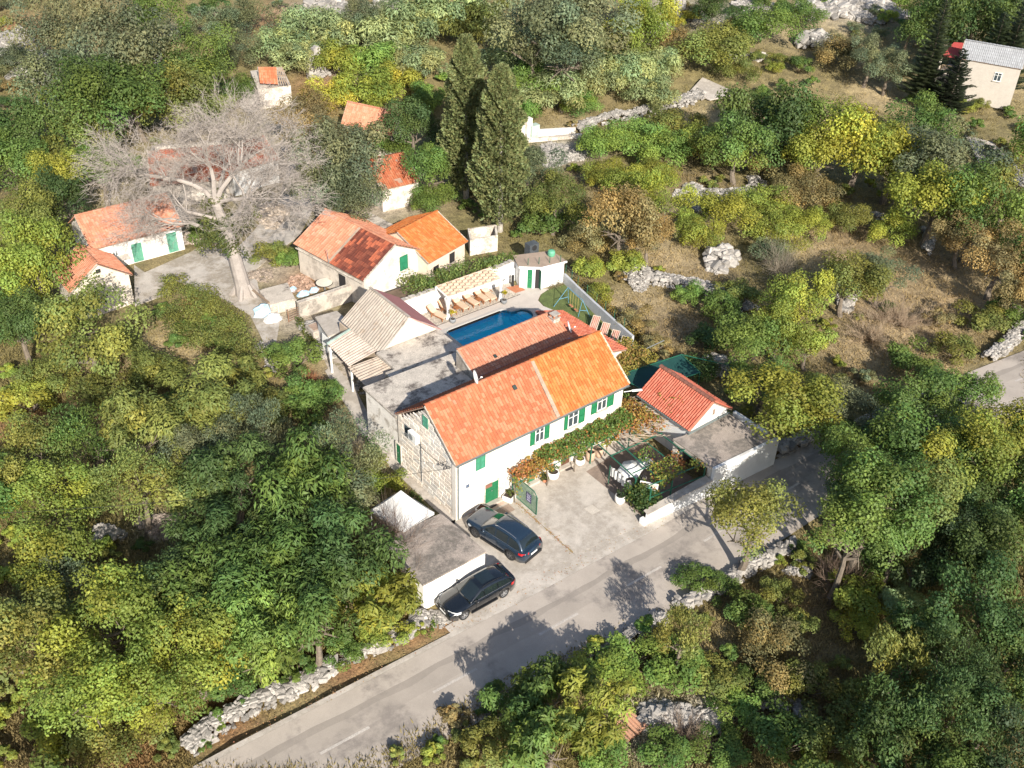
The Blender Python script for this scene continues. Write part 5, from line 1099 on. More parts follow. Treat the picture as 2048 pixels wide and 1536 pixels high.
gable_building(T, G(762, 380, 2.6), G(842, 362, 2.6), G(742, 318, 4.4), 2.6, 4.4, OLDW, [tuple(q * .8 for q in c) for c in OR1], 83, holes=lambda a, b_: mnoise.noise(Vector((a * 4, b_ * 3, 3))) > .28)
T = thing('ruined_barn', 'ruined roof of broken orange tiles with crumbling white walls under the dead tree', 'ruin')
gable_building(T, G(300, 372, 2.3), G(460, 358, 2.3), G(310, 300, 3.9), 2.3, 3.9, OLDW, [tuple(q * .75 for q in c) for c in OR1 + REDT], 87, holes=lambda a, b_: mnoise.noise(Vector((a * 5, b_ * 4, 7))) > .05, rear=False)
T = thing('ruined_cottage', 'second ruined cottage with patchy orange roof behind the dead tree branches', 'ruin')
gable_building(T, G(462, 345, 2.6), G(560, 318, 2.6), G(450, 290, 4.3), 2.6, 4.3, WHITE2, [tuple(q * .8 for q in c) for c in OR1 + REDT], 88, holes=lambda a, b_: mnoise.noise(Vector((a * 4, b_ * 4, 1))) > .15, rear=False)
T = thing('ruined_tower', 'roofless stone ruin with a scrap of orange roof on bare rafters', 'ruin')
p = [G(508, 172, 1.8), G(578, 190, 1.8), G(575, 215, 0)]
bl = [G(520, 218), G(585, 208), G(568, 172), G(505, 180)]
MB().prism([(q.x, q.y) for q in bl], [q.z - .5 for q in bl], [q.z + 2.4 for q in bl]).build('wall', OLDW, T); MB().prism([(q.x, q.y) for q in bl], [q.z + 2.403 for q in bl], [q.z + 2.5 for q in bl]).build('slab', CONC2, T)
A_, B_, C_, D_ = G(520, 166, 3.0), G(556, 168, 3.0), G(553, 134, 4.2), G(517, 134, 4.2); tiles(T, A_, B_, C_, D_, OR1, seed=90)
for k in range(5): MB().bar(B_.lerp(B_ + (B_ - A_) * .55, k / 4), C_.lerp(C_ + (C_ - D_) * .3, k / 4), .1, .1).build('rafter', WOOD, T)
for k in range(3): MB().bar(B_.lerp(C_, .2 + k * .3), B_.lerp(C_, .2 + k * .3) + (B_ - A_) * .5, .08, .08).build('batten', WOOD, T)
MB().extr([D_ - Vector((0, 0, 3)), C_ - Vector((0, 0, 3)), C_ - Vector((0, 0, .1)), D_ - Vector((0, 0, .1))], (0, .4, 0)).build('rear_wall', OLDW, T)
for (u, v, h, lab) in ((635, 150, 3.6, 'jagged standing fragment of grey stone wall right of the roofless ruin'), (1352, 35, 3.6, 'tall grey stone corner of a ruin at the top edge')):
    T = thing('wall_fragment', lab, 'ruin', tuple(G(u, v))); g = random.Random(u); b = MB()
    for k in range(9): x = -1.4 + k * .32; b.box((x, -.4 + g.uniform(-.1, .1), -.5), (x + .34, .4, h * (.35 + .65 * math.sin((k + .8) / 9.6 * 3.1)) + g.uniform(-.3, .2)), (g.uniform(.8, 1.1),) * 3)
    b.build('masonry', STONE, T); 
    for k in range(14): o = link('stone', STM[k % 8], None, T, (g.uniform(-1.5, 1.5), -.55 - g.random() * .8, .1 + g.random() * .3)); o.scale = (g.uniform(.4, .8),) * 3; q = g.uniform(.8, 1.1); o.color = (q, q, q, 1)
# far house at the top right
T = thing('far_house', 'two storey cream house with a light grey roof at the top right behind dark conifers', 'house')
GR = [(.50, .47, .46), (.47, .44, .43), (.53, .50, .49)]
Q, ux, uy, L, d = gable_building(T, G(1920, 116, 5.2), G(2043, 143, 5.2), G(1960, 84, 7.4), 5.2, 7.3, mat('beige_render', (.46, .42, .37), .9, var=.06, bump=.2), GR, 93, ov=.15)
for a0 in (4.6,): window(T, Q(a0, .15, 3.1), ux, -uy, .9, 1.1, 2)
T = thing('porch', 'red sheet roofed porch and balcony on the left side of the far house', 'porch')
p = [G(1884, 112, 4.6), G(1918, 118, 4.6), G(1955, 89, 5.4), G(1908, 85, 5.4)]
REDR = mat('red_sheet', (.36, .06, .055), .6, var=.1, bump=.15)
for k in range(4): A_, B_, C_, D_ = p[0].lerp(p[1], k / 4), p[0].lerp(p[1], (k + .98) / 4), p[3].lerp(p[2], (k + .98) / 4), p[3].lerp(p[2], k / 4); MB().extr([A_, B_, C_, D_], (0, 0, .06)).build('roof_panel', REDR, T)
for q in p[:2]: MB().box((q.x - .1, q.y - .1, q.z - 5), (q.x + .1, q.y + .1, q.z - .02)).build('post', OLDW, T)
MB().extr([p[0] - Vector((0, 0, 2.2)), p[1] - Vector((0, 0, 2.2)), p[2] - Vector((0, 0, 3.0)), p[3] - Vector((0, 0, 3.0))], (0, 0, .15)).build('balcony_floor', CONC, T)
for k in range(12): q = p[0].lerp(p[1], k / 11); MB().box((q.x - .02, q.y - .02, q.z - 2.1), (q.x + .02, q.y + .02, q.z - 1.1)).build('baluster', WOOD, T)
MB().bar(p[0] - Vector((0, 0, 1.08)), p[1] - Vector((0, 0, 1.08)), .06, .06).build('rail', WOOD, T); MB().extr([p[0] - Vector((0, 0, 2.25)), p[1] - Vector((0, 0, 2.25)), p[1] - Vector((0, 0, 5)), p[0] - Vector((0, 0, 5))], (.2, .2, 0)).build('wall', DARK, T)
T = thing('utility_pole', 'leaning wooden utility pole on the dry slope at the top right', 'utility pole', tuple(G(1805, 108)))
tp_ = G(1805, 108); top = Vector(tp_) + Vector((0, 0, 0)); dd = ray(1840, 10); tt = (Vector(tp_) - Vector(CAM)).length / Vector(dd).length * .99; q = Vector(CAM) + Vector(dd) * tt - Vector(tp_); q = q * 1.0
MB().tube((0, 0, -.5), q, .16, .11, n=8).build('pole', WOOD, T)
# yard clutter in the village
T = thing('block_wall', 'low grey rendered garden wall with a flat top beside the patched roof house', 'wall')
p = [G(600, 637), G(706, 602)]; A_ = Vector((p[0].x, p[0].y, 0)); B_ = Vector((p[1].x, p[1].y, 0)); MB().extr([A_, B_, B_ + Vector((0, 0, 1.6)), A_ + Vector((0, 0, 1.5))], (0, .35, 0)).build('wall', BLOCK, T); MB().extr([A_ + Vector((0, -.03, 1.503)), B_ + Vector((0, -.03, 1.603)), B_ + Vector((0, .4, 1.603)), A_ + Vector((0, .4, 1.503))], (0, 0, .06)).build('coping', OLDW, T)
T = thing('cistern', 'square concrete cistern with a flat slab top in the village yard', 'cistern')
p = [G(u, v, 1.0) for u, v in ((518, 580), (540, 610), (590, 597), (575, 565))]; MB().prism([(q.x, q.y) for q in p], -.1, 1.0).build('slab', CONC2, T)
for k in range(3): q = G(560 + k * 14, 622 - k * 4); MB().box((q.x - .25, q.y - .2, 0), (q.x + .25, q.y + .2, .75)).build('block', OLDW, T)
T = thing('round_table', 'round white table with a dark rim by the wall of the patched roof house', 'table', tuple(G(650, 582))); MB().lathe([(.75, .86), (.75, .92), (.05, .93)], n=24).build('top', mat('table_top', (.62, .58, .50), .7, var=.1), T); MB().lathe([(.79, .84), (.79, .9), (.752, .9), (.752, .84)], n=24, cap=False).build('rim', RUBBER, T); MB().tube((0, 0, 0), (0, 0, .86), .06).build('leg', METAL, T)
def bag(label, u, v, r, seed, col=None):
    g = random.Random(seed); b = MB(); n = 9; vs = []
    for j in range(5):
        for k in range(n): a = 2 * math.pi * k / n; rr = r * (math.cos(j / 4.6 * 1.5)) * g.uniform(.75, 1.15); vs.append((rr * math.cos(a), rr * math.sin(a) * .7, r * .65 * math.sin(j / 4 * 1.5) * g.uniform(.8, 1.1)))
    b.add(vs, [(j * n + k, j * n + (k + 1) % n, (j + 1) * n + (k + 1) % n, (j + 1) * n + k) for j in range(4) for k in range(n)] + [tuple(range(4 * n, 5 * n))]); o = b.build('plastic_bag', col or BPLAST, None, tuple(G(u, v))); return tag(o, label, 'bag', 'plastic bags and sheeting in the village yard')
bag('large crumpled pale blue plastic sheet on the path below the cistern', 528, 625, 1.15, 1); bag('white plastic sheet lying right of the large blue one', 545, 640, .85, 2, WC); bag('small blue plastic bag nearest the cistern', 585, 581, .5, 3); bag('pale blue bag at the left end of the garden wall', 606, 590, .6, 4); bag('blue bag beside the round table', 628, 582, .55, 5)
T = thing('bed_frame', 'rusty iron bed frame standing between the cistern and the garden wall', 'bed frame', tuple(G(590, 640))); b = MB()
for k in range(6): b.bar((-.6, 0, .1 + k * .2), (.6, .1, .1 + k * .2), .03, .03)
b.build('slats', RUST, T); b = MB(); b.bar((-.6, 0, 0), (-.6, 0, 1.3), .05, .05); b.bar((.6, .1, 0), (.6, .1, 1.3), .05, .05); b.build('post', RUST, T)
T = thing('plank', 'long pale wooden plank propped from the dead tree to the cistern', 'plank'); MB().bar(G(500, 575, .6), G(538, 606, 1.2), .22, .06).build('board', WOOD, T)
T = thing('stone_trough', 'square stone block trough in the grass left of the corrugated shed', 'trough', tuple(G(638, 665))); MB().box((-.9, -.7, 0), (.9, .7, .7)).build('block', BLOCK, T); MB().box((-.7, -.5, .7), (.7, .5, .74)).build('basin', mat('rusty_soil', (.35, .25, .19), .9, var=.3), T)
# bridge-like concrete wall in the fields
T = thing('concrete_channel', 'pale concrete wall with pillars and a small box at the edge of the terraced field', 'wall', tuple(G(1040, 278)))
o0 = G(1040, 278); p1 = G(1150, 268) - o0; uxx = p1.normalized(); b = MB(); b.bar((0, 0, .6), p1 + Vector((0, 0, .4)), .35, .9); b.build('wall', WHITE, T); MB().bar(Vector((0, -1.2, .25)), p1 + Vector((0, -1.2, .2)), .5, .45).build('lower_wall', OLDW, T)
for k in (0, .13): q = p1 * k; MB().box((q.x - .4, q.y - .4, 0), (q.x + .4, q.y + .4, 2.6)).build('pillar', WHITE, T)
q = p1 * .24; MB().box((q.x - .6, q.y - .4, 0), (q.x + .6, q.y + .4, 1.7)).build('box', mat('pale_green_box', (.38, .47, .42), .6, bump=0), T)
# ================================================================ cars
def car(name, label, at, heading, sc, paint, L=4.7, Wd=1.86, suv=True, rimc=(.5, .5, .52)):
    T = thing(name, label, 'car', at, heading); T.scale = (sc, sc, sc)
    pm = mat(name + '_paint', paint, .22, metal=.0 if not suv else .25, var=.03, finevar=0, bump=0, coat=1.0, spec=.6)
    gm = mat('car_glass', (.012, .018, .02), .04, var=0, finevar=0, bump=0, spec=.9, coat=.5); cl = mat('black_trim', (.018, .018, .019), .5, var=0, finevar=0, bump=0)
    chrome = mat('chrome_trim', (.6, .61, .63), .2, metal=.9, var=0, finevar=0, bump=0)
    hl, hw = L / 2, Wd / 2; wb = 2.78; xf = hl - .88; xr = xf - wb; wr = .36 if suv else .335; za = wr
    zs = 1.02 if suv else .93; zt = 1.66 if suv else 1.43; zh = 1.04 if suv else .92
    xs = np.arange(-hl, hl + 1e-6, L / 110)
    def hwid(x):
        e = max(0, (x - (hl - .75)) / .75); r = max(0, (-(hl - .55) - x) / .55); return hw * (1 - .22 * e ** 2.2 - .14 * r ** 2.4)
    def ztop(x):   # bonnet, belt, tail
        if x > hl - .12: return .72 + (zh - .16 - .72) * (hl - x) / .12
        if x > .95: t = (hl - .12 - x) / (hl - 1.07); return zh - .16 + (.16 + .02) * min(1, t) ** .6
        return zs + .03
    def zbot(x):
        z = .26 if suv else .2
        z += max(0, (abs(x) - (hl - .35)) / .35) * .12
        for xw in (xf, xr):
            R = wr + .07; dx = abs(x - xw)
            if dx < R: z = max(z, za + math.sqrt(R * R - dx * dx))
        return z
    V = []; N = 0
    for x in xs:
        w_ = hwid(x); zb = zbot(x); zt_ = ztop(x); sh = max(zt_ - .07, zb + .06); md = max(zb + .03, min(.62, sh - .05)); end = x > hl - .02 or x < -hl + .02
        P_ = [(w_ - .16, zb), (w_ - .02, zb + .005), (w_ + .0, md), (w_ - .012, (md + sh) / 2 + .02), (w_ - .035, sh - .02), (w_ - .085, sh + .03), (w_ * .72, zt_ + .015), (w_ * .35, zt_ + .035), (0, zt_ + .04)]
        P_ = [(a, min(b, zt_ + .05)) for a, b in P_]
        row = [(x, a, b) for a, b in P_] + [(x, -a, b) for a, b in P_[-2::-1]]; N = len(row); V += row
    F = []; K = len(xs)
    for i in range(K - 1):
        for j in range(N - 1): F.append((i * N + j, (i + 1) * N + j, (i + 1) * N + j + 1, i * N + j + 1))
    F += [tuple(range(N)), tuple(range((K - 1) * N, K * N))[::-1]]
    b = MB(); b.add(V, F); b.build('body', pm, T, smooth=True)
    # under tray
    MB().box((-hl + .3, -hw + .15, .2), (hl - .3, hw - .15, .34)).build('underbody', cl, T)
    # cabin
    x0, x1, x2, x3 = (1.12, .28, -1.55, -hl + .22) if suv else (1.02, .12, -1.5, -hl + .18)
    gx = [x0, x0 - .2, x0 - .42, x0 - .64, x1, x1 - .2, x1 - .6, (x1 + x2) / 2 - .2, x2 + .3, x2, x2 - .15, (x2 + x3) / 2 - .05, x3 + .1, x3]
    def zr(x):
        if x > x1: return zs + (zt - .05 - zs) * ((x0 - x) / (x0 - x1)) ** .92
        if x > x2: t = (x1 - x) / (x1 - x2); return zt - .05 + .07 * math.sin(math.pi * min(1, t * 1.05)) - .02 * t
        t = (x2 - x) / (x2 - x3); return zt - .07 - (zt - .12 - zs) * t ** 1.6
    def ww(x, z):
        wbt = hwid(x) - .09; wtp = hw - .33 - max(0, x2 - x) * .12; q = max(0, min(1, (z - zs) / (zt - zs))); return wbt + (wtp - wbt) * q
    V = []; 
    for x in gx:
        z = zr(x); r = .09 * min(1, (z - zs) / .4 + .05)
        P_ = [(ww(x, zs - .02), zs - .02), (ww(x, zs + (z - zs) * .5), zs + (z - zs) * .5), (ww(x, z - r), z - r), (ww(x, z) - .06, z - r * .25), (ww(x, z) * .7, z + .012), (0, z + .03)]
        row = [(x, a, b_) for a, b_ in P_] + [(x, -a, b_) for a, b_ in P_[-2::-1]]; M_ = len(row); V += row
    F = []
    for i in range(len(gx) - 1):
        for j in range(M_ - 1): F.append((i * M_ + j, i * M_ + j + 1, (i + 1) * M_ + j + 1, (i + 1) * M_ + j))
    F += [tuple(range(M_))[::-1], tuple(range((len(gx) - 1) * M_, len(gx) * M_))]
    MB().add(V, F).build('cabin', pm, T, smooth=True)
    def strip(xa, xb, ya, yb, n=7, off=.014, name='windscreen', m=None):
        vs = []
        for i in range(n + 1):
            x = xa + (xb - xa) * i / n; z = zr(x)
            for q in (-1, -.7, -.35, 0, .35, .7, 1):
                wv = (ya + (yb - ya) * i / n); y = q * wv; zz = z + .03 - .018 * abs(q) ** 1.2 - (.045 if abs(q) == 1 else 0); vs.append((x + off * .6, y, zz + off))
        MB().add(vs, [(i * 7 + j, i * 7 + j + 1, (i + 1) * 7 + j + 1, (i + 1) * 7 + j) for i in range(n) for j in range(6)]).build(name, m or gm, T, smooth=True)
    strip(x0 - .08, x1 + .02, ww(x0, zs) - .09, ww(x1, zt) - .03)
    # rear window
    vs = []
    for i in range(5):
        x = (x2 - .12) + (x3 + .08 - x2 + .12) * i / 4; z = zr(x)
        for q in (-1, -.5, 0, .5, 1): vs.append((x - .02, q * (ww(x, z) - .07), z + .03 - (.04 if abs(q) == 1 else 0)))
    MB().add(vs, [(i * 5 + j, i * 5 + j + 1, (i + 1) * 5 + j + 1, (i + 1) * 5 + j) for i in range(4) for j in range(4)]).build('rear_window', gm, T, smooth=True)
    if not suv: 
        MB().add([(x, y, zr(x) + .037) for x in (x1 - .25, x1 - .7, x1 - 1.15) for y in (-.42, 0, .42)], [(0, 1, 4, 3), (1, 2, 5, 4), (3, 4, 7, 6), (4, 5, 8, 7)]).build('sunroof', gm, T)
    wins = [(x0 - .42, -.02), (-.10, -.98), (-1.06, x2 - .35)] if suv else [(x0 - .4, .0), (-.08, -.95), (-1.03, x2 - .38)]
    for s in (1, -1):
        for xa, xb in wins:
            vs = []; n = 5
            for i in range(n + 1):
                x = xa + (xb - xa) * i / n; zt_ = min(zr(x) - .12, zt - .14); zt_ = max(zt_, zs + .06)
                for q in (0, 1): z = zs + .035 + (zt_ - zs - .035) * q; vs.append((x, s * (ww(x, z) + .012), z))
            MB().add(vs, [(2 * i, 2 * i + 1, 2 * i + 3, 2 * i + 2) for i in range(n)]).build('side_window', gm, T, smooth=True)
        tr = MB(); pr = None
        for i in range(13):
            x = wins[0][0] + .1 + (wins[2][1] - .05 - wins[0][0] - .1) * i / 12; p = Vector((x, s * (ww(x, zs + .02) + .02), zs + .02))
            if pr is not None: tr.tube(pr, p, .009, n=4)
            pr = p
        tr.build('window_trim', chrome, T)
        ra = MB(); pr = None
        for i in range(9):
            x = x1 - .15 + (x2 + .1 - x1 + .15) * i / 8; p = Vector((x, s * (ww(x, zt) - .02), zr(x) + (.045 if 0 < i < 8 else -.0)))
            if pr is not None: ra.tube(pr, p, .022 if suv else .014, n=6)
            pr = p
        ra.build('roof_rail', chrome if suv else cl, T)
        mr = MB(); mx = x0 - .45; mr.lathe([(.02, -.09), (.10, -.06), (.115, 0), (.09, .07), (.02, .09)], (0, 0, 0), 10); o = mr.build('wing_mirror', pm, T, (mx, s * (hw + .08), zs + .08), smooth=True); o.rotation_euler = (math.pi / 2, 0, 0); o.scale = (.8, .85, 1.1)
        # lamps
        hb = MB(); vs = []
        for i in range(5):
            x = hl - .06 - i * .12 - .0; wv = hwid(x)
            for z in (.66 if suv else .6, .8 if suv else .72): vs.append((x + .012, s * (wv - (.32 if i == 0 else .0) + .006 - .02 * (4 - i) * (i > 0)), z))
        hb.add(vs, [(2 * i, 2 * i + 1, 2 * i + 3, 2 * i + 2) for i in range(4)]); 
        hb = MB(); hb.extr([(hl - .10, s * (hw * .55), .70), (hl - .42, s * (hwid(hl - .42) - .03), .74), (hl - .5, s * (hwid(hl - .5) - .05), .86), (hl - .14, s * hw * .5, .82)], (0, 0, .035)); 
        hb = MB(); pts = [(hl - .07, hw * .42), (hl - .16, hw * .70), (hl - .36, hwid(hl - .36) + .008), (hl - .62, hwid(hl - .62) + .008)]; vs = []
        for (x, y) in pts: vs += [(x + .012, s * y, .66), (x - .02, s * (y - .012), .83 - (0 if x > hl - .5 else .02))]
        hb.add(vs, [(2 * i, 2 * i + 1, 2 * i + 3, 2 * i + 2) for i in range(3)]); hb.build('headlight', mat('headlight_glass', (.62, .64, .66), .1, var=0, bump=0, finevar=0, spec=.8), T)
        tl = MB(); pts = [(-hl - .012, hw * .5), (-hl + .06, hw * .86 - .02), (-hl + .24, hwid(-hl + .24) + .006), (-hl + .42, hwid(-hl + .42) + .004)]; vs = []; za_, zb_ = (.86, 1.02) if suv else (.74, .92)
        for k, (x, y) in enumerate(pts): vs += [(x - .006, s * (y + .004), za_), (x - .006, s * (y - .006), zb_)]
        tl.add(vs, [(2 * i, 2 * i + 1, 2 * i + 3, 2 * i + 2) for i in range(3)]); tl.build('taillight', mat('taillight_red', (.45, .012, .015), .15, var=0, bump=0, finevar=0, spec=.8), T)
        # door shut lines, handles and sill
        for xx in (.62, -.30 if suv else -.28, -1.22): 
            MB().box((xx - .006, s * (hw + .001) - .004, .42), (xx + .006, s * (hw + .001) + .004, zs - .06)).build('door_seam', cl, T)
        for xx in (-.18, -1.08): MB().box((xx - .09, s * hw - .012, zs - .16), (xx + .09, s * hw + .022, zs - .13)).build('door_handle', pm, T)
        MB().box((xr + .48, s * hw - .05, .24 if suv else .19), (xf - .48, s * hw + .012, .36 if suv else .26)).build('sill', cl, T)
        for xw in (xf, xr):
            arch = MB(); k = 16; vs = []
            for q in range(k + 1):
                t = math.pi * q / k * 1.08 - .12
                for rr in (wr + .045, wr + .11): vs.append((xw + rr * math.cos(t), s * (hwid(xw) + .006), za + rr * math.sin(t)))
            if suv: arch.add(vs, [(2 * q, 2 * q + 1, 2 * q + 3, 2 * q + 2) for q in range(k)]); arch.build('wheel_arch', cl, T)
            W = link('wheel', None, None, T, (xw, s * (hw - .13), za)); 
            ty = MB().lathe([(wr * .66, -.11), (wr * .93, -.115), (wr, -.07), (wr, .07), (wr * .93, .115), (wr * .66, .11)], n=32, cap=False).build('tyre', RUBBER, W, smooth=True); ty.rotation_euler = (math.pi / 2, 0, 0)
            rm = MB(); rm.lathe([(wr * .67, -.1), (wr * .67, .1), (wr * .6, .1), (wr * .6, .03)], n=28, cap=False)
            for q in range(5):
                for dv in (-.10, .10):
                    a = 2 * math.pi * q / 5 + dv; a2 = 2 * math.pi * q / 5 + dv * 1.6; rm.bar((.03 * math.cos(a), .03 * math.sin(a), .075), (wr * .62 * math.cos(a2), wr * .62 * math.sin(a2), .08), .035, .03)
            rm.lathe([(.06, .06), (.06, .1), (.02, .105)], n=10); rmo = rm.build('rim', mat(name + '_alloy', rimc, .3, metal=.8, var=0, bump=0, finevar=0), W); rmo.rotation_euler = (-s * math.pi / 2, 0, 0)
            dk = MB().lathe([(wr * .6, .0), (.01, .0)], n=20, cap=False).build('brake_disc', cl, W); dk.rotation_euler = (-s * math.pi / 2, 0, 0)
    # grille, plates, bumpers
    g = MB(); g.box((hl - .03, -.45, .62), (hl + .012, .45, .80)); g.build('grille', cl, T); MB().box((hl - .02, -.7, .3), (hl + .004, .7, .45)).build('lower_grille', cl, T)
    MB().box((hl + .008, -.26, .46), (hl + .02, .26, .57)).build('number_plate', WPAINT, T); MB().box((-hl - .03, -.26, .66 if suv else .6), (-hl - .012, .26, .77 if suv else .71)).build('number_plate', WPAINT, T)
    if suv: MB().box((-hl - .012, -hw * .78, .28), (-hl + .12, hw * .78, .46)).build('rear_bumper', cl, T)
    if not suv:
        for s in (1, -1): MB().lathe([(.05, 0), (.04, .02)], n=10).build('kidney_trim', chrome, T, (hl + .0, s * .2, .74)).rotation_euler = (0, math.pi / 2, 0)
    for s in (-1, 1): MB().bar((x0 + .02, s * .1, zh + .03), (x0 - .10, s * .6, zs + .12), .02, .015).build('wiper', cl, T)
    sp = MB(); sp.box((x2 - .22, -(hw - .42), zt - .13), (x2 + .02, hw - .42, zt - .085)); sp.build('spoiler', pm, T)
    return T
SUVA = math.atan2(3.18, -.63)
car('suv', 'dark blue grey SUV with silver roof rails parked nose towards the stone house', (1.36, -3.5, .02), SUVA, 1.13, (.018, .035, .06), suv=True, rimc=(.22, .22, .23))
car('estate_car', 'black estate car parked along the white garage wall', (-3.15, -6.55, .02), math.pi + .0, 1.10, (.006, .008, .011), L=4.55, Wd=1.82, suv=False, rimc=(.55, .56, .58))
# ================================================================ yard pots, mats, plants
POTW = mat('white_glazed_pot', (.80, .78, .74), .5, var=.03, bump=.1)
BAR = mat('barrel_staves', (.48, .34, .24), .8, var=.15)
t = planter('flower_trough', 'square white flower box with red soil left of the double door', (1.92, -.42, .03), .36, .3, .38, POTW, .16, (.20, .05, .02), square=True)
planter('planter_box', 'square white planter at the house wall where the vine climbs', (4.25, -.45, .03), .36, .3, .42, POTW, .32, (.09, .11, .025), square=True)
planter('potted_plant', 'large round white pot with a leafy shrub, left of the brown door', (8.15, -.55, .03), .46, .32, .7, POTW, .42, (.07, .12, .03))
planter('potted_plant', 'round white pot right of the doormat by the brown door', (10.75, -.5, .03), .40, .28, .6, POTW, .34, (.10, .14, .03))
planter('potted_plant', 'slim dark shrub in a small clay pot beside the single green door', (7.45, -.5, .03), .22, .16, .3, CLAY, .42, (.06, .08, .02))
planter('wooden_barrel', 'left of the two upright wooden barrels under the vine', (11.7, -.6, .03), .36, .34, .85, BAR, 0, None, cat='barrel'); planter('wooden_barrel', 'right of the two upright wooden barrels under the vine', (12.5, -.65, .03), .30, .28, .75, BAR, 0, None, cat='barrel')
planter('potted_plant', 'dark leafy plant in a white pot at the gate post corner of the patio', (10.25, -5.35, .03), .38, .28, .75, POTW, .35, (.03, .05, .02))
for k, (x, y, l) in enumerate(((14.35, 21.0, 'yellow flowered potted plant at the left cabana post'), (20.0, 20.95, 'yellow flowered potted plant at the right cabana post'))): planter('potted_flower', l, (x, y - .35, .05), .28, .2, .42, mat('grey_pot', (.22, .23, .24), .7), .30, (.34, .28, .02), stem=.55, group='flower pots at the cabana posts')
def flat(name, label, pts, m, z=.045, cat='mat'):
    P_ = [G(u, v) for u, v in pts]; return tag(MB().prism([(p.x, p.y) for p in P_], .03, z).build(name, m), label, cat)
MATM = mat('dark_doormat', (.06, .045, .04), .95, var=.1, bump=.4)
flat('doormat', 'dark brown doormat in front of the double green door', ((973, 1014), (984, 1017), (994, 1011), (984, 1005)), MATM, .055); flat('doormat', 'black patterned doormat in front of the brown door', ((1124, 937), (1133, 943), (1147, 938), (1137, 931)), MATM, .05)
# vine pergola along the front
T = thing('vine_frame', 'thin iron frame carrying the grapevine along the house front', 'trellis')
for x in (4.35, 6.9, 9.4, 12.0, 14.6): MB().box((x - .03, -1.55, 0), (x + .03, -1.49, 2.35)).build('post', DGREEN, T) if x in (14.6,) else None; MB().bar((x, -1.6, 2.4), (x, .0, 2.55), .05, .05).build('rafter', DGREEN, T)
MB().bar((4.2, -1.55, 2.42), (17.0, -1.5, 2.42), .05, .05).build('rail', DGREEN, T); MB().bar((4.2, -.8, 2.48), (15, -.8, 2.48), .04, .04).build('rail', DGREEN, T)
def vine(name, label, boxes, cols, leaf=.15, seed=1, dens=150, cat='vine', group=None):
    """leaves scattered through boxes (x0,y0,z0,x1,y1,z1,weight,colour index)"""
    g = np.random.default_rng(seed); Vs = []; Fs = []; Cs = []; off = 0
    for x0, y0, z0, x1, y1, z1, wgt, ci in boxes:
        n = int(max(30, abs((x1 - x0)) * max(.4, abs(y1 - y0)) * dens * wgt)); p = np.stack([g.uniform(x0, x1, n), g.uniform(y0, y1, n), g.uniform(0, 1, n)], 1)
        h = np.sin(p[:, 0] * 2.7 + seed) * np.sin(p[:, 1] * 3.1) * .16 + np.sin(p[:, 0] * 6.1) * .07; p[:, 2] = z0 + (z1 - z0) * p[:, 2] ** .6 + h
        N = g.normal(size=(n, 3)) * .5 + [0, -.25, .75]; N /= np.linalg.norm(N, axis=1)[:, None]; T_ = g.normal(size=(n, 3)); T_ -= N * (T_ * N).sum(1)[:, None]; T_ /= np.linalg.norm(T_, axis=1)[:, None]; B = np.cross(N, T_); L = leaf * g.uniform(.6, 1.4, n)[:, None]
        V = np.stack([p - T_ * L * .5, p + B * L * .45 + N * L * .08, p + T_ * L * .55, p - B * L * .45 + N * L * .08], 1).reshape(-1, 3); c = np.array(cols)[(np.full(n, ci) + (g.random(n) < .22) * g.integers(0, len(cols), n)) % len(cols)] * g.uniform(.65, 1.35, (n, 1))
        Vs.append(V); Fs.append(np.arange(4 * n).reshape(n, 4) + off); Cs.append(c); off += 4 * n
    me = npmesh('foliage', np.concatenate(Vs), np.concatenate(Fs), np.concatenate(Cs)); t = thing(name, label, cat, (0, 0, 0), 0, group); link('foliage', me, [LEAF], t)
    return t
VG = [(.10, .16, .035), (.20, .22, .045), (.30, .20, .05), (.34, .15, .05), (.26, .12, .05)]
t = vine('grapevine', 'long grapevine turning from orange to green over the frame along the house front', [(4.1, -1.5, .5, 4.6, -.6, 2.6, 1.3, 1), (4.2, -1.6, 2.3, 6.2, -.3, 2.75, 1.2, 3), (4.6, -1.7, 2.0, 7.3, -.6, 2.7, 1.0, 2), (5.8, -1.4, 2.4, 8.8, -.1, 2.95, 1.3, 2), (6.6, -1.5, 2.5, 15.2, -.05, 3.1, 1.9, 0), (8.0, -1.7, 2.2, 14.5, -1.0, 2.9, 1.5, 0), (12.0, -1.7, 1.8, 13.5, -1.3, 2.5, 1.0, 1), (9.6, -1.5, 1.4, 10.4, -1.1, 2.4, .8, 1), (14.8, -1.9, 2.3, 16.6, .6, 3.0, .8, 2)], VG, seed=3, dens=165)
b = MB(); g = random.Random(4)
for x in (4.35, 7.3, 9.9, 12.9):
    pr = Vector((x, -.9, 0))
    for k in range(5): q = Vector((x + g.uniform(-.15, .15), -.9 + g.uniform(-.15, .1), .55 * (k + 1))); b.tube(pr, q, .05 - .006 * k, n=5); pr = q
b.build('stem', BARK, t)
t = vine('orange_vine', 'bare orange leaved vine with woody runners between the house end and the red tiled annex', [(12.8, -2.1, 2.1, 17.0, 1.0, 2.7, .50, 3), (14.2, -2.6, 2.2, 17.2, -.2, 2.6, .40, 2), (15.4, -3.2, 2.0, 16.9, -1.6, 2.6, .5, 3), (13.2, .2, 2.4, 16.2, 2.2, 2.9, .5, 2), (16.7, -2.2, 1.6, 17.1, 2.0, 2.7, .9, 0)], VG, seed=8, dens=170)
b = MB()
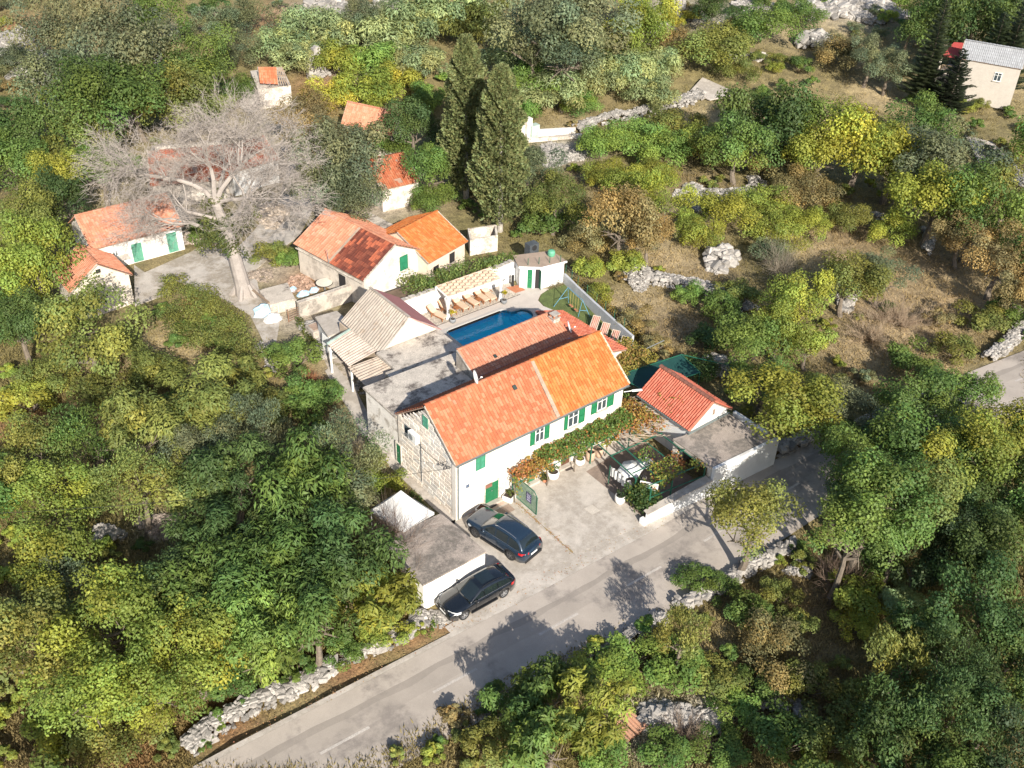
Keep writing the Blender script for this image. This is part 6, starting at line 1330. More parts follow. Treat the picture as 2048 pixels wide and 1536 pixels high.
for k in range(70):
    a = Vector((g.uniform(12.8, 17), g.uniform(-2.8, 2.0), g.uniform(2.3, 2.6))); pr = a; dx = g.uniform(-.5, .5)
    for q in range(5): c = pr + Vector((.28 + .1 * dx, -.22 + g.uniform(-.2, .2), g.uniform(-.06, .06))); b.tube(pr, c, .018, n=4); pr = c
b.build('runners', mat('pale_vine_wood', (.42, .33, .25), .9, bump=.2), t, kind='stuff')
vine('patio_vine', 'green and yellow vine draped over the roadside end of the steel pergola', [(12.2, -7.4, 2.0, 14.4, -5.6, 2.7, 1.0, 1), (12.0, -7.4, 1.3, 13.2, -6.2, 2.4, 1.0, 0), (14.2, -6.8, 1.8, 15.4, -5.4, 2.5, .6, 4), (12.6, -5.2, 2.1, 14.0, -3.9, 2.6, .5, 0), (15.0, -7.9, 1.9, 16.0, -6.8, 2.6, .6, 1)], VG, seed=5, dens=150)
vine('corner_bush', 'dense dark leafy climber on the corner of the low road wall by the picture sign', [(10.2, -7.3, .3, 11.8, -5.5, 1.9, 2.6, 0), (10.4, -7.7, .2, 12.0, -6.6, 1.6, 2.2, 0), (10.6, -6.8, 1.4, 11.6, -5.8, 2.1, 1.2, 1)], [(.04, .075, .02), (.08, .11, .025), (.14, .15, .03)], seed=6, dens=190, cat='bush')
vine('hanging_vine', 'thin yellow leaved tendril hanging in an arc from the steel pergola beams', [(11.4, -2.0, 2.1, 13.0, -1.8, 2.4, .7, 1), (11.2, -1.6, 2.2, 12.0, -.9, 2.6, .9, 1), (12.9, -2.1, 1.9, 13.2, -1.0, 2.5, 1, 2)], VG, seed=15, dens=120)
vine('pergola_vine', 'yellow green vine covering the pergola behind the right end of the house', [(17.8, 3.3, 2.3, 22.4, 7.2, 2.9, 1.0, 1), (18.6, 4.0, 2.6, 21.8, 6.4, 3.0, .6, 2), (16.6, 3.2, 2.0, 19.0, 5.0, 2.7, 1, 1)], [(.12, .14, .03), (.22, .19, .04), (.26, .17, .05)], seed=12, dens=190)
vine('roof_creeper', 'thin brown and green creeper growing over the annex tiles', [(17.3, -2.9, 3.1, 17.9, -1.5, 3.45, .8, 4), (17.7, -1.9, 3.5, 18.1, -.9, 3.7, 1.4, 1), (18.0, -2.4, 3.6, 18.3, -1.2, 3.95, .8, 1), (18.25, -3.2, 3.85, 18.6, -2.2, 4.1, .5, 1)], VG, seed=13, dens=110, leaf=.11)
T = thing('rear_pergola', 'thin pipe pergola carrying the yellow vine behind the house', 'pergola')
for a, c in (((17.4, 3.3, 2.4), (22.6, 3.4, 2.4)), ((17.6, 7.2, 2.4), (22.2, 7.2, 2.4)), ((22.4, 3.4, 2.4), (22.2, 7.2, 2.4)), ((17.5, 5.2, 2.42), (24.6, 5.1, 2.6))): MB().tube(a, c, .035).build('rail', METAL, T)
for x, y in ((17.6, 3.4), (22.4, 3.5), (22.2, 7.1)): MB().tube((x, y, 0), (x, y, 2.4), .04).build('post', METAL, T)
t = thing('street_lamp', 'small white lamp on a bracket at the right end of the front eave', 'wall lamp'); MB().tube((15.0, -.1, 4.55), (15.9, -.55, 4.6), .03).build('arm', WPAINT, t); MB().bar((15.5, -.4, 4.62), (16.2, -.75, 4.62), .16, .08).build('lamp_head', WPAINT, t)
flat('drain_cover', 'square rough manhole cover set in the yard concrete', ((1168, 1018), (1185, 1030), (1200, 1022), (1184, 1010)), mat('cover_concrete', (.50, .45, .39), .9, var=.1, bump=.5), .04, 'manhole cover')
b = MB(); g = random.Random(5)
for k in range(260):
    x = 4.44 + g.gauss(0, .05 + .1 * (k % 3 == 0)); y = g.uniform(-7.1, -1.0); s = g.uniform(.02, .06); b.add([(x - s, y, .04), (x, y - s, .045), (x + s, y, .04), (x, y + s, .05)], [(0, 1, 2, 3)], (g.uniform(.7, 1.1), g.uniform(.6, .9), .5))
for k in range(380):
    x = g.uniform(-20, 12); y = ry(x) + 3.35 + g.gauss(0, .3); s = g.uniform(.015, .045); b.add([(x - s, y, .03), (x, y - s, .035), (x + s, y, .03), (x, y + s, .045)], [(0, 1, 2, 3)], (g.uniform(.6, 1.1), g.uniform(.5, .85), .45))
tag(b.build('fallen_leaves', mat('dead_leaves', (.36, .28, .2), .9, var=.2, bump=0, use='attr'), kind='stuff'), 'dry fallen leaves and grit gathered along the yard edge', 'leaf litter')
# ================================================================ vegetation
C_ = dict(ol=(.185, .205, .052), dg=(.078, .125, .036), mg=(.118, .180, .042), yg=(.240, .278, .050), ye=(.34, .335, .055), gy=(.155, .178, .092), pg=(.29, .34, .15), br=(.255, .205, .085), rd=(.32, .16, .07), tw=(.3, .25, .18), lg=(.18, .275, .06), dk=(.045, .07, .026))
NM = dict(ol='olive green', dg='dark green', mg='mid green', yg='yellow green', ye='bright yellow', gy='grey green', pg='pale sage green', br='brownish', rd='rust coloured', tw='bare twiggy', lg='light green', dk='very dark green')
# (u, v of crown centre, crown radius in survey units, colour, kind b/p/f/s, tree?, where)
TL = [
 # forest, bottom left
 (55,905,85,'ol','b',1,'at the left edge of the lower thicket'),(185,870,80,'mg','s',1,'in the thicket at left, above the dark hollow'),(290,860,85,'ol','p',1,'in the thicket left of the silver shrub'),(110,985,80,'yg','b',1,'at the left edge below the first thicket trees'),
 (270,965,80,'ol','s',1,'left of the rubble patch in the dark hollow'),(400,905,70,'gy','f',1,'with pale leaf tips just below the silvery shrub'),(365,985,65,'ol','b',1,'right above the rubble patch'),(460,940,90,'dg','p',1,'in the middle of the ailanthus grove, left side'),
 (505,860,75,'gy','s',1,'silvery, upright shooted, in the centre of the lower thicket'),(590,990,105,'mg','p',1,'large, feathery, in the grove left of the white gazebo'),(545,1060,80,'dg','p',1,'brown dusted, in the centre of the grove'),(670,1000,75,'gy','p',1,'with pale feathery leaves left of the gazebo'),
 (430,1060,80,'dg','p',1,'beside the rubble patch, right side'),(690,905,75,'gy','s',1,'grey, spiky, below the flat roofed block'),(760,960,52,'yg','b',0,'arching vine-like, over the path beside the gazebo'),(345,1180,85,'dg','b',1,'right of the dark hollow'),
 (560,1150,100,'mg','p',1,'large, deep green and feathery, in the grove south of the gazebo'),(680,1110,95,'dg','p',1,'deep green, left of the bare shrub at the garage'),(455,1180,90,'mg','p',1,'feathery, in the lower grove'),(620,1240,95,'mg','p',1,'feathery, above the roadside wall'),
 (735,1200,75,'yg','p',1,'yellowing, by the garage left corner'),(790,1110,42,'yg','b',0,'yellow, against the garage roof edge'),(520,1270,95,'lg','p',1,'bright, above the middle of the roadside wall'),(390,1290,95,'yg','b',1,'above the lower roadside wall'),
 (100,1130,85,'yg','b',1,'at the left edge below the cable'),(105,1170,60,'gy','s',1,'spiky grey, at the left edge'),(210,1240,110,'yg','b',1,'large, yellowing, left of the grove'),(60,1290,95,'ol','b',1,'at the left edge, lower down'),(180,1370,105,'yg','b',1,'large, yellow leaved, near the bottom left'),
 (310,1370,85,'yg','b',1,'yellow leaved, above the end of the roadside wall'),(230,1465,85,'ol','b',0,'dense, at the bottom edge left of the road'),(120,1450,60,'yg','b',0,'loose, at the bottom left corner'),(300,1210,70,'ol','b',1,'between the hollow and the yellow trees'),(450,1360,65,'mg','b',0,'hanging over the roadside wall'),
 (590,1345,40,'mg','b',0,'leafy, on top of the roadside wall middle'),(690,1300,45,'mg','b',0,'leafy, on the roadside wall right of its middle'),(760,1265,50,'yg','b',0,'reddish based, right end of the roadside wall'),(640,1160,60,'lg','p',1,'glowing light green in the grove'),(800,1180,45,'yg','b',0,'yellow and orange, beside the garage left wall'),
 # middle left
 (170,660,95,'ol','b',1,'large, dull, below the gabled barn'),(230,700,60,'ol','b',0,'dull, right below the barn'),(100,630,55,'yg','b',0,'bright, left of the barn wall'),(40,640,70,'dg','b',1,'at the left edge level with the barn'),(90,760,60,'ol','b',0,'brownish, in the rough ground at left'),(210,790,60,'ol','s',0,'in the rough ground above the thicket'),
 (320,760,70,'ol','p',0,'with drooping feathery twigs in the rough ground'),(430,790,80,'ol','p',1,'with drooping feathery twigs right of the rough ground'),(480,745,55,'ol','p',0,'below the long hedge'),(600,800,55,'mg','b',0,'dense, dark, left of the side path'),(590,715,55,'mg','b',0,'round, dense, just left of the side path bend'),(650,790,40,'mg','b',0,'at the side path edge'),
 (540,820,50,'ol','b',0,'above the silvery shrub'),(340,830,50,'mg','b',0,'upright, in the thicket edge'),(60,800,55,'yg','b',0,'bright, round, at the left edge'),(410,660,10,'mg','b',0,'tiny, in the hedge'),
 # left middle and upper left
 (60,430,70,'ol','b',1,'at the left edge level with the white cottage'),(110,400,60,'dg','b',1,'dark, left of the white cottage roof'),(70,500,75,'yg','b',1,'bright yellow green, left of the cottages'),(30,550,70,'yg','b',1,'bright yellow green, left of the barn'),(120,350,60,'yg','b',1,'yellow green, above the white cottage'),(30,330,60,'mg','b',1,'at the left edge, upper part'),
 (60,260,65,'dg','b',1,'dark, at the left edge below the big bushy tree'),(200,200,95,'mg','f',1,'large, dark, in the upper left oak group'),(110,180,85,'gy','f',1,'grey, in the upper left oak group'),(230,90,105,'gy','f',1,'very large and grey, top of the upper left oak group'),(100,60,70,'gy','f',1,'grey, near the top left corner'),(310,40,60,'mg','b',1,'dark, right of the upper left oak group'),
 (270,170,75,'dg','f',1,'dark, in the right part of the upper left oak group'),(400,130,70,'mg','f',1,'rounded, between the oak group and the sage slope'),(350,200,70,'ol','b',1,'olive, above the dead tree'),(470,110,55,'gy','f',0,'grey, at the left edge of the sage slope'),(430,60,55,'gy','s',0,'grey, spiky, above the sage slope'),(500,40,55,'gy','s',0,'grey, near the top left of the sage slope'),
 (160,270,60,'ol','b',1,'left of the dead tree, above the lane'),(200,330,55,'mg','b',1,'left of the dead tree'),(20,120,45,'gy','f',0,'at the left edge near the field wall'),(430,5,30,'dg','f',1,'dark, small, at the top edge'),(400,215,60,'yg','b',0,'yellow green, right above the dead tree crown'),(480,180,45,'mg','b',0,'between the dead tree and the roofless ruin'),
 # centre top: sage slope
 (560,90,60,'pg','p',0,'on the sage slope, upper left'),(620,60,65,'pg','p',0,'on the sage slope below the red bank'),(700,80,65,'pg','p',0,'on the sage slope, top centre'),(770,70,65,'pg','p',0,'on the sage slope, top right of centre'),(600,120,50,'pg','p',0,'on the sage slope, above the roofless ruin'),(680,130,50,'yg','p',0,'on the sage slope, near the stone terrace'),
 (840,60,70,'pg','p',0,'on the sage slope, upper right'),(760,130,55,'lg','p',0,'on the sage slope right of the terrace'),(830,130,55,'pg','p',0,'on the sage slope beside the first cypress'),(720,30,40,'gy','f',1,'dark, round, at the top edge centre'),(900,30,75,'pg','p',0,'on the sage slope at the top edge'),(660,190,50,'ye','p',0,'yellow, below the stone terrace'),
 (730,185,55,'yg','p',0,'yellow green, above the upper cottage'),(800,165,45,'ye','p',0,'yellow, left of the first cypress'),(850,200,40,'lg','p',0,'left foot of the first cypress'),(960,60,60,'ol','p',0,'behind the first cypress'),(610,220,55,'br','f',1,'olive brown, between the ruin and the upper cottage'),(640,290,65,'br','f',1,'olive brown, over the village lane'),
 (690,330,75,'gy','f',1,'large, olive, hiding the overgrown cottage'),(640,370,60,'gy','f',1,'olive, beside the village lane'),(720,400,55,'gy','f',1,'with a thick trunk, above the patched roof house'),(740,280,45,'mg','b',0,'between the two overgrown cottages'),(820,250,50,'dg','b',1,'dark, glossy, right of the upper cottage'),(860,330,50,'mg','b',1,'between the overgrown cottage and the cypress'),
 (870,400,45,'mg','b',0,'at the left foot of the cypress, in shade'),(800,300,40,'mg','b',0,'behind the overgrown cottage'),(545,510,38,'ol','b',0,'dry, in the village yard'),(580,520,30,'lg','b',0,'bright, round, left of the patched roof house'),(420,465,45,'mg','f',0,'growing round the foot of the dead tree'),
 # centre right top
 (1080,60,90,'gy','f',1,'large, grey green, top centre behind the cypresses'),(1170,40,90,'gy','f',1,'large, grey green, top centre right'),(1130,110,70,'gy','f',1,'grey green, lower part of the top centre group'),(1270,60,60,'yg','b',1,'yellow green, right of the grey group'),(1290,20,50,'yg','b',1,'yellow green, at the top edge'),(1250,110,50,'ol','b',0,'below the yellow green tree'),
 (1010,130,60,'pg','p',0,'behind the taller cypress'),(1060,170,60,'lg','p',0,'pale, right of the taller cypress'),(1110,195,60,'pg','p',0,'pale, above the field channel'),(1190,165,60,'pg','p',0,'pale, above the field wall'),(1250,150,60,'pg','p',0,'pale, in the right part of the sage belt'),(1325,135,48,'pg','p',0,'pale, left of the upper lane'),
 (1300,190,45,'pg','p',0,'pale, just above the field wall'),(1160,210,35,'lg','b',0,'low, at the left end of the field wall'),(1040,230,40,'lg','p',0,'beside the cypress foot, upper'),(1360,160,0,'lg','p',0,'at the very end of the upper lane'),
 (1430,100,65,'ol','b',0,'above the upper lane'),(1475,140,34,'ol','b',0,'along the upper lane'),(1350,90,45,'br','b',0,'low, dull, on the dry slope'),(1530,60,60,'mg','b',0,'large, dark, on the dry slope'),(1420,20,35,'dg','b',1,'dark, at the top edge, right of the ruin'),(1355,48,16,'ye','b',0,'small and golden, below the ruin corner'),(1600,130,25,'mg','b',0,'small, on the dry slope'),
 (1670,110,45,'br','b',0,'brown, above the shaded meadow'),(1690,100,40,'gy','f',0,'grey, above the shaded meadow'),(1740,115,40,'gy','f',1,'small, round, olive tree above the shaded meadow'),(1780,130,40,'gy','f',1,'second round olive tree left of the conifers'),(1600,30,40,'mg','b',0,'on the rocky top slope'),(1850,20,45,'lg','f',1,'fresh green pine like, behind the pole'),
 (1930,40,70,'dg','b',1,'dark, behind the far house'),(2010,50,60,'dg','b',1,'dark, at the top right corner'),(1960,10,60,'dg','b',1,'dark, at the top right edge'),(1860,60,45,'mg','b',1,'left of the far house roof'),
 (1520,215,42,'mg','b',1,'below the upper lane, left'),(1540,240,75,'dg','b',1,'large, dark, in the field hedge'),(1620,250,70,'mg','b',1,'right of the large dark one'),(1720,290,75,'ye','b',1,'the most yellow, large'),(1640,310,60,'yg','b',1,'left of the yellow tree'),(1790,310,70,'yg','b',1,'right of the yellow tree'),(1860,250,60,'mg','b',1,'below the conifers'),
 (1900,330,75,'gy','f',1,'grey green, right of the yellow tree'),(1870,400,70,'yg','b',1,'yellow green, lower right of the yellow tree'),(1960,420,80,'mg','b',1,'at the right, above the dry field'),(2020,380,60,'ol','b',1,'at the right edge'),(1480,290,60,'mg','b',1,'left of the dark field tree'),(1560,330,55,'br','b',0,'orange brown, in the field hedge'),(1430,300,55,'ol','b',0,'on the terrace hedge'),
 (1600,380,60,'br','f',0,'loose and twiggy, in the terraces'),(1400,285,50,'yg','b',0,'at the terrace edge'),(1350,255,50,'ol','b',0,'on the terrace, centre'),(1270,280,55,'lg','b',0,'low, dense, on the terrace'),(1210,290,50,'lg','b',0,'low, dense, at the left of the terrace'),(1320,300,55,'lg','b',0,'low, dense, right part of the terrace'),(1170,250,0,'lg','b',0,''),
 (1260,370,55,'yg','b',0,'below the terrace'),(1330,390,60,'yg','s',1,'loose, fig like, below the terrace'),(1210,350,45,'yg','b',0,'left below the terrace'),(1310,350,40,'yg','b',0,'yellow tipped, below the terrace'),(1110,390,48,'ol','f',1,'large, grey, right of the big cypress'),(1070,330,55,'gy','f',1,'grey, against the big cypress'),(1080,450,50,'mg','b',0,'at the right foot of the big cypress'),
 (1240,440,75,'br','b',1,'reddish brown, left'),(1300,470,60,'br','b',1,'reddish brown, right'),(1180,480,55,'br','b',0,'brown, left of the reddish trees'),(1160,440,40,'mg','b',0,'between cypress and reddish trees'),(1400,470,60,'yg','b',0,'by the pale gravel fan'),(1460,430,60,'yg','b',0,'below the pale gravel fan'),(1530,410,50,'yg','b',0,'right of the pale gravel fan'),
 (1375,440,28,'yg','b',0,'left of the pale gravel fan'),(1560,470,60,'yg','b',0,'on the round terrace, left'),(1620,450,55,'yg','b',0,'on the round terrace, right'),(1540,510,45,'gy','s',0,'grey, on the round terrace front'),(1700,560,75,'ol','b',1,'large, round, right of the rock outcrop'),(1770,550,65,'gy','f',1,'rounded silvery olive tree'),(1700,440,45,'ol','b',0,'above the dry bank'),(1780,460,55,'yg','b',0,'at the dry bank right'),
 (1600,600,80,'yg','b',1,'large, yellow green, in the middle of the slope'),(1560,660,70,'yg','b',1,'yellow green, in front of the middle one'),(1490,690,75,'mg','b',1,'mid green, left of the yellow green one'),(1530,760,70,'mg','b',1,'above the yellow green walnut behind the annex'),(1620,690,50,'yg','b',1,'right of the middle one'),(1560,810,95,'yg','b',1,'large, walnut like, behind the outdoor kitchen'),(1480,850,42,'yg','b',0,'against the annex gable'),
 (1480,590,50,'ol','b',0,'beside the stony bank'),(1440,620,50,'mg','b',0,'below the stony bank'),(1380,590,40,'lg','b',0,'among the stony bank'),(1250,530,45,'yg','b',0,'above the boundary wall'),(1180,540,40,'yg','b',0,'beside the pool house'),(1200,590,35,'yg','b',0,'against the boundary wall'),(1270,640,40,'br','b',0,'orange, at the boundary wall'),(1310,690,35,'br','b',0,'orange, at the vine pergola'),(1420,680,50,'dg','b',0,'in the shade below the bank'),(1400,740,45,'dg','b',0,'dark, behind the shade net'),
 (1650,780,55,'ol','f',1,'in the shade above the road'),(1700,830,70,'gy','f',1,'grey, left of the road bend'),(1760,890,95,'mg','b',1,'large, in the right hand road grove'),(1830,820,75,'mg','b',1,'left of the road bend, upper'),(1880,770,60,'mg','b',1,'hanging over the road bend'),(1700,870,50,'dg','b',1,'dark, right of the kitchen roof'),(1870,900,80,'mg','b',1,'below the road bend'),(1960,780,45,'mg','b',1,'against the road bend, left bank'),
 (1910,700,45,'ol','b',0,'on the bank above the road bend'),(1820,720,55,'mg','b',0,'on the bank left of the road bend'),(1930,470,60,'br','f',1,'thin, brown, above the dry field'),(2000,520,75,'br','f',1,'large, orange brown, right edge'),(2030,590,50,'br','f',1,'orange brown, right edge, lower'),(1960,640,50,'ol','b',0,'at the roadside wall, right'),(2020,620,45,'mg','b',0,'at the roadside wall, far right'),(1880,640,35,'br','b',0,'dull, in the dry field'),
 # right lower
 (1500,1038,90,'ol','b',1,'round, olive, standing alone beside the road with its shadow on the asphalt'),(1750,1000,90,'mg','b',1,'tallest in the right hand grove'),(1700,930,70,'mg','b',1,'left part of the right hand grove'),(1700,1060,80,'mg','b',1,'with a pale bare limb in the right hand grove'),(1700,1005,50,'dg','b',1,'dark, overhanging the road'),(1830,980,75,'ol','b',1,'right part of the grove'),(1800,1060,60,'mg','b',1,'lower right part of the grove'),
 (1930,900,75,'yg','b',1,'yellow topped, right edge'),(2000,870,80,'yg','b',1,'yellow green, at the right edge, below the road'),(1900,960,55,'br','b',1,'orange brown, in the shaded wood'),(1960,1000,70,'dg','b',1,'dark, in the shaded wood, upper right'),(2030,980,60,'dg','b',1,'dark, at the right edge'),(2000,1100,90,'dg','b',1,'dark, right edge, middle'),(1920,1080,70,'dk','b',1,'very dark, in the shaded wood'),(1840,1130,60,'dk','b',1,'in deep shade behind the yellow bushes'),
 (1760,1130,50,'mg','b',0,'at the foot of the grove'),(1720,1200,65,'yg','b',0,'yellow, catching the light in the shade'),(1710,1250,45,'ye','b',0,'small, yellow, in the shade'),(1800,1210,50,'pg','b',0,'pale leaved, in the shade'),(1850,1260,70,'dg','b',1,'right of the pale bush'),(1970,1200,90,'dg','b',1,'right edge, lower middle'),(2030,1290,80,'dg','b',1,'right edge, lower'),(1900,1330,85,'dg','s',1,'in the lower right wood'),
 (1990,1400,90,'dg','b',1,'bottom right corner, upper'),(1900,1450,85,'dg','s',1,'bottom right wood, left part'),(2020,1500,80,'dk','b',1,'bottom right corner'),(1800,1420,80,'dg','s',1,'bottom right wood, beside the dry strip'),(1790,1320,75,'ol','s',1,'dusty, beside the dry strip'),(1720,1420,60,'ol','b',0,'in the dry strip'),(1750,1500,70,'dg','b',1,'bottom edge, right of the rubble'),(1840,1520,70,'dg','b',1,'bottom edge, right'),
 (1540,1300,80,'br','b',0,'red tinted, in the middle of the lower slope'),(1500,1230,55,'mg','b',0,'below the round olive tree'),(1450,1180,45,'mg','s',0,'dark, spiky, at the road edge below the olive'),(1390,1160,45,'mg','b',0,'at the road edge, left of the olive'),(1560,1190,45,'ol','b',0,'right below the round olive'),(1600,1250,40,'ol','b',0,'beside the dry strip, top'),(1360,1270,60,'ol','s',1,'upright, fluffy, at the road edge'),
 (1350,1330,70,'lg','b',0,'light green, below the fluffy one'),(1260,1320,70,'lg','b',0,'light green, at the roadside'),(1200,1340,65,'yg','b',0,'yellow green, at the roadside'),(1100,1390,85,'mg','p',1,'feathery, leaning towards the road'),(1030,1420,60,'mg','p',1,'feathery, lower left of the roadside one'),(1180,1420,80,'yg','p',1,'yellow green, right of the feathery tree'),(980,1490,60,'ol','b',0,'at the bottom edge beside the road'),
 (1100,1490,80,'mg','p',1,'feathery, bottom edge'),(1200,1500,60,'lg','b',0,'bottom edge, left of the clay pipes'),(1430,1360,60,'ol','b',0,'between the rubble heaps and slope'),(1470,1420,50,'lg','b',0,'right of the large rubble heap'),(1620,1370,60,'ol','b',0,'beside the small stone heap'),(1560,1480,75,'mg','b',0,'bottom centre right'),(1440,1500,60,'mg','b',0,'bottom edge below the rubble heap'),(1330,1500,60,'mg','b',0,'bottom edge centre'),(1650,1480,65,'ol','b',0,'bottom edge below the stone line'),
 (1520,1370,50,'mg','b',0,'above the stone line'),(1290,1250,25,'lg','b',0,'small, tucked on the roadside wall')]
KN = dict(b='broad', p='pinnate', f='fine', s='spray')
PLN = []
HT = {(1500, 1038): 3.3, (1750, 1000): 5.5, (1700, 930): 4.5, (1700, 1060): 4.5, (1700, 1005): 4.2, (1830, 980): 5.0, (1800, 1060): 4.0, (1930, 900): 4.5, (1100, 1390): 1.2, (1360, 1270): 2.4}
LOWF = {(1330, 1500): .5, (1440, 1500): .5, (1200, 1500): .6, (1430, 1360): .6, (1260, 1320): .5, (1350, 1330): .6, (1200, 1340): .55, (1390, 1160): .5, (1450, 1180): .6}
seen = {}
def scale_at(u, v, h):
    p = G(u, v, h); return (Vector(p) - Vector(CAM)).length / FPX * 1.0, p
for (u, v, r, c, k, tr, wh) in TL:
    if r <= 0 or not wh: continue
    m, p = scale_at(u, v, 2.0); R = r * m * (1.10 if v > 780 or u < 640 else 1.25 if v < 450 else 1.02)
    if tr: hh = R * .5 + (1.3 if R > 2.5 else .9) if (v > 780 or u < 1150) else R * .4 + .6
    else: hh = 0
    hh = HT.get((u, v), hh); fl = .95 if tr else LOWF.get((u, v), .85)
    hc = (hh + R * .45) if tr else R * .5 * fl
    p = G(u, v, hc); base = Vector((p.x, p.y, p.z - hc)); col = C_[c]; kind = KN[k]
    nm = 'tree' if tr else 'shrub'; lab = ('%s %s %s' % (NM[c], 'tree' if tr else 'shrub', wh)).replace('  ', ' ')
    words = lab.split(); lab = ' '.join(words[:16])
    plant(kind, tuple(base), R, col, bool(tr), lab, 'tree' if tr else 'shrub', h=hh, flat=fl)
    PLN.append((u, v, r, c, k))
# ---- filling growth between them
def inpoly(x, y, P):
    c = False; n = len(P); j = n - 1
    for i in range(n):
        if (P[i][1] > y) != (P[j][1] > y) and x < (P[j][0] - P[i][0]) * (y - P[i][1]) / (P[j][1] - P[i][1]) + P[i][0]: c = not c
        j = i
    return c
KEEP = [  # built or open areas on the ground plane (survey coordinates)
 [(395,1536),(370,1510),(660,1350),(860,1250),(830,1180),(800,1080),(740,1040),(740,1010),(780,965),(700,860),(560,770),(540,700),(490,640),(440,600),(340,600),(300,640),(100,640),(90,500),(130,400),(260,350),(330,330),(300,240),(560,180),(640,250),(680,180),(800,190),(860,300),(850,400),(1000,440),(1010,500),(1140,500),(1160,560),(1300,690),(1420,740),(1480,830),(1560,880),(1640,850),(1700,990),(1500,1150),(1300,1235),(1000,1370),(700,1536)],
 [(1930,745),(2048,660),(2048,850),(1990,850),(1930,800)],[(1395,150),(1490,185),(1420,215),(1370,190)],[(0,60),(80,70),(90,160),(0,170)],
 [(1030,260),(1160,250),(1250,215),(1410,180),(1420,215),(1180,290),(1180,330),(1070,335)],[(1345,370),(1520,370),(1520,390),(1450,420),(1380,430)],[(1860,60),(2048,60),(2048,200),(1900,200)],
 [(270,1030),(370,1010),(370,1090),(270,1090)],[(1250,1400),(1460,1400),(1480,1480),(1240,1480)],[(1240,530),(1430,560),(1500,620),(1380,600),(1250,590)],[(1400,490),(1480,490),(1480,560),(1400,560)],[(700,100),(780,110),(760,160),(690,160)],[(300,80),(330,80),(330,150),(300,150)]]
OPEN = [(1360,640,70),(1290,600,50),(1700,480,60),(1660,440,40),(1420,440,30),(1850,560,90),(1700,200,80),(1500,560,40),(1400,250,40),(1560,240,80),(1760,560,70),(1880,520,70),(1930,600,80),(1820,640,100),(1730,690,70),(1760,210,60),(1640,60,60),(1890,740,30),(1300,600,60),(1330,500,30),(1410,540,50),(1640,1200,60),(1640,1300,50),(1670,1370,40),(330,700,30),(60,850,50),(620,760,25),(230,720,30),(1300,440,20),(1690,480,50),(1390,1390,40),(40,1490,60),(1580,270,30),(650,20,50)]
FILL = []
g = random.Random(21); vv = -20
while vv < 1560:
    sp = 40 + 18 * (vv / 1536); uu = -20 + g.uniform(0, sp)
    while uu < 2070:
        u = uu + g.uniform(-.35, .35) * sp; v = vv + g.uniform(-.35, .35) * sp; uu += sp * 1.18
        if any(inpoly(u, v, P_) for P_ in KEEP): continue
        if any((u - a) ** 2 + (1.3 * (v - b_)) ** 2 < r_ * r_ for a, b_, r_ in OPEN) and g.random() < .9: continue
        d = sorted(((u - a) ** 2 + (v - b_) ** 2) - (r_ * .9) ** 2 for a, b_, r_, c, k in PLN)[0]
        if d < 0 and g.random() < .95: continue
        near = min(PLN, key=lambda q: (q[0] - u) ** 2 + (q[1] - v) ** 2); FILL.append((u, v, g.uniform(15, 30) * (.8 + .35 * v / 1536), near[3], near[4]))
    vv += sp * .8
g.shuffle(FILL); FILL = FILL[:292]
REG = [((0, 0, 640, 330), 'low scrub bush between the trees of the upper left slope'), ((640, 0, 1360, 260), 'low scrub bush filling the sage green slope at the top'), ((1360, 0, 2048, 330), 'low scrub bush on the dry slope and around the far conifers'), ((0, 330, 320, 720), 'low scrub bush around the cottages at the left'),
       ((0, 600, 760, 1100), 'low scrub bush in the rough ground and thicket left of the side path'), ((0, 1100, 900, 1536), 'low scrub bush under the trees left of the road'), ((1000, 250, 1500, 740), 'low scrub bush on the terraces behind the pool house'), ((1500, 330, 2048, 840), 'low scrub bush among the dry fields at the right'), ((900, 840, 2048, 1536), 'low scrub bush on the slope below the road')]
for u, v, r, c, k in FILL:
    m, p = scale_at(u, v, .6); R = max(.6, r * m); p = G(u, v, R * .4); q = g.random(); c2 = C_[c] if q < .7 else C_[g.choice(['ol', 'mg', 'br', 'yg'])]
    lab = next((l for (a, b_, x, y), l in REG if a <= u <= x and b_ <= v <= y), 'low scrub bush on the slope below the road')
    if u < 0 or v < 0: lab = REG[0][1] if u < 640 else REG[1][1] if u < 1360 else REG[2][1]
    cn = [n for n, q_ in C_.items() if q_ == c2][0]; lab = lab.replace('low scrub bush', 'low %s scrub bush' % NM[cn])
    plant(KN[k], (p.x, p.y, p.z - R * .4), R, c2, False, lab, 'bush', group=lab.replace('scrub bush', 'scrub bushes'), flat=.8, name='bush')
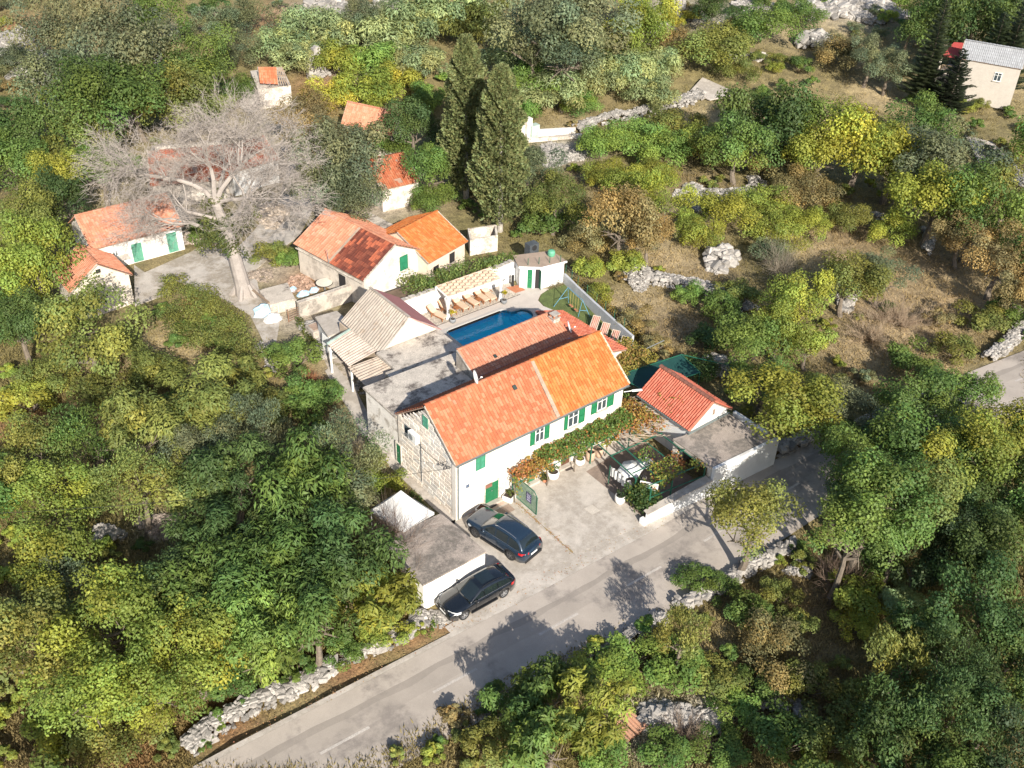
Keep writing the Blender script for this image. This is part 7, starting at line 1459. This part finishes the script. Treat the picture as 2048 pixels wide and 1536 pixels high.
# ---- cypresses
def cypress(label, u, v, hgt, r, leanx, seed, col):
    T = thing('cypress', label, 'cypress', tuple(G(u, v))); g_ = np.random.default_rng(seed); n = 26000
    t = g_.random(n) ** .75; zz = hgt * (.1 + .9 * t); rad_ = r * np.clip(np.sin(np.pi * (t * .80 + .17)) ** .45, .0, 1) * (1 - .35 * t ** 3)
    a = g_.uniform(0, 2 * np.pi, n); lump = 1 + .30 * np.sin(a * 3 + zz * .9) * np.sin(zz * 1.7 + a) + .14 * np.sin(a * 7 + zz * 3.1); q = g_.uniform(.35, 1, n) ** .4
    pos = np.stack([np.cos(a) * rad_ * lump * q + leanx * t, np.sin(a) * rad_ * lump * q, zz], 1); d = np.stack([np.cos(a), np.sin(a), np.full(n, .3)], 1)
    T_ = d * .8 + np.array([0, 0, .35]) + g_.normal(size=(n, 3)) * .45; T_ /= np.linalg.norm(T_, axis=1)[:, None]; N = d * .5 + g_.normal(size=(n, 3)) * .5 + [0, 0, .5]; N -= T_ * (N * T_).sum(1)[:, None]; N /= np.linalg.norm(N, axis=1)[:, None]; B = np.cross(N, T_); L = (.34 * g_.uniform(.6, 1.4, n))[:, None]
    V = np.stack([pos - T_ * L * .5, pos + B * L * .26, pos + T_ * L * .5, pos - B * L * .26], 1).reshape(-1, 3); k = (np.floor(a * 2.5) * 7 + np.floor(zz * .9) * 13).astype(int); br = (.75 + .5 * ((k * 7919) % 100) / 100) * g_.uniform(.7, 1.3, n); c = np.stack([br * g_.uniform(.9, 1.2, n), br, br * .95], 1)
    o = link('crown', npmesh('crown', V, np.arange(4 * n).reshape(n, 4), c), [LEAF], T); o.color = (*col, 1)
    b = MB(); b.tube((0, 0, -.5), (leanx * .3, 0, hgt * .35), .32, .2, n=8); b.tube((leanx * .3, 0, hgt * .35), (leanx * .85, 0, hgt * .9), .2, .04, n=6); b.build('trunk', BARKG, T)
CY = (.150, .178, .075)
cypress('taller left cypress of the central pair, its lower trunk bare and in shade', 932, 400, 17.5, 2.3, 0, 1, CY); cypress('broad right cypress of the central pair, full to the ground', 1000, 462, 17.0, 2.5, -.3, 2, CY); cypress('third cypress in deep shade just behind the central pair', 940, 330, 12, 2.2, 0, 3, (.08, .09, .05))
def conifer(label, u, v, hgt, r, seed, col, group=None):
    T = thing('conifer', label, 'conifer', tuple(G(u, v)), 0, group); g_ = random.Random(seed); rows = []; cols = []
    NB = int(hgt * 9)
    b = MB()
    for i in range(NB):
        t = i / NB; z = hgt * (.12 + .86 * t); L = r * (1 - t) ** .8 * g_.uniform(.75, 1.15) + .25; a = i * 2.4 + g_.uniform(-.3, .3); n = int(12 + L * 16)
        for k in range(n):
            q = (k + 1) / n; p = Vector((math.cos(a) * L * q, math.sin(a) * L * q, z - .18 * L * q + .3 * q * q * L)); w_ = .34 * L * (1.1 - q) + .12
            for s in (-1, 1):
                e = p + Vector((-math.sin(a) * s * w_ + math.cos(a) * w_ * .6, math.cos(a) * s * w_ + math.sin(a) * w_ * .6, g_.uniform(-.08, .12))); wd = Vector((math.cos(a), math.sin(a), .2)) * .09; f_ = g_.uniform(.65, 1.3); b.add([p, (p + e) / 2 + wd, e, (p + e) / 2 - wd], [(0, 1, 2, 3)], (f_ * 1.05, f_, f_ * .95))
    o = b.build('crown', LEAF, T); o.color = (*col, 1); MB().tube((0, 0, -.5), (0, 0, hgt * .97), .22, .03, n=7).build('trunk', BARK, T)
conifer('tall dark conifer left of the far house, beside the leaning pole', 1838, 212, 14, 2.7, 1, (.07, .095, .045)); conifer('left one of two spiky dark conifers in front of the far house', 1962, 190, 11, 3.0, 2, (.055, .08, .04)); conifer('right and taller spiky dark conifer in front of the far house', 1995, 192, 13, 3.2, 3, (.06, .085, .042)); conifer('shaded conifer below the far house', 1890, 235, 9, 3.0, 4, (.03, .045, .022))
# ---- the big dead tree
def deadtree():
    T = thing('dead_tree', 'huge bare grey tree with a thick pale trunk and spreading leafless crown', 'dead tree', tuple(G(490, 588))); g_ = random.Random(12); big = MB(); tw = []; 
    def tubes(p, q, r1, r2, n=6): big.tube(p, q, r1, r2, n=n)
    def branch(p, d, L, r, lv):
        k = 3 if lv < 3 else 2; q = p
        for i in range(k):
            d = (d + Vector((g_.gauss(0, .16), g_.gauss(0, .16), g_.gauss(.03 if lv < 3 else -.04, .13)))).normalized(); q2 = q + d * L / k; r2 = r * (1 - .35 / k)
            if r > .035: tubes(q, q2, r, r2, 7 if lv < 2 else 4)
            else: tw.append((q, q2, r, r2))
            q, r = q2, r2
            if lv >= 2 and lv < 6 and i < k - 1:
                s = (d + Vector((g_.gauss(0, .7), g_.gauss(0, .7), g_.gauss(.1, .4)))).normalized(); branch(q, s, L * .6, r * .5, lv + 1)
        if lv >= 6: return
        for c in range(3 if lv < 5 else 2):
            s = (d + Vector((g_.gauss(0, .55), g_.gauss(0, .55), g_.gauss(.05, .35)))).normalized(); branch(q, s, L * g_.uniform(.62, .85), r * .64, lv + 1)
    base = Vector((0, 0, -.4)); t1 = Vector((-.5, .4, 5.4)); big.tube(base, Vector((-.1, .1, 1.2)), 0.88, .68, n=12); big.tube(Vector((-.1, .1, 1.2)), t1, .68, .5, n=12)
    for a in range(5): an = a * 1.3; big.tube((math.cos(an) * 1.3, math.sin(an) * 1.3, -.3), (math.cos(an) * .5, math.sin(an) * .5, 1.1), .28, .2, n=6)
    right = Vector((math.cos(AZ) , -math.sin(AZ), 0)); back = Vector((math.sin(AZ), math.cos(AZ), 0))
    big.tube(t1, t1 + Vector((-.6, .5, 3.6)), .5, .38, n=10); t2 = t1 + Vector((-.6, .5, 3.6))
    for st, d, L, r in ((t1, -right * 1.0 + Vector((0, 0, .75)), 3.6, .25), (t1 + Vector((-.3, .2, 1.2)), right * 1.0 + Vector((0, 0, .75)), 3.5, .26), (t2, -right * .8 + back * .5 + Vector((0, 0, .9)), 3.7, .25), (t2, right * .5 + back * .6 + Vector((0, 0, .95)), 3.7, .25), (t2, Vector((-.1, .1, 1.1)) + back * .2, 3.0, .25), (t1 + Vector((-.4, .3, 2)), -right * .9 - back * .35 + Vector((0, 0, .5)), 3.0, .18), (t2, right * .9 - back * .1 + Vector((0, 0, .5)), 3.4, .19), (t2, -right * .2 + back * 1.1 + Vector((0, 0, .5)), 3.6, .22)): branch(st, d.normalized(), L, r, 1)
    m = mat('dead_wood', (.31, .275, .25), .9, var=.15, bump=.4); big.build('trunk', m, T)
    # twigs as slim three sided slivers
    P0 = np.array([a for a, b_, _, _ in tw]); P1 = np.array([b_ for a, b_, _, _ in tw]); R1 = np.array([r for *_, r, _ in tw]); g2 = np.random.default_rng(3); rep = 2
    Vs = []; 
    for k in range(rep):
        o_ = g2.normal(size=P0.shape) * (.0 if k == 0 else .22); e_ = g2.normal(size=P0.shape) * (.0 if k == 0 else .40); A_ = P0 + o_ * (k > 0) * .3; B_ = P1 + e_; d = B_ - A_; s1 = np.cross(d, g2.normal(size=d.shape)); s1 /= np.linalg.norm(s1, axis=1)[:, None] + 1e-9; s2 = np.cross(d, s1); s2 /= np.linalg.norm(s2, axis=1)[:, None] + 1e-9; w_ = np.maximum(R1, .014)[:, None] * (1 if k == 0 else .6)
        for s_ in (s1, s2): Vs.append(np.stack([A_ - s_ * w_, A_ + s_ * w_, B_ + s_ * w_ * .3, B_ - s_ * w_ * .3], 1).reshape(-1, 3))
    V = np.concatenate(Vs); n = len(V) // 4; print('dead tree twigs', n)
    link('twigs', npmesh('twigs', V, np.arange(4 * n).reshape(n, 4), np.ones((n, 3))), [m], T, kind='stuff')
    iv = []; 
    for (cx, cz, r_, n_) in (((-.5, .4), 4.8, 1.5, 1100), ((-1.2, 1.0), 6.6, 1.7, 1300), ((-2.3, .5), 5.6, 1.2, 600), ((.8, 1.0), 6.4, 1.3, 700), ((-.9, 1.3), 8.6, 1.3, 700), ((1.6, .6), 7.2, 1.0, 350)):
        V, F, c = foliage_arrays(r_, n_, .2, seed=int(cz * 10), flat=1.1); iv.append((V + np.array([cx[0], cx[1], cz]), c))
    V = np.concatenate([a for a, _ in iv]); c = np.concatenate([b_ for _, b_ in iv]); o = link('ivy', npmesh('ivy', V, np.arange(len(V)).reshape(-1, 4), c), [LEAF], T); o.color = (.085, .105, .03, 1)
deadtree()
# ---- bare twiggy shrubs
def twigshrub(label, p, r, h, col, seed, n=900):
    g_ = np.random.default_rng(seed); K = 40; bs = g_.normal(size=(K, 3)) * [.5, .5, .25] + [0, 0, 1]; bs /= np.linalg.norm(bs, axis=1)[:, None]; k = g_.integers(0, K, n); t = g_.random(n)
    A_ = bs[k] * (t * h)[:, None] * [r / h * 1.6, r / h * 1.6, 1] + g_.normal(size=(n, 3)) * .05; d = bs[k] + g_.normal(size=(n, 3)) * .6; B_ = A_ + d * (h * .28); s1 = np.cross(d, g_.normal(size=(n, 3))); s1 /= np.linalg.norm(s1, axis=1)[:, None]; w_ = (.018 * (1.3 - t))[:, None]; V = np.stack([A_ - s1 * w_, A_ + s1 * w_, B_ + s1 * .003, B_ - s1 * .003], 1).reshape(-1, 3)
    o = link('bare_shrub', npmesh('bare_shrub', V, np.arange(4 * n).reshape(n, 4), np.tile(g_.uniform(.7, 1.2, (n, 1)), (1, 3))), [LEAF], None, tuple(p)); o.color = (*col, 1); return tag(o, label, 'bare shrub')
twigshrub('leafless brown shrub leaning over the gazebo and garage roof', G(790, 1120), 2.1, 3.2, (.20, .15, .12), 1, 2200); twigshrub('small leafless shrub left of the garage front', G(820, 1180), 1.1, 2.2, (.22, .16, .12), 2, 900)
twigshrub('leafless pale shrub on the round terrace', G(1560, 560), 1.8, 3.5, (.3, .26, .2), 3, 900); twigshrub('wide mound of dry grey bramble in the dry field', G(1800, 650), 3.2, 1.6, (.36, .28, .2), 4, 3000); twigshrub('second mound of dry bramble nearer the road bend', G(1740, 680), 2.8, 1.5, (.38, .3, .21), 5, 2600); twigshrub('rust red dead shrub beside the side path', G(618, 772), .9, 1.1, (.34, .16, .08), 6, 900)
twigshrub('leafless brown shrub in the lower right dry strip', G(1680, 1180), 1.6, 2.0, (.22, .16, .12), 7, 1200); twigshrub('dry bramble mound in the bottom centre hollow', G(1370, 1475), 1.4, .9, (.26, .2, .15), 8, 1500)
# ---- the clipped looking long hedge below the village yard and the planter hedge
def hedge(label, path, r, col, seed, kind='broad', leaf=.17, dens=230, cat='hedge', base=0, hgt=1.0, name='hedge'):
    g_ = np.random.default_rng(seed); W = [G(u, v) for u, v in path] if not isinstance(path[0][0], float) else [Vector((x, y, 0)) for x, y in path]; Vs = []; cs = []; O = W[0]
    for a, b_ in zip(W[:-1], W[1:]):
        n = max(1, int((b_ - a).length / (r * .75)))
        for i in range(n):
            p = a.lerp(b_, (i + .5) / n) + Vector((g_.uniform(-.3, .3) * r, g_.uniform(-.3, .3) * r, 0)); V, F, c = foliage_arrays(r * g_.uniform(.8, 1.15), int(dens * r * r), leaf, seed=seed * 100 + len(Vs), flat=.8 * hgt, kind=kind); V = V + np.array([p.x - O.x, p.y - O.y, base + r * .35 * hgt]); Vs.append(V); cs.append(c)
    V = np.concatenate(Vs); o = link(name, npmesh(name, V, np.arange(len(V)).reshape(-1, 4), np.concatenate(cs)), [LEAF], None, (O.x, O.y, 0)); o.color = (*col, 1); return tag(o, label, cat)
hedge('dense rounded olive green hedge curving below the village yard towards the path', [(330,585),(375,600),(420,640),(460,660),(500,680)], 2.0, (.165, .185, .045), 1, dens=520, leaf=.13); hedge('lower row of the dense hedge beside the village path', [(360,650),(420,690),(480,720),(520,730)], 1.7, (.155, .175, .045), 2, dens=480, leaf=.13); hedge('small hedge clump left of the long hedge', [(290,640),(340,640),(380,620)], 1.3, (.14, .165, .045), 3, dens=360, leaf=.13)
hedge('leafy green hedge in the raised bed behind the pool terrace', [(12.5, 24.6), (15.0, 24.6), (18.0, 24.5), (21.0, 24.4), (23.4, 24.4)], 1.2, (.14, .19, .05), 4, base=1.5, dens=330); hedge('bushy shrubs spilling down at the left end of the pool terrace', [(800, 572), (825, 588), (850, 600), (868, 590)], 1.6, (.15, .19, .045), 5, base=.4, dens=300, hgt=1.2)
hedge('orange and yellow creeper along the outside of the boundary wall', [(27.6, 20.0), (27.3, 16.5), (26.6, 13.0), (26.2, 10.0), (25.6, 8.0)], .8, (.20, .155, .035), 6, dens=240, hgt=.8); hedge('bright green weeds along the foot of the flat roofed block', [(.0, 11.3), (-.5, 9.8), (-.6, 8.6)], .5, (.06, .14, .025), 7, dens=300, leaf=.12, hgt=.7)
hedge('clipped green hedge between gazebo and stone gable', [(-1.0, 3.9), (-1.15, 2.4), (-1.3, 1.1), (-1.5, .2)], .5, (.06, .11, .025), 8, dens=420, leaf=.1, hgt=.9); hedge('flowering shrubs at the foot of the pool house wall', [(24.9, 20.15), (26.0, 20.0), (26.9, 20.3)], .4, (.20, .17, .10), 9, dens=300, leaf=.1)
hedge('bright green and rust weeds at the nose of the black car', [(-6.2, -6.3), (-6.6, -7.0), (-7.4, -7.3)], .4, (.10, .17, .025), 10, dens=200, leaf=.11, hgt=.6); hedge('greenery around the yard corner below the cistern', [(600, 640), (625, 690), (640, 715)], .5, (.10, .12, .035), 11, dens=260, hgt=.7)
# ---- dry grass and ground cover
def cover():
    g_ = np.random.default_rng(5); N = 52000; u = g_.uniform(-60, 2110, N); t = g_.random(N); v = -20 + 1580 * t ** .8; P_ = np.empty((N, 3)); keep = np.ones(N, bool)
    polys = KEEP[:3] + KEEP[4:6]
    for i in range(N):
        if inpoly(u[i], v[i], KEEP[0]) or inpoly(u[i], v[i], KEEP[1]) or inpoly(u[i], v[i], KEEP[2]): keep[i] = False; continue
        d = RC.T @ np.array([(u[i] - 1024) / FPX, (v[i] - 768) / FPX, 1.0]); z = 0.
        for _ in range(5): s = (z - CAM[2]) / d[2]; p = CAM + s * d; z = float(terr(p[0], p[1]))
        P_[i] = (p[0], p[1], z)
    P_ = P_[keep]; n = len(P_); B_ = 9; p = np.repeat(P_, B_, axis=0) + g_.normal(size=(n * B_, 3)) * [.28, .28, 0]; base = np.array([gcol(a, b_) for a, b_ in P_[:, :2]]); col = np.repeat(base, B_, axis=0) * g_.uniform(.7, 1.5, (n * B_, 1)) * np.array([1.0, 1.02, .92])
    h = g_.uniform(.10, .34, n * B_); a = g_.uniform(0, 6.28, n * B_); w_ = g_.uniform(.015, .05, n * B_); ln = g_.normal(size=(n * B_, 2)) * .16; s = np.stack([np.cos(a) * w_, np.sin(a) * w_, np.zeros_like(a)], 1); top = p + np.stack([ln[:, 0], ln[:, 1], h], 1); mid = (p + top) / 2
    V = np.stack([p - s * .5, mid + s, top, mid - s], 1).reshape(-1, 3); V[:, 2] -= .1; m = leafmat('dry_grass', .8, .3)
    o = link('dry_grass', npmesh('dry_grass', V, np.arange(4 * n * B_).reshape(-1, 4), np.clip(col, .01, .8)), [m], None, kind='stuff'); o.color = (1, 1, 1, 1); tag(o, 'dry grass and low weeds covering the open ground', 'grass')
    # tufts at the road edge
cover()
# ================================================================ stone walls and rubble
stone_wall([(372, 1502), (430, 1452), (500, 1412), (560, 1385)], .95, .75, 'tumbled dry stone wall at the lower left roadside, its thickest stretch', big=150, seed=1, s0=.30)
stone_wall([(560, 1390), (610, 1365), (660, 1340), (668, 1325)], .9, .6, 'middle stretch of the roadside dry stone wall, partly under bushes', big=80, seed=2, s0=.34)
stone_wall([(690, 1318), (760, 1290), (830, 1255), (850, 1225)], .8, .5, 'right stretch of the roadside dry stone wall ending at the garage', big=80, seed=3, s0=.36)
stone_wall([(1200, 1312), (1290, 1252), (1330, 1235)], .7, .55, 'short pale stone wall on the far side of the road', big=50, seed=4, s0=.3)
stone_wall([(1350, 1215), (1420, 1185), (1490, 1140), (1590, 1090)], .8, .55, 'stone wall on the far side of the road below the round olive tree', big=80, seed=5, s0=.34)
stone_wall([(1545, 905), (1600, 885), (1640, 868)], .9, .9, 'rough stone wall running on from the end of the outdoor kitchen', big=60, seed=6, s0=.38)
stone_wall([(1975, 720), (2015, 690), (2048, 650), (2090, 615)], .9, .8, 'pale stone wall along the road bend at the right edge', big=60, seed=7, s0=.3)
stone_wall([(1150, 262), (1210, 240), (1290, 226), (1370, 205), (1400, 190)], 1.4, .9, 'long field wall of pale stones running up to the upper lane', big=150, seed=8, s0=.42)
stone_wall([(1255, 560), (1320, 560), (1400, 575), (1440, 590), (1480, 612), (1500, 625)], 1.6, .7, 'broad stony bank across the slope right of the pool house', big=110, seed=9, s0=.34)
stone_wall([(1700, 420), (1740, 432), (1775, 438)], .9, .6, 'short stone wall above the dry bank on the right', big=40, seed=10, s0=.34)
stone_wall([(1845, 460), (1862, 480), (1850, 505)], .7, .6, 'short curved stone wall at the head of the dry field', big=30, seed=11, s0=.3)
stone_wall([(300, 85), (318, 110), (320, 145)], .9, .5, 'narrow line of pale stones between the oak group and the round tree', big=40, seed=12, s0=.35)
stone_wall([(520, 690), (545, 715), (540, 745)], .7, .35, 'little line of stones at the end of the village path', big=30, seed=13, s0=.28)
stone_wall([(1560, 1390), (1600, 1425), (1640, 1480), (1560, 1400)][:3], .8, .35, 'broken line of pale stones on the lower slope, right of the rubble heap', big=70, seed=14, s0=.34)
rubble(1420, 398, 65, 22, 'fan of grey gravel and stones spilling below the terraces', 1500, .16, .38, .5)
rubble(1385, 385, 30, 16, 'left arm of the grey stone fan', 500, .16, .36, .4); rubble(1480, 385, 40, 8, 'right arm of the grey stone fan along the terrace edge', 500, .16, .36, .3)
rubble(1120, 310, 45, 22, 'slope of pale rubble below the concrete channel', 700, .18, .45, .5)
rubble(1275, 555, 34, 22, 'round heap of small pale stones right of the pool house', 1100, .10, .26, 1.2); rubble(1440, 520, 32, 22, 'heap of grey boulders in the middle of the slope', 220, .3, .7, 1.3); rubble(1690, 590, 24, 26, 'grey rock outcrop left of the round olive tree', 120, .4, .9, .9)
rubble(1430, 735, 30, 20, 'shaded heap of stones behind the teal shade net', 160, .25, .6, .7)
rubble(1340, 1435, 75, 28, 'large heap of white rubble at the bottom of the lower slope', 1500, .10, .32, .5); rubble(1420, 1440, 40, 22, 'right lobe of the white rubble heap', 600, .10, .3, .4); rubble(1550, 1405, 22, 16, 'small heap of larger pale stones above the stone line', 110, .2, .42, .4)
rubble(320, 1050, 45, 24, 'patch of pinkish rubble in the dark hollow of the left thicket', 700, .08, .26, .3, (1.0, .88, .82)); rubble(215, 1070, 30, 18, 'shaded stones at the edge of the dark hollow', 140, .15, .4, .3)
rubble(35, 105, 50, 35, 'terraced wall of large grey stones at the top left edge', 420, .5, 1.0, 2.2); rubble(60, 150, 40, 18, 'stones at the foot of the top left terrace', 200, .4, .8, .6)
rubble(720, 130, 40, 22, 'pale stone terrace on the sage slope', 260, .25, .6, .8); rubble(650, 90, 10, 8, 'single pale boulder pile on the sage slope', 20, .4, .9, .6); rubble(650, 15, 45, 20, 'pale rock face at the top edge', 260, .4, 1.1, 1.2); rubble(770, 10, 26, 12, 'small rock slab group at the top edge', 60, .4, 1.0, .6)
rubble(1510, 15, 55, 14, 'wide gravel field at the top edge', 600, .25, .7, .4); rubble(1700, 20, 110, 22, 'long rocky outcrop along the top edge', 900, .35, 1.1, 1.0); rubble(1630, 85, 32, 12, 'boulder outcrop on the dry slope', 60, .6, 1.4, 1.2); rubble(1455, 55, 26, 8, 'low white boulders on the dry slope', 50, .5, 1.0, .7); rubble(1320, 60, 30, 14, 'rocks below the ruin corner at the top', 140, .3, .8, .6)
rubble(1740, 35, 40, 12, 'shaded boulders under the top right outcrop', 120, .4, 1.0, .6); rubble(1500, 115, 40, 8, 'stones lining the gully below the dry slope', 120, .3, .6, .3)
rubble(600, 570, 34, 18, 'heap of broken orange and cream brick rubble in the village yard', 700, .07, .2, .4, (1.15, .82, .66)); rubble(520, 550, 30, 12, 'pile of grey and rust debris at the foot of the dead tree', 260, .08, .22, .3, (.85, .74, .66)); rubble(345, 430, 45, 14, 'pale stones along the back of the white cottage', 160, .25, .5, .3); rubble(540, 430, 32, 22, 'crumbled pale wall stones beside the village lane', 420, .2, .55, .8, (1.25, 1.12, 1.0)); rubble(400, 480, 36, 12, 'crumbling whitewashed stones right of the white cottage', 260, .2, .5, .7, (1.2, 1.08, .98)); rubble(300, 345, 22, 24, 'white stone ruin left of the ruined barn', 260, .3, .7, 1.0, (1.2, 1.15, 1.1)); rubble(510, 200, 32, 18, 'scattered grey stones around the roofless ruin', 220, .3, .6, .4)
rubble(730, 775, 22, 14, 'loose stones at the path edge by the carport', 60, .12, .3, .2); rubble(650, 700, 30, 20, 'scattered stones in the weeds left of the carport', 120, .12, .4, .2); rubble(620, 655, 18, 12, 'pale stones below the garden wall', 60, .15, .4, .3); rubble(580, 1330, 10, 8, 'small pile of broken red roof tiles in the roadside bushes', 30, .15, .3, .25, (.9, .40, .24)); rubble(1600, 1140, 24, 12, 'white rubble at the foot of the roadside olive', 120, .15, .4, .3)
rubble(1250, 390, 12, 6, 'few pale rocks on the middle terrace', 16, .3, .7, .3); rubble(1510, 365, 16, 12, 'shaded stones in the field hedge', 40, .3, .7, .4); rubble(880, 1235, 30, 16, 'white crushed stone at the garage corner', 260, .06, .2, .12); rubble(350, 560, 10, 6, 'few stones at the edge of the village yard', 12, .2, .4, .2)
t = thing('clay_pipes', 'stack of orange clay pipes left of the white rubble heap', 'pipe stack', tuple(G(1258, 1452)))
for k in range(7):
    o = MB().lathe([(.11, 0), (.11, 1.5), (.08, 1.5), (.08, 0)], n=10, cap=False).build('pipe', mat('pale_clay', (.50, .27, .17), .85, var=.15), t, (-.75 + k * .24, -.75, .12 + .05 * (k % 2))); o.rotation_euler = (-math.pi / 2, 0, random.Random(k).uniform(-.06, .06))
# trees standing just outside the frame, whose shadows reach into it
OUT = [(2110, 900, 90), (2120, 1060, 95), (2130, 1250, 95), (2120, 1420, 90), (1960, 1610, 95), (1800, 1620, 90), (1640, 1610, 80), (-60, 1000, 90), (-70, 1250, 90), (80, 1610, 90), (-60, 640, 80), (-50, 300, 80), (2120, 300, 80), (2130, 520, 80)]
for u, v, r in OUT:
    m, p = scale_at(u, v, 2.0); R = r * m; hh = R * .5 + 1.2; p = G(u, v, hh + R * .45)
    plant('broad', (p.x, p.y, p.z - hh - R * .45), R, C_['mg'], True, 'tree of the surrounding scrub wood at the margin of the view', 'tree', group='trees around the margin', h=hh)
# the roadside wood below the frame throws tall shadows on the asphalt
# ================================================================ base of every thing
bpy.context.view_layer.update()
def prop_world_pts(o):
    if o.type == 'MESH' and o.data is not None and len(o.data.vertices):
        for c in o.bound_box: yield o.matrix_world @ Vector(c)
    for ch in o.children: yield from prop_world_pts(ch)
for o in list(S.objects):
    if o.parent is None and o.type == 'EMPTY' and o.location.length < 1e-6 and len(o.children):
        P_ = list(prop_world_pts(o)); 
        if not P_: continue
        lo = Vector([min(p[i] for p in P_) for i in range(3)]); hi = Vector([max(p[i] for p in P_) for i in range(3)]); c = Vector(((lo.x + hi.x) / 2, (lo.y + hi.y) / 2, max(lo.z, 0)))
        o.location = c
        for ch in o.children: ch.location = ch.location - c
print('objects', len(S.objects), 'meshes', len(bpy.data.meshes), 'tris', sum(sum(len(p.vertices) - 2 for p in me.polygons) if len(me.polygons) < 5000 else len(me.polygons) * 2 for me in bpy.data.meshes))
